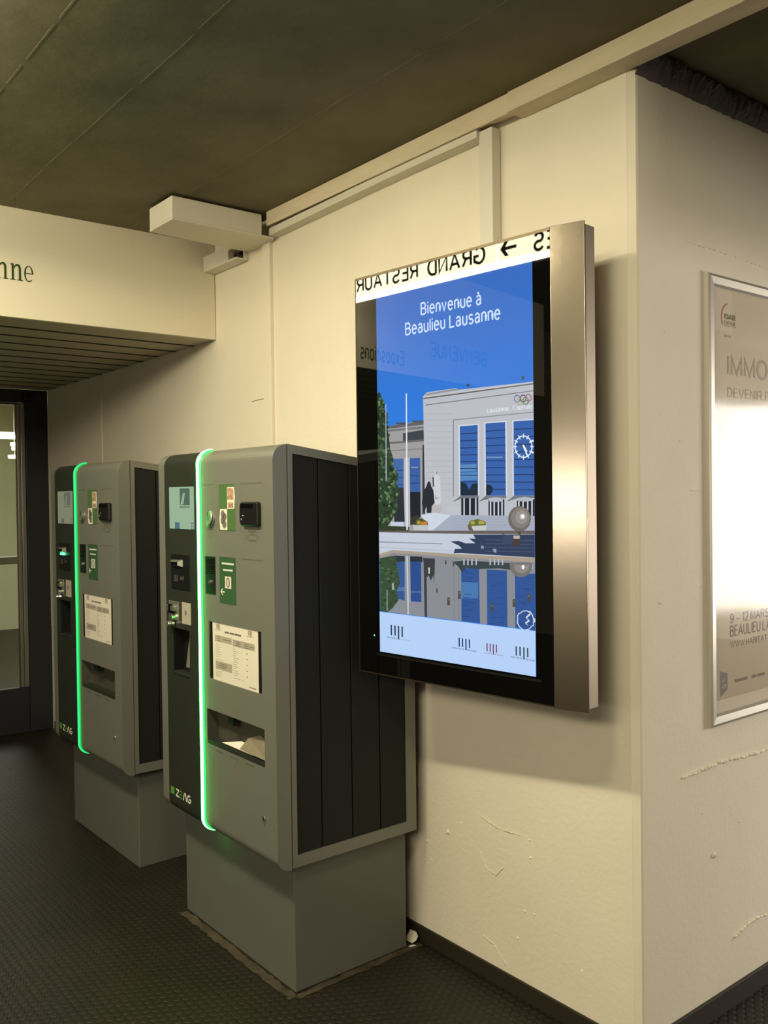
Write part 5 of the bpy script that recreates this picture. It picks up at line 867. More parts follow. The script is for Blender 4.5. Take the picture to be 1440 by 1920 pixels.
[[206,216,228],[[-0.197,1.1915],[-0.2021,1.1946],[-0.1999,1.1968],[-0.1954,1.194]]],
[[206,216,228],[[-0.2021,1.1946],[-0.2067,1.201],[-0.2038,1.2026],[-0.1999,1.1968]]],
[[206,216,228],[[-0.2067,1.201],[-0.2097,1.2059],[-0.2065,1.207],[-0.2038,1.2026]]],
[[206,216,228],[[-0.2097,1.2059],[-0.2091,1.213],[-0.2058,1.2132],[-0.2065,1.207]]],
[[206,216,228],[[-0.2091,1.213],[-0.2086,1.2201],[-0.2055,1.2196],[-0.2058,1.2132]]],
[[206,216,228],[[-0.2086,1.2201],[-0.2091,1.2263],[-0.2063,1.2252],[-0.2055,1.2196]]],
[[206,216,228],[[-0.2091,1.2263],[-0.2043,1.2329],[-0.202,1.2312],[-0.2063,1.2252]]],
[[206,216,228],[[-0.2043,1.2329],[-0.1969,1.2353],[-0.1952,1.2332],[-0.202,1.2312]]],
[[206,216,228],[[-0.1969,1.2353],[-0.1913,1.2407],[-0.1903,1.2382],[-0.1952,1.2332]]],
[[206,216,228],[[-0.1913,1.2407],[-0.1841,1.2413],[-0.1838,1.2388],[-0.1903,1.2382]]],
[[206,216,228],[[-0.1841,1.2413],[-0.1772,1.243],[-0.1776,1.2404],[-0.1838,1.2388]]],
[[206,216,228],[[-0.1772,1.243],[-0.1709,1.2412],[-0.1719,1.2386],[-0.1776,1.2404]]],
[[206,216,228],[[-0.1709,1.2412],[-0.1644,1.2409],[-0.166,1.2385],[-0.1719,1.2386]]],
[[206,216,228],[[-0.1644,1.2409],[-0.1588,1.235],[-0.1611,1.2329],[-0.166,1.2385]]],
[[206,216,228],[[-0.1588,1.235],[-0.1564,1.2303],[-0.1591,1.2287],[-0.1611,1.2329]]],
[[206,216,228],[[-0.1564,1.2303],[-0.1546,1.2241],[-0.1576,1.2231],[-0.1591,1.2287]]],
[[206,216,228],[[-0.1546,1.2241],[-0.1401,1.2191],[-0.1551,1.2178],[-0.1576,1.2231]]],
[[214,222,234],[[-0.1766,1.2421],[-0.1647,1.2391],[-0.1615,1.2361],[-0.1735,1.2384]]],
[[214,222,234],[[-0.1667,1.2364],[-0.1809,1.2237],[-0.1777,1.2207],[-0.1636,1.2327]]],
[[214,222,234],[[-0.1809,1.2237],[-0.1697,1.2181],[-0.1666,1.2151],[-0.1777,1.22]]],
[[214,222,234],[[-0.1709,1.218],[-0.1831,1.2087],[-0.1799,1.2057],[-0.1678,1.2144]]],
[[214,222,234],[[-0.1831,1.2087],[-0.1751,1.2045],[-0.1719,1.2015],[-0.1799,1.2051]]],
[[226,234,246],[[-0.1528,1.6792],[-0.1534,1.6735],[-0.1569,1.6743],[-0.1564,1.6794]]],
[[226,234,246],[[-0.1534,1.6735],[-0.1552,1.668],[-0.1583,1.6694],[-0.1569,1.6743]]],
[[226,234,246],[[-0.1552,1.668],[-0.1579,1.6629],[-0.1607,1.6649],[-0.1583,1.6694]]],
[[226,234,246],[[-0.1579,1.6629],[-0.1616,1.6586],[-0.1638,1.6609],[-0.1607,1.6649]]],
[[226,234,246],[[-0.1616,1.6586],[-0.1661,1.655],[-0.1678,1.6577],[-0.1638,1.6609]]],
[[226,234,246],[[-0.1661,1.655],[-0.1713,1.6525],[-0.1724,1.6553],[-0.1678,1.6577]]],
[[226,234,246],[[-0.1713,1.6525],[-0.1768,1.651],[-0.1774,1.6539],[-0.1724,1.6553]]],
[[226,234,246],[[-0.1768,1.651],[-0.1826,1.6507],[-0.1826,1.6536],[-0.1774,1.6539]]],
[[226,234,246],[[-0.1826,1.6507],[-0.1884,1.6515],[-0.1878,1.6543],[-0.1826,1.6536]]],
[[226,234,246],[[-0.1884,1.6515],[-0.194,1.6534],[-0.1928,1.6562],[-0.1878,1.6543]]],
[[226,234,246],[[-0.194,1.6534],[-0.1992,1.6564],[-0.1974,1.6589],[-0.1928,1.6562]]],
[[226,234,246],[[-0.1992,1.6564],[-0.2037,1.6604],[-0.2014,1.6626],[-0.1974,1.6589]]],
[[226,234,246],[[-0.2037,1.6604],[-0.2074,1.6651],[-0.2045,1.6669],[-0.2014,1.6626]]],
[[226,234,246],[[-0.2074,1.6651],[-0.2101,1.6705],[-0.2068,1.6717],[-0.2045,1.6669]]],
[[226,234,246],[[-0.2101,1.6705],[-0.2118,1.6762],[-0.2082,1.6768],[-0.2068,1.6717]]],
[[226,234,246],[[-0.2118,1.6762],[-0.2123,1.6821],[-0.2086,1.682],[-0.2082,1.6768]]],
[[226,234,246],[[-0.2123,1.6821],[-0.2116,1.688],[-0.208,1.6871],[-0.2086,1.682]]],
[[226,234,246],[[-0.2116,1.688],[-0.2098,1.6936],[-0.2066,1.6921],[-0.208,1.6871]]],
[[226,234,246],[[-0.2098,1.6936],[-0.207,1.6987],[-0.2042,1.6967],[-0.2066,1.6921]]],
[[226,234,246],[[-0.207,1.6987],[-0.2032,1.7031],[-0.2009,1.7006],[-0.2042,1.6967]]],
[[226,234,246],[[-0.2032,1.7031],[-0.1986,1.7066],[-0.1969,1.7039],[-0.2009,1.7006]]],
[[226,234,246],[[-0.1986,1.7066],[-0.1934,1.7091],[-0.1922,1.7062],[-0.1969,1.7039]]],
[[226,234,246],[[-0.1934,1.7091],[-0.1877,1.7104],[-0.1872,1.7075],[-0.1922,1.7062]]],
[[226,234,246],[[-0.1877,1.7104],[-0.1819,1.7107],[-0.1819,1.7078],[-0.1872,1.7075]]],
[[226,234,246],[[-0.1819,1.7107],[-0.1761,1.7098],[-0.1767,1.7069],[-0.1819,1.7078]]],
[[226,234,246],[[-0.1761,1.7098],[-0.1706,1.7078],[-0.1718,1.705],[-0.1767,1.7069]]],
[[226,234,246],[[-0.1706,1.7078],[-0.1655,1.7047],[-0.1673,1.7022],[-0.1718,1.705]]],
[[226,234,246],[[-0.1655,1.7047],[-0.1611,1.7008],[-0.1634,1.6986],[-0.1673,1.7022]]],
[[226,234,246],[[-0.1611,1.7008],[-0.1575,1.696],[-0.1603,1.6943],[-0.1634,1.6986]]],
[[226,234,246],[[-0.1575,1.696],[-0.1549,1.6907],[-0.1581,1.6896],[-0.1603,1.6943]]],
[[226,234,246],[[-0.1549,1.6907],[-0.1533,1.6851],[-0.1568,1.6846],[-0.1581,1.6896]]],
[[226,234,246],[[-0.1533,1.6851],[-0.1528,1.6792],[-0.1564,1.6794],[-0.1568,1.6846]]],
[[226,234,246],[[-0.1607,1.6783],[-0.1481,1.6777],[-0.1481,1.6803],[-0.1607,1.6809]]],
[[226,234,246],[[-0.1645,1.6673],[-0.1536,1.661],[-0.1402,1.6627],[-0.1629,1.6695]]],
[[226,234,246],[[-0.1731,1.6598],[-0.1668,1.6494],[-0.1641,1.6506],[-0.1703,1.661]]],
[[226,234,246],[[-0.1842,1.6579],[-0.1843,1.6461],[-0.1811,1.646],[-0.1809,1.6578]]],
[[226,234,246],[[-0.1948,1.6621],[-0.2014,1.6521],[-0.1986,1.6507],[-0.192,1.6607]]],
[[226,234,246],[[-0.2021,1.6713],[-0.2135,1.6659],[-0.2119,1.6635],[-0.2005,1.6689]]],
[[226,234,246],[[-0.2041,1.6831],[-0.2172,1.6837],[-0.2172,1.6811],[-0.2041,1.6804]]],
[[226,234,246],[[-0.2002,1.6942],[-0.2114,1.7007],[-0.2131,1.6985],[-0.2018,1.692]]],
[[226,234,246],[[-0.1915,1.7016],[-0.1979,1.7122],[-0.2007,1.711],[-0.1943,1.7005]]],
[[226,234,246],[[-0.1804,1.7034],[-0.1803,1.7152],[-0.1835,1.7153],[-0.1836,1.7036]]],
[[226,234,246],[[-0.1699,1.6991],[-0.1634,1.7089],[-0.1661,1.7104],[-0.1726,1.7006]]],
[[226,234,246],[[-0.1627,1.69],[-0.1399,1.6946],[-0.1532,1.6975],[-0.1642,1.6923]]],
[[70,66,60],[[-0.1738,1.6816],[-0.1742,1.6796],[-0.1753,1.6778],[-0.1769,1.6764],[-0.1789,1.6756],[-0.1811,1.6754],[-0.1834,1.6758],[-0.1854,1.6769],[-0.187,1.6784],[-0.188,1.6802],[-0.1883,1.6823],[-0.1879,1.6843],[-0.1869,1.6861],[-0.1852,1.6874],[-0.1832,1.6882],[-0.181,1.6884],[-0.1787,1.688],[-0.1767,1.687],[-0.1752,1.6855],[-0.1742,1.6836]]],
[[236,242,250],[[-0.1866,1.6848],[-0.1818,1.6865],[-0.167,1.6552],[-0.1702,1.6528]]],
[[220,228,240],[[-0.1842,1.6867],[-0.1786,1.6838],[-0.1692,1.667],[-0.1732,1.6672]]],
[[96,120,170],[[-0.1904,1.8092],[-0.1911,1.8057],[-0.1941,1.807],[-0.1936,1.8095]]],
[[96,120,170],[[-0.1911,1.8057],[-0.193,1.8027],[-0.1953,1.8048],[-0.1941,1.807]]],
[[96,120,170],[[-0.193,1.8027],[-0.196,1.8007],[-0.1974,1.8031],[-0.1953,1.8048]]],
[[96,120,170],[[-0.196,1.8007],[-0.1995,1.7997],[-0.2,1.8023],[-0.1974,1.8031]]],
[[96,120,170],[[-0.1995,1.7997],[-0.2034,1.8],[-0.2028,1.8026],[-0.2,1.8023]]],
[[96,120,170],[[-0.2034,1.8],[-0.2069,1.8016],[-0.2055,1.8038],[-0.2028,1.8026]]],
[[96,120,170],[[-0.2069,1.8016],[-0.2098,1.8042],[-0.2075,1.8058],[-0.2055,1.8038]]],
[[96,120,170],[[-0.2098,1.8042],[-0.2117,1.8075],[-0.2087,1.8083],[-0.2075,1.8058]]],
[[96,120,170],[[-0.2117,1.8075],[-0.2123,1.8111],[-0.2091,1.8109],[-0.2087,1.8083]]],
[[96,120,170],[[-0.2123,1.8111],[-0.2116,1.8147],[-0.2086,1.8134],[-0.2091,1.8109]]],
[[96,120,170],[[-0.2116,1.8147],[-0.2097,1.8177],[-0.2074,1.8156],[-0.2086,1.8134]]],
[[96,120,170],[[-0.2097,1.8177],[-0.2067,1.8198],[-0.2053,1.8173],[-0.2074,1.8156]]],
[[96,120,170],[[-0.2067,1.8198],[-0.2031,1.8207],[-0.2027,1.818],[-0.2053,1.8173]]],
[[96,120,170],[[-0.2031,1.8207],[-0.1993,1.8203],[-0.1998,1.8178],[-0.2027,1.818]]],
[[96,120,170],[[-0.1993,1.8203],[-0.1957,1.8188],[-0.1972,1.8165],[-0.1998,1.8178]]],
[[96,120,170],[[-0.1957,1.8188],[-0.1929,1.8162],[-0.1952,1.8145],[-0.1972,1.8165]]],
[[96,120,170],[[-0.1929,1.8162],[-0.191,1.8129],[-0.194,1.8121],[-0.1952,1.8145]]],
[[96,120,170],[[-0.191,1.8129],[-0.1904,1.8092],[-0.1936,1.8095],[-0.194,1.8121]]],
[[82,82,84],[[-0.1711,1.8082],[-0.1718,1.8047],[-0.1748,1.806],[-0.1743,1.8085]]],
[[82,82,84],[[-0.1718,1.8047],[-0.1737,1.8018],[-0.176,1.8038],[-0.1748,1.806]]],
[[82,82,84],[[-0.1737,1.8018],[-0.1766,1.7997],[-0.178,1.8021],[-0.176,1.8038]]],
[[82,82,84],[[-0.1766,1.7997],[-0.1802,1.7987],[-0.1806,1.8014],[-0.178,1.8021]]],
[[82,82,84],[[-0.1802,1.7987],[-0.1839,1.7991],[-0.1834,1.8016],[-0.1806,1.8014]]],
[[82,82,84],[[-0.1839,1.7991],[-0.1875,1.8006],[-0.186,1.8028],[-0.1834,1.8016]]],
[[82,82,84],[[-0.1875,1.8006],[-0.1903,1.8032],[-0.188,1.8048],[-0.186,1.8028]]],
[[82,82,84],[[-0.1903,1.8032],[-0.1922,1.8065],[-0.1892,1.8073],[-0.188,1.8048]]],
[[82,82,84],[[-0.1922,1.8065],[-0.1928,1.8101],[-0.1896,1.8098],[-0.1892,1.8073]]],
[[82,82,84],[[-0.1928,1.8101],[-0.1921,1.8136],[-0.1892,1.8123],[-0.1896,1.8098]]],
[[82,82,84],[[-0.1921,1.8136],[-0.1902,1.8166],[-0.1879,1.8146],[-0.1892,1.8123]]],
[[82,82,84],[[-0.1902,1.8166],[-0.1873,1.8187],[-0.1859,1.8162],[-0.1879,1.8146]]],
[[82,82,84],[[-0.1873,1.8187],[-0.1837,1.8196],[-0.1833,1.817],[-0.1859,1.8162]]],
[[82,82,84],[[-0.1837,1.8196],[-0.1799,1.8192],[-0.1804,1.8167],[-0.1833,1.817]]],
[[82,82,84],[[-0.1799,1.8192],[-0.1764,1.8177],[-0.1779,1.8155],[-0.1804,1.8167]]],
[[82,82,84],[[-0.1764,1.8177],[-0.1736,1.8151],[-0.1759,1.8135],[-0.1779,1.8155]]],
[[82,82,84],[[-0.1736,1.8151],[-0.1718,1.8118],[-0.1747,1.8111],[-0.1759,1.8135]]],
[[82,82,84],[[-0.1718,1.8118],[-0.1711,1.8082],[-0.1743,1.8085],[-0.1747,1.8111]]],
[[190,92,96],[[-0.1537,1.8086],[-0.1544,1.8052],[-0.1572,1.8064],[-0.1568,1.8089]]],
[[190,92,96],[[-0.1544,1.8052],[-0.1562,1.8022],[-0.1585,1.8042],[-0.1572,1.8064]]],
[[190,92,96],[[-0.1562,1.8022],[-0.1591,1.8001],[-0.1605,1.8026],[-0.1585,1.8042]]],
[[190,92,96],[[-0.1591,1.8001],[-0.1626,1.7992],[-0.1631,1.8018],[-0.1605,1.8026]]],
[[190,92,96],[[-0.1626,1.7992],[-0.1663,1.7995],[-0.1658,1.8021],[-0.1631,1.8018]]],
[[190,92,96],[[-0.1663,1.7995],[-0.1698,1.8011],[-0.1684,1.8033],[-0.1658,1.8021]]],
[[190,92,96],[[-0.1698,1.8011],[-0.1727,1.8036],[-0.1704,1.8053],[-0.1684,1.8033]]],
[[190,92,96],[[-0.1727,1.8036],[-0.1745,1.8069],[-0.1716,1.8077],[-0.1704,1.8053]]],
[[190,92,96],[[-0.1745,1.8069],[-0.1751,1.8105],[-0.1719,1.8102],[-0.1716,1.8077]]],
[[190,92,96],[[-0.1751,1.8105],[-0.1744,1.814],[-0.1715,1.8127],[-0.1719,1.8102]]],
[[190,92,96],[[-0.1744,1.814],[-0.1725,1.817],[-0.1703,1.8149],[-0.1715,1.8127]]],
[[190,92,96],[[-0.1725,1.817],[-0.1696,1.819],[-0.1683,1.8166],[-0.1703,1.8149]]],
[[190,92,96],[[-0.1696,1.819],[-0.1661,1.8199],[-0.1657,1.8173],[-0.1683,1.8166]]],
[[190,92,96],[[-0.1661,1.8199],[-0.1624,1.8196],[-0.1629,1.8171],[-0.1657,1.8173]]],
[[190,92,96],[[-0.1624,1.8196],[-0.1589,1.8181],[-0.1603,1.8159],[-0.1629,1.8171]]],
[[190,92,96],[[-0.1589,1.8181],[-0.1561,1.8155],[-0.1584,1.8139],[-0.1603,1.8159]]],
[[190,92,96],[[-0.1561,1.8155],[-0.1543,1.8122],[-0.1572,1.8115],[-0.1584,1.8139]]],
[[190,92,96],[[-0.1543,1.8122],[-0.1537,1.8086],[-0.1568,1.8089],[-0.1572,1.8115]]],
[[196,172,110],[[-0.1812,1.801],[-0.1819,1.7974],[-0.1849,1.7987],[-0.1844,1.8012]]],
[[196,172,110],[[-0.1819,1.7974],[-0.1839,1.7945],[-0.1861,1.7965],[-0.1849,1.7987]]],
[[196,172,110],[[-0.1839,1.7945],[-0.1868,1.7924],[-0.1882,1.7948],[-0.1861,1.7965]]],
[[196,172,110],[[-0.1868,1.7924],[-0.1903,1.7914],[-0.1908,1.794],[-0.1882,1.7948]]],
[[196,172,110],[[-0.1903,1.7914],[-0.1941,1.7917],[-0.1936,1.7943],[-0.1908,1.794]]],
[[196,172,110],[[-0.1941,1.7917],[-0.1977,1.7933],[-0.1962,1.7955],[-0.1936,1.7943]]],
[[196,172,110],[[-0.1977,1.7933],[-0.2006,1.7958],[-0.1982,1.7975],[-0.1962,1.7955]]],
[[196,172,110],[[-0.2006,1.7958],[-0.2024,1.7992],[-0.1994,1.7999],[-0.1982,1.7975]]],
[[196,172,110],[[-0.2024,1.7992],[-0.203,1.8028],[-0.1998,1.8025],[-0.1994,1.7999]]],
[[196,172,110],[[-0.203,1.8028],[-0.2023,1.8063],[-0.1994,1.805],[-0.1998,1.8025]]],
[[196,172,110],[[-0.2023,1.8063],[-0.2004,1.8093],[-0.1981,1.8073],[-0.1994,1.805]]],
[[196,172,110],[[-0.2004,1.8093],[-0.1975,1.8114],[-0.1961,1.8089],[-0.1981,1.8073]]],
[[196,172,110],[[-0.1975,1.8114],[-0.1939,1.8123],[-0.1934,1.8097],[-0.1961,1.8089]]],
[[196,172,110],[[-0.1939,1.8123],[-0.1901,1.812],[-0.1906,1.8095],[-0.1934,1.8097]]],
[[196,172,110],[[-0.1901,1.812],[-0.1866,1.8104],[-0.188,1.8082],[-0.1906,1.8095]]],
[[196,172,110],[[-0.1866,1.8104],[-0.1837,1.8079],[-0.186,1.8062],[-0.188,1.8082]]],
[[196,172,110],[[-0.1837,1.8079],[-0.1818,1.8046],[-0.1848,1.8038],[-0.186,1.8062]]],
[[196,172,110],[[-0.1818,1.8046],[-0.1812,1.801],[-0.1844,1.8012],[-0.1848,1.8038]]],
[[90,134,110],[[-0.1629,1.801],[-0.1636,1.7975],[-0.1665,1.7988],[-0.166,1.8013]]],
[[90,134,110],[[-0.1636,1.7975],[-0.1655,1.7946],[-0.1677,1.7966],[-0.1665,1.7988]]],
[[90,134,110],[[-0.1655,1.7946],[-0.1683,1.7925],[-0.1697,1.7949],[-0.1677,1.7966]]],
[[90,134,110],[[-0.1683,1.7925],[-0.1719,1.7915],[-0.1723,1.7942],[-0.1697,1.7949]]],
[[90,134,110],[[-0.1719,1.7915],[-0.1756,1.7919],[-0.1751,1.7944],[-0.1723,1.7942]]],
[[90,134,110],[[-0.1756,1.7919],[-0.1791,1.7934],[-0.1777,1.7956],[-0.1751,1.7944]]],
[[90,134,110],[[-0.1791,1.7934],[-0.182,1.7959],[-0.1797,1.7976],[-0.1777,1.7956]]],
[[90,134,110],[[-0.182,1.7959],[-0.1838,1.7992],[-0.1809,1.8],[-0.1797,1.7976]]],
[[90,134,110],[[-0.1838,1.7992],[-0.1844,1.8029],[-0.1812,1.8026],[-0.1809,1.8]]],
[[90,134,110],[[-0.1844,1.8029],[-0.1837,1.8064],[-0.1808,1.8051],[-0.1812,1.8026]]],
[[90,134,110],[[-0.1837,1.8064],[-0.1818,1.8093],[-0.1796,1.8073],[-0.1808,1.8051]]],
[[90,134,110],[[-0.1818,1.8093],[-0.1789,1.8114],[-0.1775,1.8089],[-0.1796,1.8073]]],
[[90,134,110],[[-0.1789,1.8114],[-0.1754,1.8123],[-0.1749,1.8097],[-0.1775,1.8089]]],
[[90,134,110],[[-0.1754,1.8123],[-0.1716,1.812],[-0.1721,1.8095],[-0.1749,1.8097]]],
[[90,134,110],[[-0.1716,1.812],[-0.1681,1.8105],[-0.1695,1.8083],[-0.1721,1.8095]]],
[[90,134,110],[[-0.1681,1.8105],[-0.1653,1.8079],[-0.1676,1.8063],[-0.1695,1.8083]]],
[[90,134,110],[[-0.1653,1.8079],[-0.1635,1.8046],[-0.1664,1.8038],[-0.1676,1.8063]]],
[[90,134,110],[[-0.1635,1.8046],[-0.1629,1.801],[-0.166,1.8013],[-0.1664,1.8038]]],
[[70,78,92],[[-0.3664,1.8626],[-0.3675,1.8601],[-0.3705,1.8588],[-0.3741,1.8591],[-0.377,1.861],[-0.378,1.8638],[-0.3769,1.8663],[-0.3739,1.8676],[-0.3704,1.8673],[-0.3675,1.8654]]],
[[70,78,92],[[-0.3731,1.8633],[-0.3713,1.8631],[-0.3714,1.8549],[-0.3732,1.855]]],
[[70,78,92],[[-0.1769,1.8643],[-0.1779,1.862],[-0.1805,1.8607],[-0.1837,1.861],[-0.1863,1.8628],[-0.1873,1.8654],[-0.1863,1.8678],[-0.1836,1.8691],[-0.1804,1.8687],[-0.1778,1.8669]]],
[[70,78,92],[[-0.1829,1.865],[-0.1813,1.8648],[-0.1814,1.857],[-0.183,1.8571]]],
[[182,210,248],[[-0.7509,1.1926],[-0.139,1.1897],[-0.1405,1.0591],[-0.7531,1.0673]]],
[[44,52,78],[[-0.6934,1.1556],[-0.6874,1.1558],[-0.6875,1.1242],[-0.6934,1.124]]],
[[44,52,78],[[-0.6774,1.1556],[-0.6715,1.1558],[-0.6715,1.1244],[-0.6774,1.1242]]],
[[44,52,78],[[-0.6621,1.1556],[-0.6562,1.1558],[-0.6564,1.1139],[-0.6623,1.1137]]],
[[44,52,78],[[-0.6466,1.1549],[-0.6408,1.155],[-0.6408,1.1232],[-0.6466,1.1229]]],
[[34,56,108],[[-0.4178,1.1444],[-0.413,1.1446],[-0.4129,1.1191],[-0.4176,1.1189]]],
[[34,56,108],[[-0.4055,1.1438],[-0.4008,1.1439],[-0.4006,1.1191],[-0.4054,1.119]]],
[[34,56,108],[[-0.3928,1.1438],[-0.3881,1.1439],[-0.3881,1.1115],[-0.3928,1.1114]]],
[[34,56,108],[[-0.38,1.1436],[-0.3753,1.1437],[-0.3752,1.1191],[-0.3798,1.1189]]],
[[128,58,92],[[-0.3158,1.1397],[-0.3117,1.1397],[-0.3115,1.1172],[-0.3156,1.1171]]],
[[128,58,92],[[-0.3044,1.1396],[-0.3004,1.1397],[-0.3002,1.1172],[-0.3042,1.1171]]],
[[128,58,92],[[-0.2934,1.1397],[-0.2894,1.1397],[-0.2893,1.1105],[-0.2933,1.1104]]],
[[128,58,92],[[-0.2826,1.1394],[-0.2787,1.1394],[-0.2785,1.1169],[-0.2824,1.1169]]],
[[48,60,72],[[-0.2151,1.1424],[-0.2106,1.1425],[-0.2105,1.1172],[-0.215,1.117]]],
[[48,60,72],[[-0.2024,1.1423],[-0.1979,1.1424],[-0.1978,1.1172],[-0.2022,1.1171]]],
[[48,60,72],[[-0.1895,1.1423],[-0.1851,1.1424],[-0.1851,1.1094],[-0.1895,1.1092]]],
[[48,60,72],[[-0.1772,1.142],[-0.1729,1.1422],[-0.1727,1.117],[-0.1771,1.1168]]]
]
TXT = [["Bienvenue à",-0.5516,2.089,-0.3208,2.0831,0.0329,[205,225,250]],["Beaulieu Lausanne",-0.6161,2.038,-0.2544,2.0333,0.0335,[205,225,250]],["Lausanne",-0.3047,1.7806,-0.2304,1.781,0.0111,[226,232,240]],["Capitale",-0.2172,1.7819,-0.1524,1.7807,0.0109,[226,232,240]],["BEAULIEU",-0.708,1.1141,-0.6667,1.1139,0.0041,[60,66,90]],["LAUSANNE",-0.652,1.1137,-0.6104,1.1134,0.004,[150,164,190]],["FONDATION DE",-0.4437,1.1114,-0.3971,1.112,0.0035,[40,60,108]],["BEAULIEU",-0.3847,1.1112,-0.3522,1.1107,0.0034,[40,60,108]],["CONGRÈS",-0.3241,1.1102,-0.2974,1.1107,0.003,[150,96,128]],["BEAULIEU",-0.2864,1.1105,-0.2586,1.1101,0.003,[150,96,128]],["THÉÂTRE DE",-0.2324,1.1099,-0.1932,1.1098,0.0033,[60,72,84]],["BEAULIEU",-0.1816,1.1087,-0.1511,1.1089,0.0032,[60,72,84]]]

# ------------------------------------------------------------------ setting
b = MB(); b.box(-11, 7, -7, 7, -.12, 0); floor = struct(b.build('floor', M['floor']))
CZ = 2.745
b = MB(); b.box(-2.337, 4, -1.42, 6, CZ, CZ+.25); ceiling = struct(b.build('ceiling', M['ceil']))
b = MB()
for y0, sd in ((-.42, 1), (-.95, 2), (-1.25, 3)):           # shutter-board joints of the concrete
    rr = random.Random(sd); x = -2.3
    while x < .6:
        L = rr.uniform(.1, .35); yy = y0+rr.uniform(-.004, .004)
        b.box(x, x+L, yy-.003, yy+.003, CZ-.001, CZ+.002); x += L+rr.uniform(0, .05)
b.build('board_joint', M['ceil'], ceiling)
b = MB(); b.box(-4.7, 6, -7, -1.43, 3.35, 3.5); struct(b.build('ceiling_upper', M['ceil']))
b = MB(); b.prism([(-.025, 0), (-.0235, .0012), (-.003, .009), (0, .015), (-.3, .315), (-4.742, .315), (-4.742, 0)], 'z', 0, 2.9)
wall_left = struct(b.build('wall_left', M['wall']))
b = MB(); b.prism([(0, .015), (0, 6), (-.3, 6), (-.3, .315)], 'z', 0, 2.9)
wall_right = struct(b.build('wall_right', M['wall']))
b = MB(); b.box(-5, 6, -7.1, -7, 0, 3.5); struct(b.build('wall_behind', M['bulk']))
b = MB(); b.box(6, 6.1, -6, 6, 0, 3.5); struct(b.build('wall_far', M['bulk']))

b = MB(); b.box(.52, .66, .1, 6, 2.20, CZ); struct(b.build('shade_beam', M['ceil']))  # unseen beam, added to keep light off the top of the right wall
# relief in the plaster: a joint, old fixing holes and paint blisters
def ridge(name, pts, r, wall, mm):
    b = MB(); rr = random.Random(len(pts)*7)
    P2 = []
    for a, c in zip(pts[:-1], pts[1:]):
        for k in range(6):
            t = k/6; P2.append([a[i]+(c[i]-a[i])*t+rr.uniform(-r, r)*.6 for i in range(3)])
    for a, c in zip(P2[:-1], P2[1:]): b.cyl(a, c, r*rr.uniform(.4, 1), r*rr.uniform(.4, 1), 6)
    return b.build(name, mm, wall, smooth=True)
E_ = .001
ridge('paint_ridge', [(E_, .20, .742), (E_, .33, .752), (E_, .42, .748), (E_, .55, .742), (E_, .75, .735)], .0055, wall_right, M['wall'])
ridge('paint_ridge', [(E_, .45, .20), (E_, .55, .225), (E_, .68, .215)], .005, wall_right, M['wall'])
ridge('paint_crack', [(E_, .24, 2.262), (E_, .40, 2.262), (E_, .58, 2.256), (E_, .72, 2.25)], .0025, wall_right, M['wall'])
ridge('paint_crack', [(E_, .245, 1.56), (E_, .32, 1.557)], .0015, wall_right, M['wall'])
b = MB()
for y, z, r in ((.359, .484, .012), (.30, 1.28, .004), (.1, 1.25, .006), (.2, 1.7, .003), (.13, 2.0, .004), (.5, .55, .004), (.3, .62, .004)):
    b.cyl((-.002, y, z), (r*.5, y, z), r, r*.5, 9)
b.build('paint_blister', M['wall'], wall_right, smooth=True)
b = MB()
for x, z, r in ((-.764, .421, .010), (-.397, .501, .006), (-.394, .448, .006), (-.381, .278, .006), (-.42, .275, .006), (-.70, .47, .004), (-.85, .30, .006), (-.2, .18, .004), (-.87, .36, .007), (-.45, .18, .005)):
    b.cyl((x, .002, z), (x, -r*.5, z), r, r*.5, 9)
b.build('paint_blister', M['wall'], wall_left, smooth=True)
ridge('paint_ridge', [(-.61, -E_, .40), (-.585, -E_, .36), (-.54, -E_, .345), (-.515, -E_, .375), (-.50, -E_, .385)], .0022, wall_left, M['wall'])
ridge('paint_ridge', [(-.60, -E_, .135), (-.55, -E_, .12), (-.51, -E_, .085), (-.50, -E_, .06)], .0025, wall_left, M['wall'])
ridge('paint_ridge', [(-.62, -E_, .52), (-.52, -E_, .50), (-.42, -E_, .505)], .002, wall_left, M['wall'])
b = MB(); b.box(-3.80, -3.765, -.006, 0, 1.2, 2.3); b.build('panel_joint', M['wall'], wall_left, bevel=.004)
b = MB(); b.box(-1.889, -1.826, -.016, 0, 0, 2.645); b.build('cover_strip', M['wall'], wall_left, bevel=.002)
ridge('paint_crack', [(-2.02, -E_, 1.98), (-1.95, -E_, 1.984), (-1.89, -E_, 1.982)], .0014, wall_left, M['print'])

# skirting
b = MB(); b.box(-4.7, -.0, -.009, 0, 0, .055); struct(b.build('baseboard_left', M['base'], bevel=.003))
b = MB(); b.box(0, .009, .0, 6, 0, .066); struct(b.build('baseboard_right', M['base'], bevel=.003))
b = MB()
rr = random.Random(4)
def dust(x0, x1, y0, y1, n, along):
    top = []; bot = []
    for i in range(n+1):
        t = i/n; a = rr.uniform(-.006, .006); c = rr.uniform(-.006, .006)
        if along == 'x': top.append((x0+(x1-x0)*t, y1+a, .0012)); bot.append((x0+(x1-x0)*t, y0+c, .0012))
        else: top.append((x1+a, y0+(y1-y0)*t, .0012)); bot.append((x0+c, y0+(y1-y0)*t, .0012))
    for i in range(n): b.face([bot[i], bot[i+1], top[i+1], top[i]])
dust(-1.64, -.885, -.560, -.530, 40, 'x'); dust(-.898, -.872, -.53, -.02, 16, 'y')
tag(b.build('dust_line', M['dust'], floor), 'worn dusty line on the floor around the nearer machine')

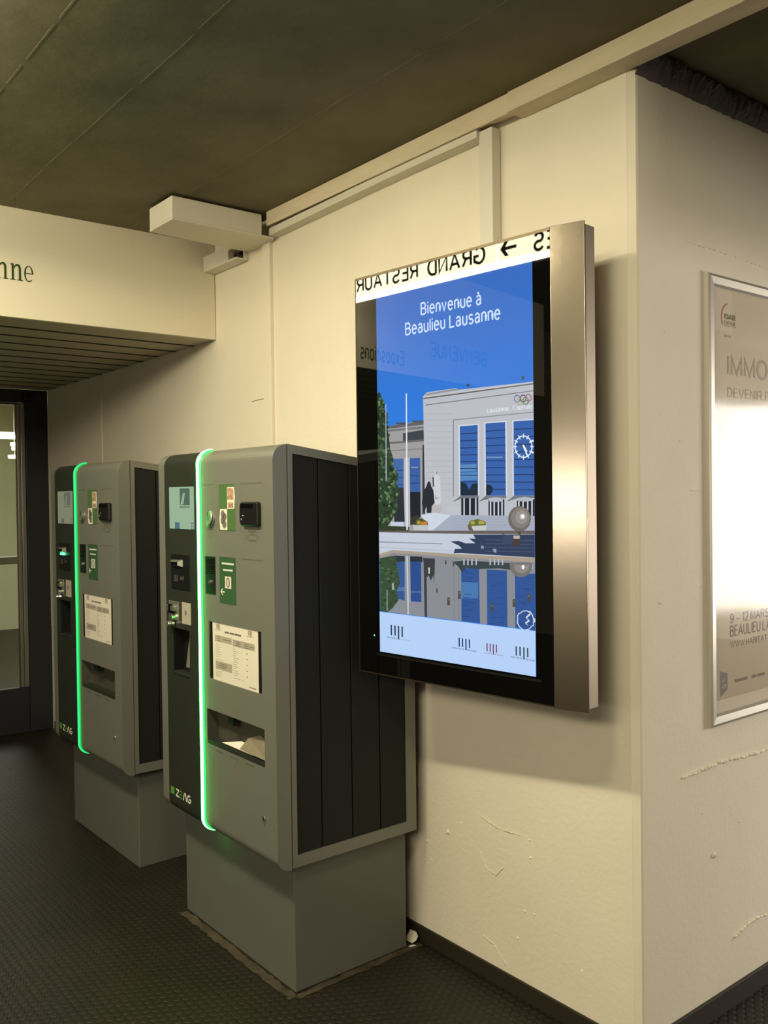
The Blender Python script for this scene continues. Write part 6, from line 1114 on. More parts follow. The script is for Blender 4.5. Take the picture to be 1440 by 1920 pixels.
# bulkhead with slatted soffit over the doorway
b = MB(); b.box(-2.36, -2.337, -4.2, -.003, 2.30, CZ+.25); bulk = struct(b.build('bulkhead', M['bulk'], bevel=.002))
b = MB(); x = -2.362
while x > -4.70:
    b.box(max(x-.2, -4.74), x, -4.2, -.002, 2.302, 2.315)
    if x-.2 > -4.7: b.box(x-.213, x-.190, -4.2, -.002, 2.3005, 2.3025, 1)
    x -= .2
b.box(-4.74, -2.362, -4.2, -.002, 2.318, 2.33, 1)
b.build('soffit', [M['soffit'], M['dark']], bulk)
b = MB(); HX = -2.336
def hp(y, z): return (HX, y, z)
def nglyph(y0, z0, w, h):
    T = lambda pts: b.face([hp(y0+p[0]*w, z0+p[1]*h) for p in pts])
    T([(.12, 0), (.30, 0), (.30, 1.0), (.12, .92)]); T([(-.02, .97), (.30, 1.03), (.12, .90)]); T([(0, 0), (.42, 0), (.42, .05), (0, .05)])
    T([(.68, 0), (.86, 0), (.86, .70), (.68, .70)]); T([(.56, 0), (1.0, 0), (1.0, .05), (.56, .05)])
    o = [(.30, .80), (.42, .95), (.58, 1.02), (.72, .99), (.82, .89), (.86, .70)]; i = [(.30, .70), (.47, .86), (.56, .89), (.62, .86), (.66, .80), (.68, .70)]
    for k in range(5): T([o[k], o[k+1], i[k+1], i[k]])
def eglyph(y0, z0, w, h):
    T = lambda pts: b.face([hp(y0+p[0]*w, z0+p[1]*h) for p in pts])
    N = 26; pr = None
    for k in range(N+1):
        a = R(0+k*(318)/N); th = .07+.115*max(0, abs(math.cos(a)))**1.2*(1 if k > 2 else .9)
        if k > N*.82: th = .16-.12*((k/N-.82)/.18)
        o = (.5+.5*math.cos(a), .5+.53*math.sin(a)); i = (.5+(.5-th)*math.cos(a), .5+(.53-th*.8)*math.sin(a))
        if pr: T([pr[0], o, i, pr[1]])
        pr = (o, i)
    T([(.12, .49), (.96, .49), (.96, .555), (.12, .555)])
for y0 in (-.985, -.928): nglyph(y0, 2.452, .050, .066)
eglyph(-.873, 2.452, .037, .064)
b.text('Expositions', hp(-2.473, 2.355), (0, 1, 0), Z, .409, .080)
b.text('BIENVENUE', hp(-3.40, 2.445), (0, 1, 0), Z, .65, .085)
b.build('lettering', M['lettergreen'], bulk, fix=False)

# beam under the ceiling and cable trunking along the wall
b = MB(); b.prism([(-.001, 2.70), (-.06, 2.684), (-.06, CZ-.001), (-.001, CZ-.001)], 'x', -1.775, -.40)
b.prism([(-.001, 2.682), (-.072, 2.682), (-.066, CZ-.001), (-.001, CZ-.001)], 'x', -.397, 1.6)
struct(b.build('trim_1', M['beam'], bevel=.002))
b = MB()
xs = [-1.775, -1.55, -1.3, -1.05, -.8, -.545]; zt = [2.676, 2.680, 2.683, 2.687, 2.690, 2.690]; zb = [2.648, 2.652, 2.656, 2.660, 2.662, 2.662]
for i in range(5):
    b.mesh([(xs[i], 0-.001, zb[i]), (xs[i], -.048, zb[i]), (xs[i], -.048, zt[i]), (xs[i], -.001, zt[i]), (xs[i+1], -.001, zb[i+1]), (xs[i+1], -.048, zb[i+1]), (xs[i+1], -.048, zt[i+1]), (xs[i+1], -.001, zt[i+1])],
           [(0, 1, 2, 3), (7, 6, 5, 4), (0, 4, 5, 1), (1, 5, 6, 2), (2, 6, 7, 3), (3, 7, 4, 0)])
tag(b.build('cable_duct', M['trunk']), 'long pale cable duct sagging under the ceiling beam', 'cable duct')
b = MB(); b.box(-.546, -.489, -.038, -.001, 1.05, 2.681)
tag(b.build('cable_duct', M['trunk'], bevel=.002), 'white vertical cable duct running down behind the lit display', 'cable duct')
# boxed duct hanging under the ceiling
d = thing('ceiling_box', (-1.89, -.24, 2.61), 'white boxed duct under the ceiling where bulkhead meets wall', 'duct box')
o_ = (-1.89, -.24, 2.61)
b = MB(); b.box(-1.995, -1.786, -.478, -.075, 2.648, 2.733); b.build('duct_casing', M['trunk'], d, o_, bevel=.003)
b = MB(); b.prism([(-1.995, -.478), (-1.786, -.478), (-1.782, -.02), (-1.82, -.002), (-2.02, -.002)], 'z', 2.640, 2.648); b.build('bottom_board', M['trunk'], d, o_, bevel=.001)
b = MB(); b.box(-2.335, -2.10, -.062, -.002, 2.605, 2.675); b.box(-2.10, -2.03, -.006, -.002, 2.605, 2.675); b.box(-2.10, -2.03, -.062, -.006, 2.605, 2.613); b.box(-2.10, -2.03, -.062, -.006, 2.655, 2.675); b.box(-2.04, -2.03, -.02, -.006, 2.613, 2.655)
b.build('side_trunking', M['trunk'], d, o_)
b = MB(); b.box(-2.098, -2.045, -.012, -.0065, 2.614, 2.654); b.build('trunking_hole', M['dark'], d, o_)
b = MB(); b.tube([(-2.10, -.03, 2.63), (-2.08, -.035, 2.645), (-2.06, -.03, 2.63), (-2.04, -.02, 2.622)], .005, 8); b.build('cable', M['hole'], d, o_, smooth=True)

# torn plaster ledge at the top of the right wall
b = MB(); rr = random.Random(11); n = 90; y = .0
prev = None
for i in range(n+1):
    y = .004+i*.016
    top = 2.742-.004*rr.random()-(.012 if rr.random() < .25 else 0); out = .02+.014*rr.random()
    low = 2.668+.010*y+rr.uniform(-.002, .002)
    cur = [(0, y, low), (out*.5, y, low+.02), (out, y, top-.02*rr.random()), (out*.8, y, top), (0, y, top+.002)]
    if prev:
        for k in range(4): b.face([prev[k], prev[k+1], cur[k+1], cur[k]])
    prev = cur
for yy, h in ((.035, .03), (.06, .02), (.155, .028), (.175, .02), (.33, .016), (.50, .018), (.64, .016)):
    b.mesh([(.02, yy-.008, 2.72), (.035, yy+.008, 2.718), (.03, yy+.004, 2.718+h), (.01, yy, 2.72)], [(0, 1, 2), (1, 3, 2), (3, 0, 2), (0, 3, 1)])
struct(b.build('trim_2', M['torn']))

# glazed door at the end of the passage
DX = -4.74
door = thing('door_1', (DX, -.3, 0), None, None); door['kind'] = 'structure'; od = (DX, -.3, 0)
b = MB(); b.box(DX-.06, DX, -.150, -.002, 0, 2.30); b.box(DX-.06, DX, -4.2, -.152, 2.212, 2.30); b.build('door_frame', M['doorframe'], door, od, bevel=.003)
b = MB(); b.box(DX-.05, DX-.012, -1.3, -.151, 0.0, .305); b.box(DX-.05, DX-.012, -1.3, -.184, 2.2, 2.208); b.build('bottom_rail', M['doorframe'], door, od, bevel=.003)
b = MB(); b.box(DX-.05, DX-.002, -.182, -.153, .305, 2.207); b.build('edge_stile', M['doorsteel'], door, od, bevel=.004)
b = MB(); b.box(DX-.05, DX-.006, -.205, -.184, .305, 2.2); b.build('inner_stile', M['doorsteel'], door, od, bevel=.003)
b = MB(); b.box(DX-.05, DX-.008, -1.3, -.206, 1.135, 1.185); b.build('mid_rail', M['doorsteel'], door, od, bevel=.004)
b = MB(); b.box(DX-.034, DX-.028, -1.3, -.206, .305, 1.134); b.box(DX-.034, DX-.028, -1.3, -.206, 1.186, 2.2); b.build('glass', M['glass'], door, od)
b = MB(); b.box(DX, DX+.03, -.165, -.105, 2.225, 2.285); b.build('sensor', M['blackp'], door, od, bevel=.006)
b = MB(); b.cyl((DX+.03, -.135, 2.255), (DX+.036, -.135, 2.255), .018, .014, 20); b.build('sensor_lens', M['blackgl'], door, od)
b = MB(); b.box(-10, -9.9, -2, 4, 0, 2.9); struct(b.build('wall_vestibule', M['vest']))
b = MB(); b.box(-10, -4.80, -2, 4, 2.7, 2.8); struct(b.build('ceiling_vestibule', M['vest']))
b = MB(); b.box(-9.9, -4.82, 2.2, 2.3, 0, 2.7); struct(b.build('wall_passage', M['vest']))
for i, (lx, y, z, r) in enumerate(((-9.0, 1.02, 2.055, .07), (-8.6, .90, 2.17, .04), (-9.4, 1.15, 2.17, .045), (-8.8, 1.02, 1.97, .05))):
    l = thing('pendant_lamp', (lx, y, z), ['largest glowing disc lamp seen through the door glass', 'small glowing disc lamp at left edge behind the door glass', 'small glowing disc lamp above the largest one behind the door glass', 'lowest glowing disc lamp seen through the door glass'][i], 'lamp', group='glowing disc lamps behind the door glass')
    b = MB(); b.cyl((0, 0, -.018), (0, 0, .018), r, r, 28); b.build('lit_disc', M['lamp'], l)
    b = MB(); b.cyl((0, 0, .018), (0, 0, 2.7-z), .004, .004, 8); b.build('cord', M['trunk'], l)
l = thing('tube_lamp', (-8.2, .80, 2.22), 'long glowing tube lamp above the disc lamps behind the door glass', 'lamp')
b = MB(); b.cyl((0, -.6, 0), (0, .13, 0), .02, .02, 12); b.build('lit_tube', M['lamp'], l)
b = MB(); b.box(-.03, .03, -.6, .13, .022, .05); b.cyl((0, -.3, .05), (0, -.3, .48), .005, .005, 8); b.cyl((0, .1, .05), (0, .1, .48), .005, .005, 8); b.build('housing', M['trunk'], l)

# ------------------------------------------------------------------ hanging direction sign (lights the hall, mirrored in the display)
TH = R(6.0); UV = Vector((-math.cos(TH), -math.sin(TH), 0)); NV = Vector((math.sin(TH), -math.cos(TH), 0)); PR = Vector((-.006, -.22, 0))
def sgn(u, z, dd=0): p = PR+UV*u+NV*(1.36+dd); return (p.x, p.y, z)
def sign(name, u0, u1, label, marks, under='signunder2'):
    um = (u0+u1)/2; base = sgn(um, 2.629, .045)
    t = thing(name, base, label, 'sign', group='hanging light box signs')
    b = MB()
    v = [sgn(u, z, q) for u in (u0, u1) for q in (0, .09) for z in (2.629, 2.752)]
    b.mesh(v, [(0, 1, 3, 2), (4, 6, 7, 5), (0, 4, 5, 1), (2, 3, 7, 6), (0, 2, 6, 4), (1, 5, 7, 3)])
    b.m[4] = 1; b.build('light_box', [M['signglow'], M[under]], t, base)
    b = MB(); v = [sgn(u, z, q) for u in (u0-.002, u1+.002) for q in (-.004, .094) for z in (2.752, 2.78)]
    b.mesh(v, [(0, 1, 3, 2), (4, 6, 7, 5), (0, 4, 5, 1), (2, 3, 7, 6), (0, 2, 6, 4), (1, 5, 7, 3)])
    for u in (u0+.3, u1-.3): b.cyl(sgn(u, 2.78, .045), sgn(u, 3.35, .045), .012, .012, 10)
    b.build('casing', M['signcase'], t, base)
    for mk in marks:
        b = MB()
        if mk[0] == 'arrow':
            uu = lambda a, z: sgn(a, z, -.002)
            b.face([uu(1.218, 2.678), uu(1.287, 2.678), uu(1.287, 2.693), uu(1.218, 2.693)])
            b.face([uu(1.311, 2.6855), uu(1.283, 2.721), uu(1.262, 2.721), uu(1.287, 2.6855)]); b.face([uu(1.311, 2.6855), uu(1.287, 2.6855), uu(1.262, 2.650), uu(1.283, 2.650)])
        else:
            s_, a, c, za, h = mk; b.text(s_, sgn(a, za, -.002), UV, Z, c-a, h, bold=.18)
        b.build('arrow' if mk[0] == 'arrow' else 'lettering', M['signink'], t, base, fix=False)
sign('direction_sign', .60, 1.328, 'white light box sign ending in ES and an arrow, mirrored at display top right', [('arrow',), ('S', 1.067, 1.124, 2.643, .074), ('E', 1.006, 1.053, 2.642, .074)])
sign('direction_sign', 1.338, 2.54, 'white light box sign lettered GRAND RESTAUR, mirrored along the display top', [('GRAND', 1.398, 1.769, 2.650, .072), ('RESTAUR', 1.831, 2.287, 2.657, .068), ('ANT', 2.31, 2.48, 2.659, .068)], 'signunder')


sign('direction_sign', -.58, -.28, 'short plain glowing box added out of view to light the wall', [])  # added glow for the wall near the corner, not a known sign

# ------------------------------------------------------------------ payment machines
def build_machine(label):
    t = thing('payment_machine', (0, 0, 0), label, 'ticket machine', group='parking payment machines along the wall')
    O = (0, -.30, 0); H = .4025; F = -.605; J = -.555
    def mk(b, name, mats, par=t, **k): return b.build(name, mats, par, O, **k)
    b = MB(); b.box(-.3905, .3625, -.523, -.069, 0, .412); plinth = mk(b, 'plinth', M['plinth'], bevel=.003)
    zt = lambda y: 1.717-.14*(y+.553)
    def side(y0, y1, zb, it): return [(y0, zb), (y1, zb), (y1, zt(y1)-it), (y0, zt(y0)-it)]
    b = MB(); b.prism(side(-.553, -.062, .412, .001), 'x', -H+.016, H-.016); mk(b, 'cabinet', M['blackp'])
    for sg in (1, -1):
        xa, xb = sorted((sg*(H-.016), sg*H))
        b = MB(); y0, y1, z0 = -.5515, -.052, .4125
        iy0, iy1, iz0, it = -.534, -.092, .449, .027
        b.prism([(y0, z0), (iy0, z0), (iy0, zt(iy0)), (y0, zt(y0))], 'x', xa, xb); b.prism([(iy1, z0), (y1, z0), (y1, zt(y1)), (iy1, zt(iy1))], 'x', xa, xb)
        b.prism([(iy0, z0), (iy1, z0), (iy1, iz0), (iy0, iz0)], 'x', xa, xb); b.prism([(iy0, zt(iy0)-it), (iy1, zt(iy1)-it), (iy1, zt(iy1)), (iy0, zt(iy0))], 'x', xa, xb)
        mk(b, 'side_frame', M['silver'])
        b = MB(); cuts = [-.534, -.437, -.318, -.203, -.092]
        for a, c in zip(cuts[:-1], cuts[1:]):
            a += .0025; c -= .0025
            b.prism([(a, .449), (c, .449), (c, zt(c)-.027), (a, zt(a)-.027)], 'x', *sorted((sg*(H-.0155), sg*(H-.005))))
        mk(b, 'side_panel', M['louvre'], bevel=.0015)
    b = MB(); b.prism([(-.5515, zt(-.5515)), (-.052, zt(-.052)), (-.052, zt(-.052)-.004), (-.5515, zt(-.5515)-.004)], 'x', -H+.0161, H-.0161); mk(b, 'top_cover', M['silver'])
    # front profile
    zb0, zb1, zt0, zt1 = .407, .452, 1.672, 1.716
    prof = [(J, zt1)]+[(J-.05*math.sin(R(a)), zt0+(zt1-zt0)*math.cos(R(a))) for a in range(10, 90, 10)]+[(F, zt0), (F, zb1)]+[(J-.05*math.cos(R(a)), zb1-(zb1-zb0)*math.sin(R(a))) for a in range(10, 90, 10)]+[(J, zb0)]
    kf = prof.index((F, zt0))
    def shell(b, x0, x1, holes, m=0, hm=1):
        for k in range(len(prof)-1):
            (ya, za), (yb, zb) = prof[k], prof[k+1]
            if k != kf: b.face([(x0, ya, za), (x1, ya, za), (x1, yb, zb), (x0, yb, zb)], m)
        xs = sorted({x0, x1}|{h[0] for h in holes}|{h[1] for h in holes}); zs = sorted({zb1, zt0}|{h[2] for h in holes}|{h[3] for h in holes})
        for xa, xb in zip(xs[:-1], xs[1:]):
            for za, zb in zip(zs[:-1], zs[1:]):
                cx, cz = (xa+xb)/2, (za+zb)/2
                if not any(h[0] < cx < h[1] and h[2] < cz < h[3] for h in holes): b.face([(xa, F, za), (xb, F, za), (xb, F, zb), (xa, F, zb)], m)
        for (a, c, z0, z1, dp) in holes:
            y = F+dp
            b.face([(a, F, z0), (a, y, z0), (a, y, z1), (a, F, z1)], (2 if dp > .02 else m)); b.face([(c, F, z0), (c, y, z0), (c, y, z1), (c, F, z1)], (2 if dp > .02 else m))
            b.face([(a, F, z0), (c, F, z0), (c, y, z0), (a, y, z0)], (2 if dp > .02 else m)); b.face([(a, F, z1), (c, F, z1), (c, y, z1), (a, y, z1)], (2 if dp > .02 else m))
            b.face([(a, y, z0), (c, y, z0), (c, y, z1), (a, y, z1)], 2 if dp > .02 else hm)
    XL, XS0, XS1 = -.352, -.093, -.062
    b = MB()
    shell(b, -H, XL, []); shell(b, XS1, H, [(-.022, .322, .944, 1.138, .0035), (-.044, .334, .719, .838, .045), (.063, .172, 1.446, 1.598, .004), (.060, .170, 1.206, 1.360, .004), (-.042, .033, 1.229, 1.358, .004)])
    for xx in (-H, H): b.face([(xx, y, z) for y, z in prof])
    for xx in (XL, XS1): b.face([(xx, y, z) for y, z in prof])
    front = mk(b, 'front_door', [M['silver'], M['blackp'], M['tray']], bevel=.004)
    b = MB(); shell(b, XL, XS0, [(-.316, -.117, 1.444, 1.598, .004), (-.295, -.168, .930, 1.088, .04)]); fascia = mk(b, 'fascia', [M['fascia'], M['blackp'], M['blackp']])
    # light strip follows the profile
    b = MB(); sec = [(0, -.0005), (.0045, .0045), (.0095, .0075), (.0155, .0085), (.0215, .0075), (.0265, .0045), (.031, -.0005)]
    pts = []
    for k, (y, z) in enumerate(prof):
        a = prof[max(k-1, 0)]; c = prof[min(k+1, len(prof)-1)]; tx, tz = c[0]-a[0], c[1]-a[1]; L = math.hypot(tx, tz); ny, nz = tz/L, -tx/L
        pts.append([(XS0+sx_, y+ny*hh, z+nz*hh) for sx_, hh in sec])
    for p, q in zip(pts[:-1], pts[1:]):
        for k in range(6): b.face([p[k], p[k+1], q[k+1], q[k]], 0 if 0 < k < 5 else 1)
    strip = mk(b, 'light_strip', [M['strip'], M['stripedge']], smooth=True)
    e = F-.0012
    def plate(x0, x1, z0, z1, m, name, par=t, th=.0035, y=F+.0035, bevel=.0006):
        b = MB(); b.box(x0, x1, y-th, y, z0, z1); return mk(b, name, m, par, bevel=bevel)
    def flat(b, x0, x1, z0, z1, y, m=0): b.face([(x0, y, z0), (x1, y, z0), (x1, y, z1), (x0, y, z1)], m)
    # touch screen
    sc = plate(-.314, -.119, 1.446, 1.596, M['tscreen'], 'touch_screen')
    ys = F-.0006
    b = MB(); flat(b, -.226, -.148, 1.531, 1.590, ys); tile = mk(b, 'screen_tile', M['ticon'], sc, fix=False)
    b = MB(); b.face([(-.220, ys-.0003, 1.532), (-.198, ys-.0003, 1.534), (-.184, ys-.0003, 1.574), (-.200, ys-.0003, 1.573)]); mk(b, 'screen_card', M['tscreen'], sc, fix=False)
    b = MB(); flat(b, -.228, -.150, 1.522, 1.526, ys); mk(b, 'screen_caption', M['ticon3'], sc, fix=False)
    b = MB(); flat(b, -.268, -.230, 1.446, 1.470, ys); mk(b, 'screen_button', M['ticon2'], sc, fix=False)
    b = MB(); flat(b, -.140, -.121, 1.446, 1.470, ys); flat(b, -.136, -.124, 1.458, 1.466, ys-.0003, 1); flat(b, -.136, -.124, 1.448, 1.455, ys-.0003, 1); mk(b, 'screen_button', [M['ticon2'], M['tscreen']], sc, fix=False)
    # instruction plates
    ip = plate(.063, .172, 1.447, 1.597, M['green'], 'instruction_plate')
    b = MB(); y = F-.0008
    b.face([(.120, y, 1.519), (.166, y, 1.519), (.172, y, 1.555), (.168, y, 1.589), (.120, y, 1.589)]); flat(b, .123, .163, 1.548, 1.586, y-.0004, 1); flat(b, .124, .160, 1.522, 1.540, y-.0004, 1)
    mk(b, 'sticker', [M['paper'], M['sticker_photo']], ip, fix=False); b = MB()
    b.face([(.071, y, 1.449), (.119, y, 1.449), (.119, y, 1.518), (.072, y, 1.518), (.066, y, 1.484)]); 
    for cx, cz, r in ((.090, 1.500, .014), (.104, 1.492, .012), (.088, 1.480, .013), (.100, 1.468, .014)): b.face([(cx+r*math.cos(k*.52), y-.0004, cz+r*math.sin(k*.52)) for k in range(12)], 2)
    mk(b, 'sticker', [M['paper'], M['sticker_photo'], M['paperd']], ip, fix=False)
    ip2 = plate(.061, .169, 1.207, 1.359, M['green2'], 'instruction_plate')
    b = MB(); flat(b, .098, .139, 1.258, 1.297, y); mk(b, 'sticker', M['paper'], ip2, fix=False)
    b = MB()
    for k in range(20):
        a0, a1 = k*.3142, (k+1)*.3142
        b.face([(.1185+.013*math.cos(a0), y-.0004, 1.2775+.017*math.sin(a0)), (.1185+.013*math.cos(a1), y-.0004, 1.2775+.017*math.sin(a1)), (.1185+.008*math.cos(a1), y-.0004, 1.2775+.012*math.sin(a1)), (.1185+.008*math.cos(a0), y-.0004, 1.2775+.012*math.sin(a0))])
    flat(b, .117, .120, 1.268, 1.288, y-.0004)
    mk(b, 'sticker_symbol', M['paperd'], ip2, fix=False)
    b = MB(); b.face([(.066, y, 1.245), (.080, y, 1.257), (.083, y, 1.254), (.074, y, 1.247), (.096, y, 1.247), (.096, y, 1.243), (.074, y, 1.243), (.083, y, 1.236), (.080, y, 1.233)]); mk(b, 'printed_arrow', M['white'], ip2, fix=False)
    b = MB()
    for zz, xa, xb in ((1.339, .078, .158), (1.318, .086, .150)):
        x = xa
        while x < xb: w = random.uniform(.005, .011); flat(b, x, min(x+w, xb), zz-.003, zz+.003, y); x += w+.0015
    mk(b, 'printed_words', M['white'], ip2, fix=False)
    # coin slot
    b = MB(); b.cyl((.005, F, 1.484), (.005, F-.006, 1.485), .028, .0275, 32); b.cyl((.005, F-.006, 1.485), (.0045, F-.009, 1.4855), .027, .023, 32); cs = mk(b, 'coin_slot', M['brushed'], bevel=.001)
    b = MB(); b.box(-.0005, .0025, F-.0098, F-.0085, 1.468, 1.506); mk(b, 'slot', M['blackgl'], cs)
    # banknote reader
    b = MB(); b.prism([(.220, 1.503), (.2215, 1.53), (.228, 1.541), (.333, 1.541), (.333, 1.465), (.228, 1.465), (.2215, 1.476)], 'y', F-.015, F); br = mk(b, 'banknote_reader', M['blackp'], bevel=.006, seg=3)
    b = MB(); b.box(.232, .309, F-.0162, F-.013, 1.522, 1.535); mk(b, 'note_slot', M['blackgl'], br)
    b = MB(); flat(b, .235, .238, 1.484, 1.489, F-.0154); flat(b, .242, .252, 1.497, 1.4985, F-.0154); mk(b, 'reader_lamp', M['white'], br, fix=False)
    # intercom
    ic = plate(-.042, .033, 1.230, 1.357, M['blackp'], 'intercom', bevel=.002)
    b = MB()
    for k in range(9): b.box(-.034, .024, F-.0008, F+.001, 1.300+k*.006, 1.3025+k*.006)
    mk(b, 'speaker_grille', M['blackgl'], ic)
    b = MB(); b.cyl((-.006, F, 1.270), (-.006, F-.005, 1.270), .0085, .0075, 18); mk(b, 'call_button', M['chrome'], ic)
    # card reader
    cr_ = plate(-.302, -.155, 1.229, 1.354, M['blackp'], 'card_reader', y=F, th=.003, bevel=.002)
    b = MB(); v0 = [(-.296, F-.003, 1.334), (-.206, F-.003, 1.337), (-.206, F-.003, 1.312), (-.278, F-.003, 1.311)]; v1 = [(-.282, F-.016, 1.328), (-.222, F-.016, 1.329), (-.222, F-.016, 1.317), (-.272, F-.016, 1.316)]
    b.mesh(v0+v1, [(0, 1, 5, 4), (1, 2, 6, 5), (2, 3, 7, 6), (3, 0, 4, 7)]); bz = mk(b, 'card_slot', M['brushed'], cr_)
    b = MB(); b.face(v1); mk(b, 'slot_opening', M['blackgl'], cr_)
    b = MB(); y2 = F-.0036
    for rs in (((-.276, -.247, 1.258, 1.261), (-.272, -.252, 1.264, 1.266), (-.276, -.273, 1.258, 1.281), (-.25, -.247, 1.258, 1.281), (-.266, -.258, 1.268, 1.28)),
               ((-.226, -.223, 1.264, 1.279), (-.202, -.199, 1.264, 1.279), (-.218, -.215, 1.266, 1.277), (-.21, -.207, 1.266, 1.277), (-.216, -.209, 1.270, 1.273))):
        b = MB()
        for x0, x1, z0, z1 in rs: flat(b, x0, x1, z0, z1, y2)
        mk(b, 'printed_symbol', M['print'], cr_, fix=False)
    # ticket slot lock plate
    lp = plate(-.326, -.244, 1.117, 1.184, M['brushed'], 'lock_plate', y=F, th=.003, bevel=.001)
    b = MB(); b.box(-.316, -.270, F-.009, F-.003, 1.146, 1.172); b.box(-.326, -.30, F-.014, F-.003, 1.148, 1.170); b.box(-.286, -.262, F-.018, F-.003, 1.150, 1.168); mk(b, 'hasp', M['chrome'], lp, bevel=.002)
    b = MB(); b.box(-.305, -.288, F-.0145, F-.0085, 1.147, 1.174); b.box(-.318, -.272, F-.0095, F-.003, 1.141, 1.147); mk(b, 'key_slot', M['blackgl'], lp)
    b = MB(); b.cyl((-.288, F-.003, 1.128), (-.288, F-.016, 1.128), .012, .010, 16, sx=1.5); b.cyl((-.295, F, 1.103), (-.298, F-.022, 1.103), .013, .009, 14, sx=1.4); b.cyl((-.31, F-.008, 1.096), (-.282, F-.016, 1.106), .005, .004, 10); mk(b, 'lock_barrel', M['chrome'], lp, bevel=.001)
    ns = MB(); ns.box(-.222, -.154, F-.0012, F, 1.109, 1.186); ns_o = mk(ns, 'notice_sticker', M['paperg'])
    b = MB(); b.face([(-.192+.008*math.cos(k*.7), F-.0016, 1.150+.011*math.sin(k*.7)) for k in range(9)]); mk(b, 'faded_mark', M['paperd'], ns_o, fix=False)
    # ticket tray (recess in the fascia) and change tray parts
    b = MB(); b.box(-.296, -.167, F-.004, F+.03, .922, .931); mk(b, 'ticket_tray', M['fascia'], bevel=.002)
    b = MB(); b.box(.090, .125, F+.006, F+.02, .806, .838); mk(b, 'tray_flap', M['blackp'], bevel=.002)
    b = MB(); b.prism([(F+.0005, .7195), (F+.044, .7195), (F+.044, .728), (F+.006, .728), (F+.0005, .732)], 'x', -.0435, .3335); mk(b, 'change_tray', M['fascia'])
    # price notice behind its window
    pn = plate(.001, .299, .9445, 1.1375, M['paper'], 'price_notice', y=F+.0032, th=.001, bevel=0)
    b = MB(); y = F+.0019
    for x0, x1, z0, z1, m in ((.018, .132, 1.075, 1.096, 0), (.138, .278, 1.072, 1.094, 0), (.020, .132, .982, 1.010, 0)): flat(b, x0, x1, z0, z1, y, m)
    for x0, x1, z in ((.04, .052, 1.093), (.04, .052, 1.086), (.04, .052, 1.079), (.075, .128, 1.086), (.16, .19, 1.089), (.16, .19, 1.083), (.16, .19, 1.077), (.215, .242, 1.088), (.215, .242, 1.082), (.215, .242, 1.076), (.25, .272, 1.082), (.045, .10, 1.003), (.04, .10, .997), (.045, .095, .991), (.24, .285, .954)): flat(b, x0, x1, z-.0012, z+.0012, y-.0004, 1)
    rr = random.Random(3)
    for k in range(6): flat(b, .02, .02+rr.uniform(.02, .05), 1.064-k*.008, 1.0655-k*.008, y, 0)
    for k in range(13): flat(b, .14, .14+rr.uniform(.012, .04), 1.062-k*.007, 1.0638-k*.007, y, 0)
    for k in range(5): flat(b, .226, .232, 1.056-k*.0185, 1.060-k*.0185, y, 1)
    flat(b, .02, .075, 1.0145, 1.016, y, 0); flat(b, .14, .21, .968, .9695, y, 0)
    for k in range(4): flat(b, .02, .02+rr.uniform(.03, .045), .974-k*.005, .9757-k*.005, y, 0)
    for cx in (.040, .250):
        for k in range(4): flat(b, cx-.011+k*.0065, cx-.0075+k*.0065, 1.118-(.004 if k == 2 else 0), 1.134, y, 1)
        flat(b, cx-.020, cx+.020, 1.1135, 1.1155, y, 0)
    x = .085
    for w in (.034, .034, .044):
        flat(b, x, x+w-.003, 1.1085, 1.1145, y, 1); x += w
    mk(b, 'printed_table', [M['paperg'], M['paperd']], pn, fix=False)
    # engraved lines, small printed words, icons
    b = MB(); yq = F-.0006
    for x0, x1, z in ((-.052, .030, 1.599), (.206, .346, 1.599), (.203, .342, 1.3595)): flat(b, x0, x1, z-.0016, z+.0016, yq)
    for x0, x1, z in ((.206, .343, 1.4455),): flat(b, x0, x1, z-.0004, z+.0004, yq)
    for xx in (.206, .343): flat(b, xx, xx+.0006, 1.4455, 1.599, yq)
    mk(b, 'engraved_line', M['print'], fix=False); b = MB()
    for k in range(7): flat(b, .252+k*.0072, .2575+k*.0072, 1.4465, 1.4525, yq)
    mk(b, 'printed_words', M['print'], fix=False); b = MB()
    for k in range(7): flat(b, -.026+k*.0075, -.021+k*.0075, 1.446, 1.4505, yq)
    mk(b, 'printed_words', M['print'], fix=False)
    for xb in (.015, .117, .218):
        b = MB()
        for k in range(5): flat(b, xb+k*.0102, xb+.0085+k*.0102, .703, .709, yq)
        mk(b, 'printed_words', M['print'], fix=False)
    b = MB()
    def outl(pts, w=.0011):
        for a, c in zip(pts, pts[1:]+pts[:1]):
            d = Vector((c[0]-a[0], c[1]-a[1])); nn = Vector((-d.y, d.x)).normalized()*w
            b.face([(a[0]-nn.x, yq, a[1]-nn.y), (c[0]-nn.x, yq, c[1]-nn.y), (c[0]+nn.x, yq, c[1]+nn.y), (a[0]+nn.x, yq, a[1]+nn.y)])
    outl([(.252, 1.421), (.304, 1.421), (.304, 1.436), (.252, 1.436)]); outl([(.237, 1.424), (.246, 1.424), (.246, 1.434), (.237, 1.434)]); outl([(.310, 1.424), (.319, 1.424), (.319, 1.434), (.310, 1.434)])
    outl([(.264, 1.439), (.292, 1.439), (.292, 1.4405), (.264, 1.4405)]); outl([(.258, 1.417), (.302, 1.417), (.302, 1.4185), (.258, 1.4185)])
    mk(b, 'printed_symbol', M['print'], fix=False); b = MB()
    outl([(.002+.013*math.cos(k*.63), 1.432+.010*math.sin(k*.63)) for k in range(10)], .0007)
    mk(b, 'printed_symbol', M['print'], fix=False)
    # key lock
    b = MB(); b.cyl((.326, F, .560), (.326, F-.004, .560), .0085, .008, 18, sx=1); b.box(.3225, .3295, F-.003, F, .541, .556); kl = mk(b, 'door_lock', M['brushed'], bevel=.001)
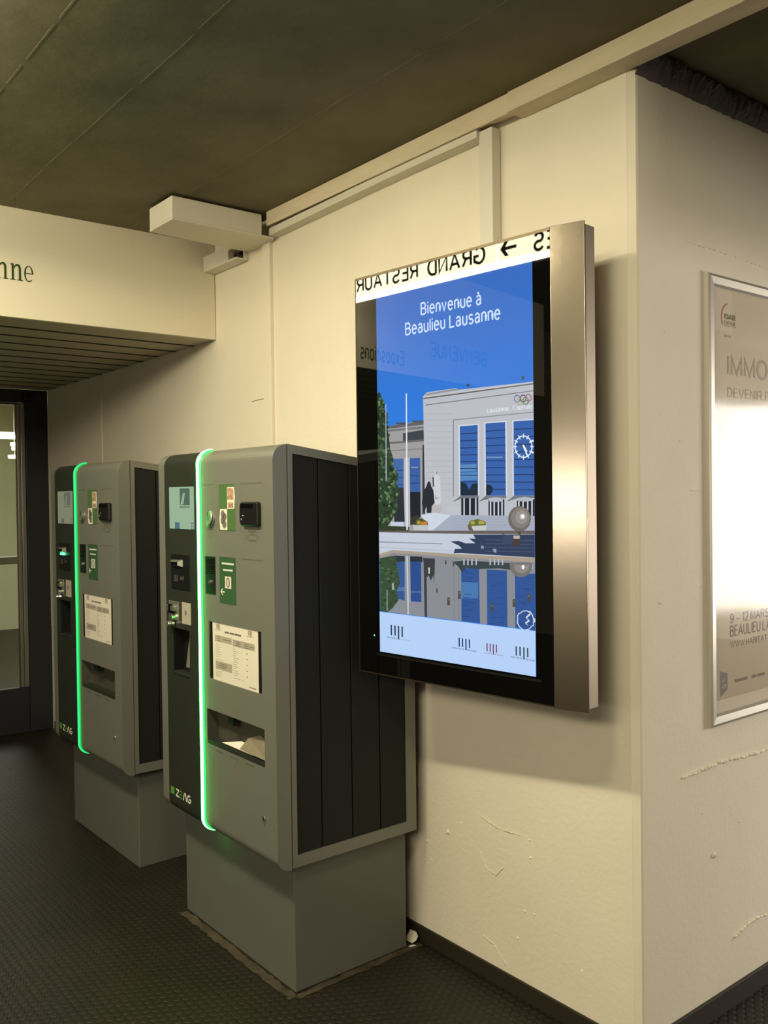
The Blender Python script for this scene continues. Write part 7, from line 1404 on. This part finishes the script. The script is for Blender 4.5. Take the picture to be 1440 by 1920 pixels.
    b = MB(); b.box(.3245, .3275, F-.0048, F-.0038, .553, .567); mk(b, 'keyhole', M['blackgl'], kl)
    # maker's mark
    b = MB(); flat(b, -.336, -.306, .474, .501, e, 1)
    def gp(pts, m): b.face([(x, e, z) for x, z in pts], m)
    def Zl(x, w, z0, h, t_):
        gp([(x, z0+h), (x+w, z0+h), (x+w, z0+h-t_), (x, z0+h-t_)], 0); gp([(x, z0), (x+w, z0), (x+w, z0+t_), (x, z0+t_)], 0); gp([(x+w-t_*1.2, z0+h-t_), (x+w, z0+h-t_), (x+t_*1.2, z0+t_), (x, z0+t_)], 0)
    Zl(-.293, .025, .472, .029, .006)
    for k in range(3): gp([(-.264, .472+k*.0118), (-.242, .472+k*.0118), (-.242, .4772+k*.0118), (-.264, .4772+k*.0118)], 1)
    gp([(-.238, .472), (-.231, .472), (-.222, .501), (-.228, .501)], 0); gp([(-.222, .501), (-.214, .501), (-.205, .472), (-.212, .472)], 0)
    cx, cz = -.188, .4865
    pv = None
    for k in range(15):
        a = R(50+k*310/14); o2 = (cx+.0155*math.cos(a), cz+.0155*math.sin(a)); i2 = (cx+.009*math.cos(a), cz+.009*math.sin(a))
        if pv: gp([pv[0], o2, i2, pv[1]], 0)
        pv = (o2, i2)
    gp([(cx, cz-.003), (cx+.0155, cz-.003), (cx+.0155, cz+.003), (cx, cz+.003)], 0)
    mk(b, 'maker_mark', [M['white'], M['logogreen']], fascia, fix=False)
    return t
m1 = build_machine('nearest silver ticket machine with bright white-green light strip and lit pale screen')
def copy_tree(o, par=None):
    c = o.copy(); COL.objects.link(c)
    if par: c.parent = par
    for ch in o.children: copy_tree(ch, c)
    return c
m2 = copy_tree(m1)
m1.location = (-1.2685, -.30, 0)
th2 = R(.477); px_, py_ = .4025, -.253
m2.location = (-2.092-(px_*math.cos(th2)-py_*math.sin(th2)), -.537-(px_*math.sin(th2)+py_*math.cos(th2)), 0); m2.rotation_euler = (0, 0, th2)
m2['label'] = 'farther silver ticket machine next to the door, with dimmer green light strip'
def sub(o, nm):
    for c in o.children_recursive:
        if c.name.split('.')[0] == nm: return c
def setmat(o, k, m): o.material_slots[k].link = 'OBJECT'; o.material_slots[k].material = m
setmat(sub(m2, 'light_strip'), 0, M['strip2']); setmat(sub(m2, 'light_strip'), 1, M['stripedge2']); setmat(sub(m2, 'touch_screen'), 0, M['tscreen2']); 
for c_ in sub(m2, 'touch_screen').children:
    n_ = c_.name.split('.')[0]
    setmat(c_, 0, M['tscreen2'] if n_ == 'screen_card' else M['ticon3'])
    if len(c_.material_slots) > 1: setmat(c_, 1, M['tscreen2'])
b = MB(); b.box(-.262, -.212, -.305-.013, -.305-.003, 1.300, 1.311); b.build('card_light', M['led'], sub(m2, 'card_reader'), bevel=.003)
# papers lying in the change tray of the near machine, ticket in its fascia recess
def sheet(name, pts, label, m=M['paper']):
    b = MB(); n = len(pts)
    b.mesh(pts+[(p[0], p[1], p[2]-.0006) for p in pts], [tuple(range(n)), tuple(range(n, 2*n))]+[(i, (i+1) % n, n+(i+1) % n, n+i) for i in range(n)])
    return tag(b.build(name, m), label, 'paper')
xo = -1.2685
sheet('paper_slip', [(xo+.03, -.590, .733), (xo+.24, -.590, .733), (xo+.17, -.565, .750), (xo+.12, -.565, .750)], 'pale paper slip lying flat at the front of the change tray')
sheet('paper_slip', [(xo+.150, -.590, .736), (xo+.330, -.592, .734), (xo+.325, -.565, .775), (xo+.235, -.563, .793), (xo+.165, -.565, .770)], 'crumpled grey paper leaning at the right of the change tray', M['papershade'])
sheet('paper_ticket', [(xo-.208, -.600, .955), (xo-.1705, -.6035, .957), (xo-.1705, -.6035, 1.06), (xo-.174, -.602, 1.062)], 'narrow pale ticket slanting in the dark recess of the nearest machine', M['paperg'])
sheet('paper_scrap', [(-.945, -.045, .003), (-.905, -.045, .004), (-.893, -.036, .016), (-.896, -.026, .026), (-.915, -.018, .032), (-.945, -.02, .03)], 'white curled paper scrap tucked behind the grey plinth at the wall')
sheet('paper_scrap', [(-.903, -.066, .002), (-.889, -.062, .003), (-.882, -.046, .006), (-.892, -.05, .006)], 'tiny white paper scrap on the floor at the plinth corner')

# ------------------------------------------------------------------ wall display
DW = .8365; ZB, ZT = .9945, 2.2455
dl = 'tall lit wall display in stainless steel casing showing blue sky and a pale building'
disp = thing('wall_display', (PR.x+UV.x*DW/2, PR.y+UV.y*DW/2, ZB), dl, 'display', rz=TH)
OD = (-DW/2, 0, ZB)       # local x runs to the right end, y into the wall
def dk(b, name, mats, par=disp, **k): return b.build(name, mats, par, OD, **k)
b = MB(); b.prism([(-.0925, 0), (0, .018), (-.0005, .0225), (-.0925, .006)], 'z', ZB-.003, ZT+.001); dk(b, 'steel_front', M['steel'], bevel=.0012)
b = MB(); b.prism([(-DW+.004, .009), (-.0925, .009), (-.003, .0265), (-.003, .070), (-DW+.004, .070)], 'z', ZB+.004, ZT-.006); dk(b, 'rear_casing', M['steel2'], bevel=.0015)
b = MB()
for k in range(24): b.box(-.02, -.0035, .020, .027, ZB+.03+k*.0525, ZB+.036+k*.0525)
dk(b, 'spacer', M['steeledge'])
b = MB(); b.box(-DW+.12, -.12, .070, .19, 1.2, 2.05); dk(b, 'wall_bracket', M['blackp'])
b = MB(); b.box(-DW, -.093, 0, .006, ZB, ZB+.0035); b.box(-DW, -.093, 0, .006, ZT-.0075, ZT); b.box(-DW, -DW+.003, 0, .006, ZB+.0035, ZT-.0075); dk(b, 'glass_edge', M['steeledge'])
b = MB(); b.box(-DW+.003, -.0933, .001, .006, ZB+.0035, ZT-.0075); dk(b, 'front_glass', M['glass_black'])
SX0, SX1, SZ0, SZ1 = -.7412, -.1490, 1.0680, 2.190
b = MB(); b.face([(SX0, .0008, SZ0), (SX1, .0008, SZ0), (SX1, .0008, SZ1), (SX0, .0008, SZ1)]); scr = dk(b, 'screen', M['sky'], fix=False)
b = MB(); yy = .0006
def clip(p):
    for ax, lim, sg in ((0, SX0, 1), (0, SX1, -1), (1, SZ0, 1)):
        q = []
        for i in range(len(p)):
            a, c = p[i], p[(i+1) % len(p)]; da, dc = sg*(a[ax]-lim), sg*(c[ax]-lim)
            if da >= 0: q.append(a)
            if da*dc < 0: t = da/(da-dc); q.append([a[0]+(c[0]-a[0])*t, a[1]+(c[1]-a[1])*t])
        p = q
        if len(p) < 3: return None
    return p
for c, p in PIC:
    p = clip(p); yy -= .0000015
    if p: b.face([(x, yy, z) for x, z in p], 0, c)
for s_, x0, z0, x1, z1, h, c in TXT:
    yy -= .00001
    dv = Vector((x1-x0, 0, z1-z0)); L = dv.length
    b.text(s_, (x0, yy, z0), dv/L, Z, L, h, 0, c, bold=.15 if h > .01 else .16)
pic = dk(b, 'screen_picture', M['pic'], scr, fix=False)
b = MB(); b.box(-.757, -.132, -.0004, .003, 1.055, 1.0612); dk(b, 'screen_lip', M['blackp'])
b = MB(); b.cyl((-.7667, .0009, 1.116), (-.7667, -.0008, 1.116), .0022, .0018, 10); dk(b, 'status_light', M['led'])

# ------------------------------------------------------------------ framed poster on the right wall
po = thing('poster_frame', (.0, .82, .864), 'aluminium snap frame holding a beige IMMO trade fair poster', 'poster')
OP = (.0, .82, .864)
y0, y1, z0, z1, w = .327, 1.31, .864, 2.190, .036
b = MB()
def rail(pts):
    b.mesh([(0, *p) for p in pts[0]]+[(.016, *p) for p in pts[1]]+[(.012, *p) for p in pts[2]], [])
pr_ = [(.0, 0), (.012, .002), (.016, .010), (.014, .030), (.006, w), (0, w)]
def frame_rail(a, c, na):
    # a, c: outer corners; inward directions mitred
    ya, za = a; yc, zc = c
    A = []; Cc = []
    for h, d in pr_:
        A.append((h, ya+na[0][0]*d, za+na[0][1]*d)); Cc.append((h, yc+na[1][0]*d, zc+na[1][1]*d))
    n = len(A); bb = MB(); bb.mesh(A+Cc, [tuple(range(n)), tuple(range(n, 2*n))]+[(i, (i+1) % n, n+(i+1) % n, n+i) for i in range(n)])
    bb.build('frame_rail', M['alu'], po, OP)
frame_rail((y0, z0), (y0, z1), ((1, 1), (1, -1))); frame_rail((y1, z0), (y1, z1), ((-1, 1), (-1, -1)))
frame_rail((y0, z0), (y1, z0), ((1, 1), (-1, 1))); frame_rail((y0, z1), (y1, z1), ((1, -1), (-1, -1)))
b = MB(); b.box(.001, .002, y0+.03, y1-.03, z0+.03, z1-.03); pp_ = b.build('poster_print', M['poster'], po, OP)
def pf(b, pts, m=0, x=.0024): b.face([(x, y, z) for y, z in pts], m)
ya, yb, za, zb_ = y0+.037, y1-.037, z0+.037, z1-.037
b = MB()
pf(b, [(ya, za), (yb, za), (yb, za+.035), (ya, za+.035)], 2)
pf(b, [(ya, za+.035), (yb, za+.035), (yb, 1.20)]+[(ya+(yb-ya)*k/12, 1.10+.03*math.sin(k*.5+2.2)+.1*(k/12)**2) for k in range(12, -1, -1)], 0)
pf(b, [(yb, 1.20), (yb, 1.45)]+[(.50+(yb-.50)*k/14, 1.22+.16*math.sin(k/14*1.8)) for k in range(14, -1, -1)]+[(.48, 1.19)], 1, .0022)
pf(b, [(ya, 2.03), (.475, 2.03), (.475, zb_), (ya, zb_)], 2, .0022)
b.build('poster_picture', [M['poster_hill'], M['poster_green'], M['poster_white']], pp_, OP, fix=False)
Yv = (0, 1, 0)
PT = [M['poster_text'], M['poster_light'], M['poster_light'], M['poster_red'], M['poster_grey'], M['poster_white']]
b = MB(); b.text('IMMO', (.0026, .445, 1.905), Yv, Z, .235, .054, 1, bold=.16); b.build('poster_text', PT, pp_, OP, fix=False)
b = MB(); b.text('DEVENIR PROPRIÉTAIRE', (.0026, .445, 1.838), Yv, Z, .56, .026, 2); b.build('poster_text', PT, pp_, OP, fix=False)
b = MB(); b.text('N’HÉSITEZ PLUS', (.0026, .445, 1.797), Yv, Z, .38, .026, 2); b.build('poster_text', PT, pp_, OP, fix=False)
b = MB(); b.text('9 – 12 MARS', (.0026, .452, 1.160), Yv, Z, .225, .026, 0); b.build('poster_text', PT, pp_, OP, fix=False)
b = MB(); b.text('BEAULIEU LAUSANNE', (.0026, .452, 1.120), Yv, Z, .385, .030, 0); b.build('poster_text', PT, pp_, OP, fix=False)
b = MB(); b.text('WWW.HABITAT-JARDIN', (.0026, .452, 1.085), Yv, Z, .33, .018, 0); b.build('poster_text', PT, pp_, OP, fix=False)
b = MB(); b.text('ROMANDE', (.0026, .430, 2.068), Yv, Z, .062, .014, 0, bold=.2); b.build('poster_text', PT, pp_, OP, fix=False)
b = MB(); b.text('ENERGIE', (.0026, .430, 2.052), Yv, Z, .062, .010, 0); b.build('poster_text', PT, pp_, OP, fix=False)
b = MB()
pv = None
for k in range(11):
    a = R(100+k*11); o2 = (.452+.040*math.cos(a), 2.070+.045*math.sin(a)); i2 = (.455+.037*math.cos(a), 2.070+.042*math.sin(a))
    if pv: pf(b, [pv[0], o2, i2, pv[1]], 3, .0027)
    pv = (o2, i2)
pf(b, [(.430, 2.047), (.495, 2.047), (.495, 2.0485), (.430, 2.0485)], 0, .0027); pf(b, [(.432, 2.014), (.466, 2.014), (.466, 2.021), (.432, 2.021)], 1, .0027)
pf(b, [(.396, .945), (.436, .965), (.436, 1.012), (.396, 1.022)], 4, .0027)
b.text('M', (.0029, .407, .988), Yv, Z, .014, .010, 5); b.text('.CH', (.0029, .404, .970), Yv, Z, .024, .011, 5)
for k, (a, c) in enumerate(((.475, .548), (.572, .60), (.605, .65), (.70, .76))): pf(b, [(a, .978), (c, .978), (c, .987), (a, .987)], 0, .0027)
b.build('poster_logos', PT, pp_, OP, fix=False)
# slightly bowed clear cover sheet
b = MB(); N1, N2 = 14, 18; grid = []
for i in range(N1+1):
    for j in range(N2+1):
        s_, t_ = i/N1, j/N2; bow = .0035*math.sin(math.pi*s_)*math.sin(math.pi*t_)+.0022*math.exp(-((t_-.72)/.05)**2)*min(1, s_*8)
        grid.append((.0045+bow, ya-.004+(yb-ya+.008)*s_, za-.004+(zb_-za+.008)*t_))
b.mesh(grid, [(i*(N2+1)+j, (i+1)*(N2+1)+j, (i+1)*(N2+1)+j+1, i*(N2+1)+j+1) for i in range(N1) for j in range(N2)])
b.build('cover_sheet', M['sheet'], po, OP, smooth=True)
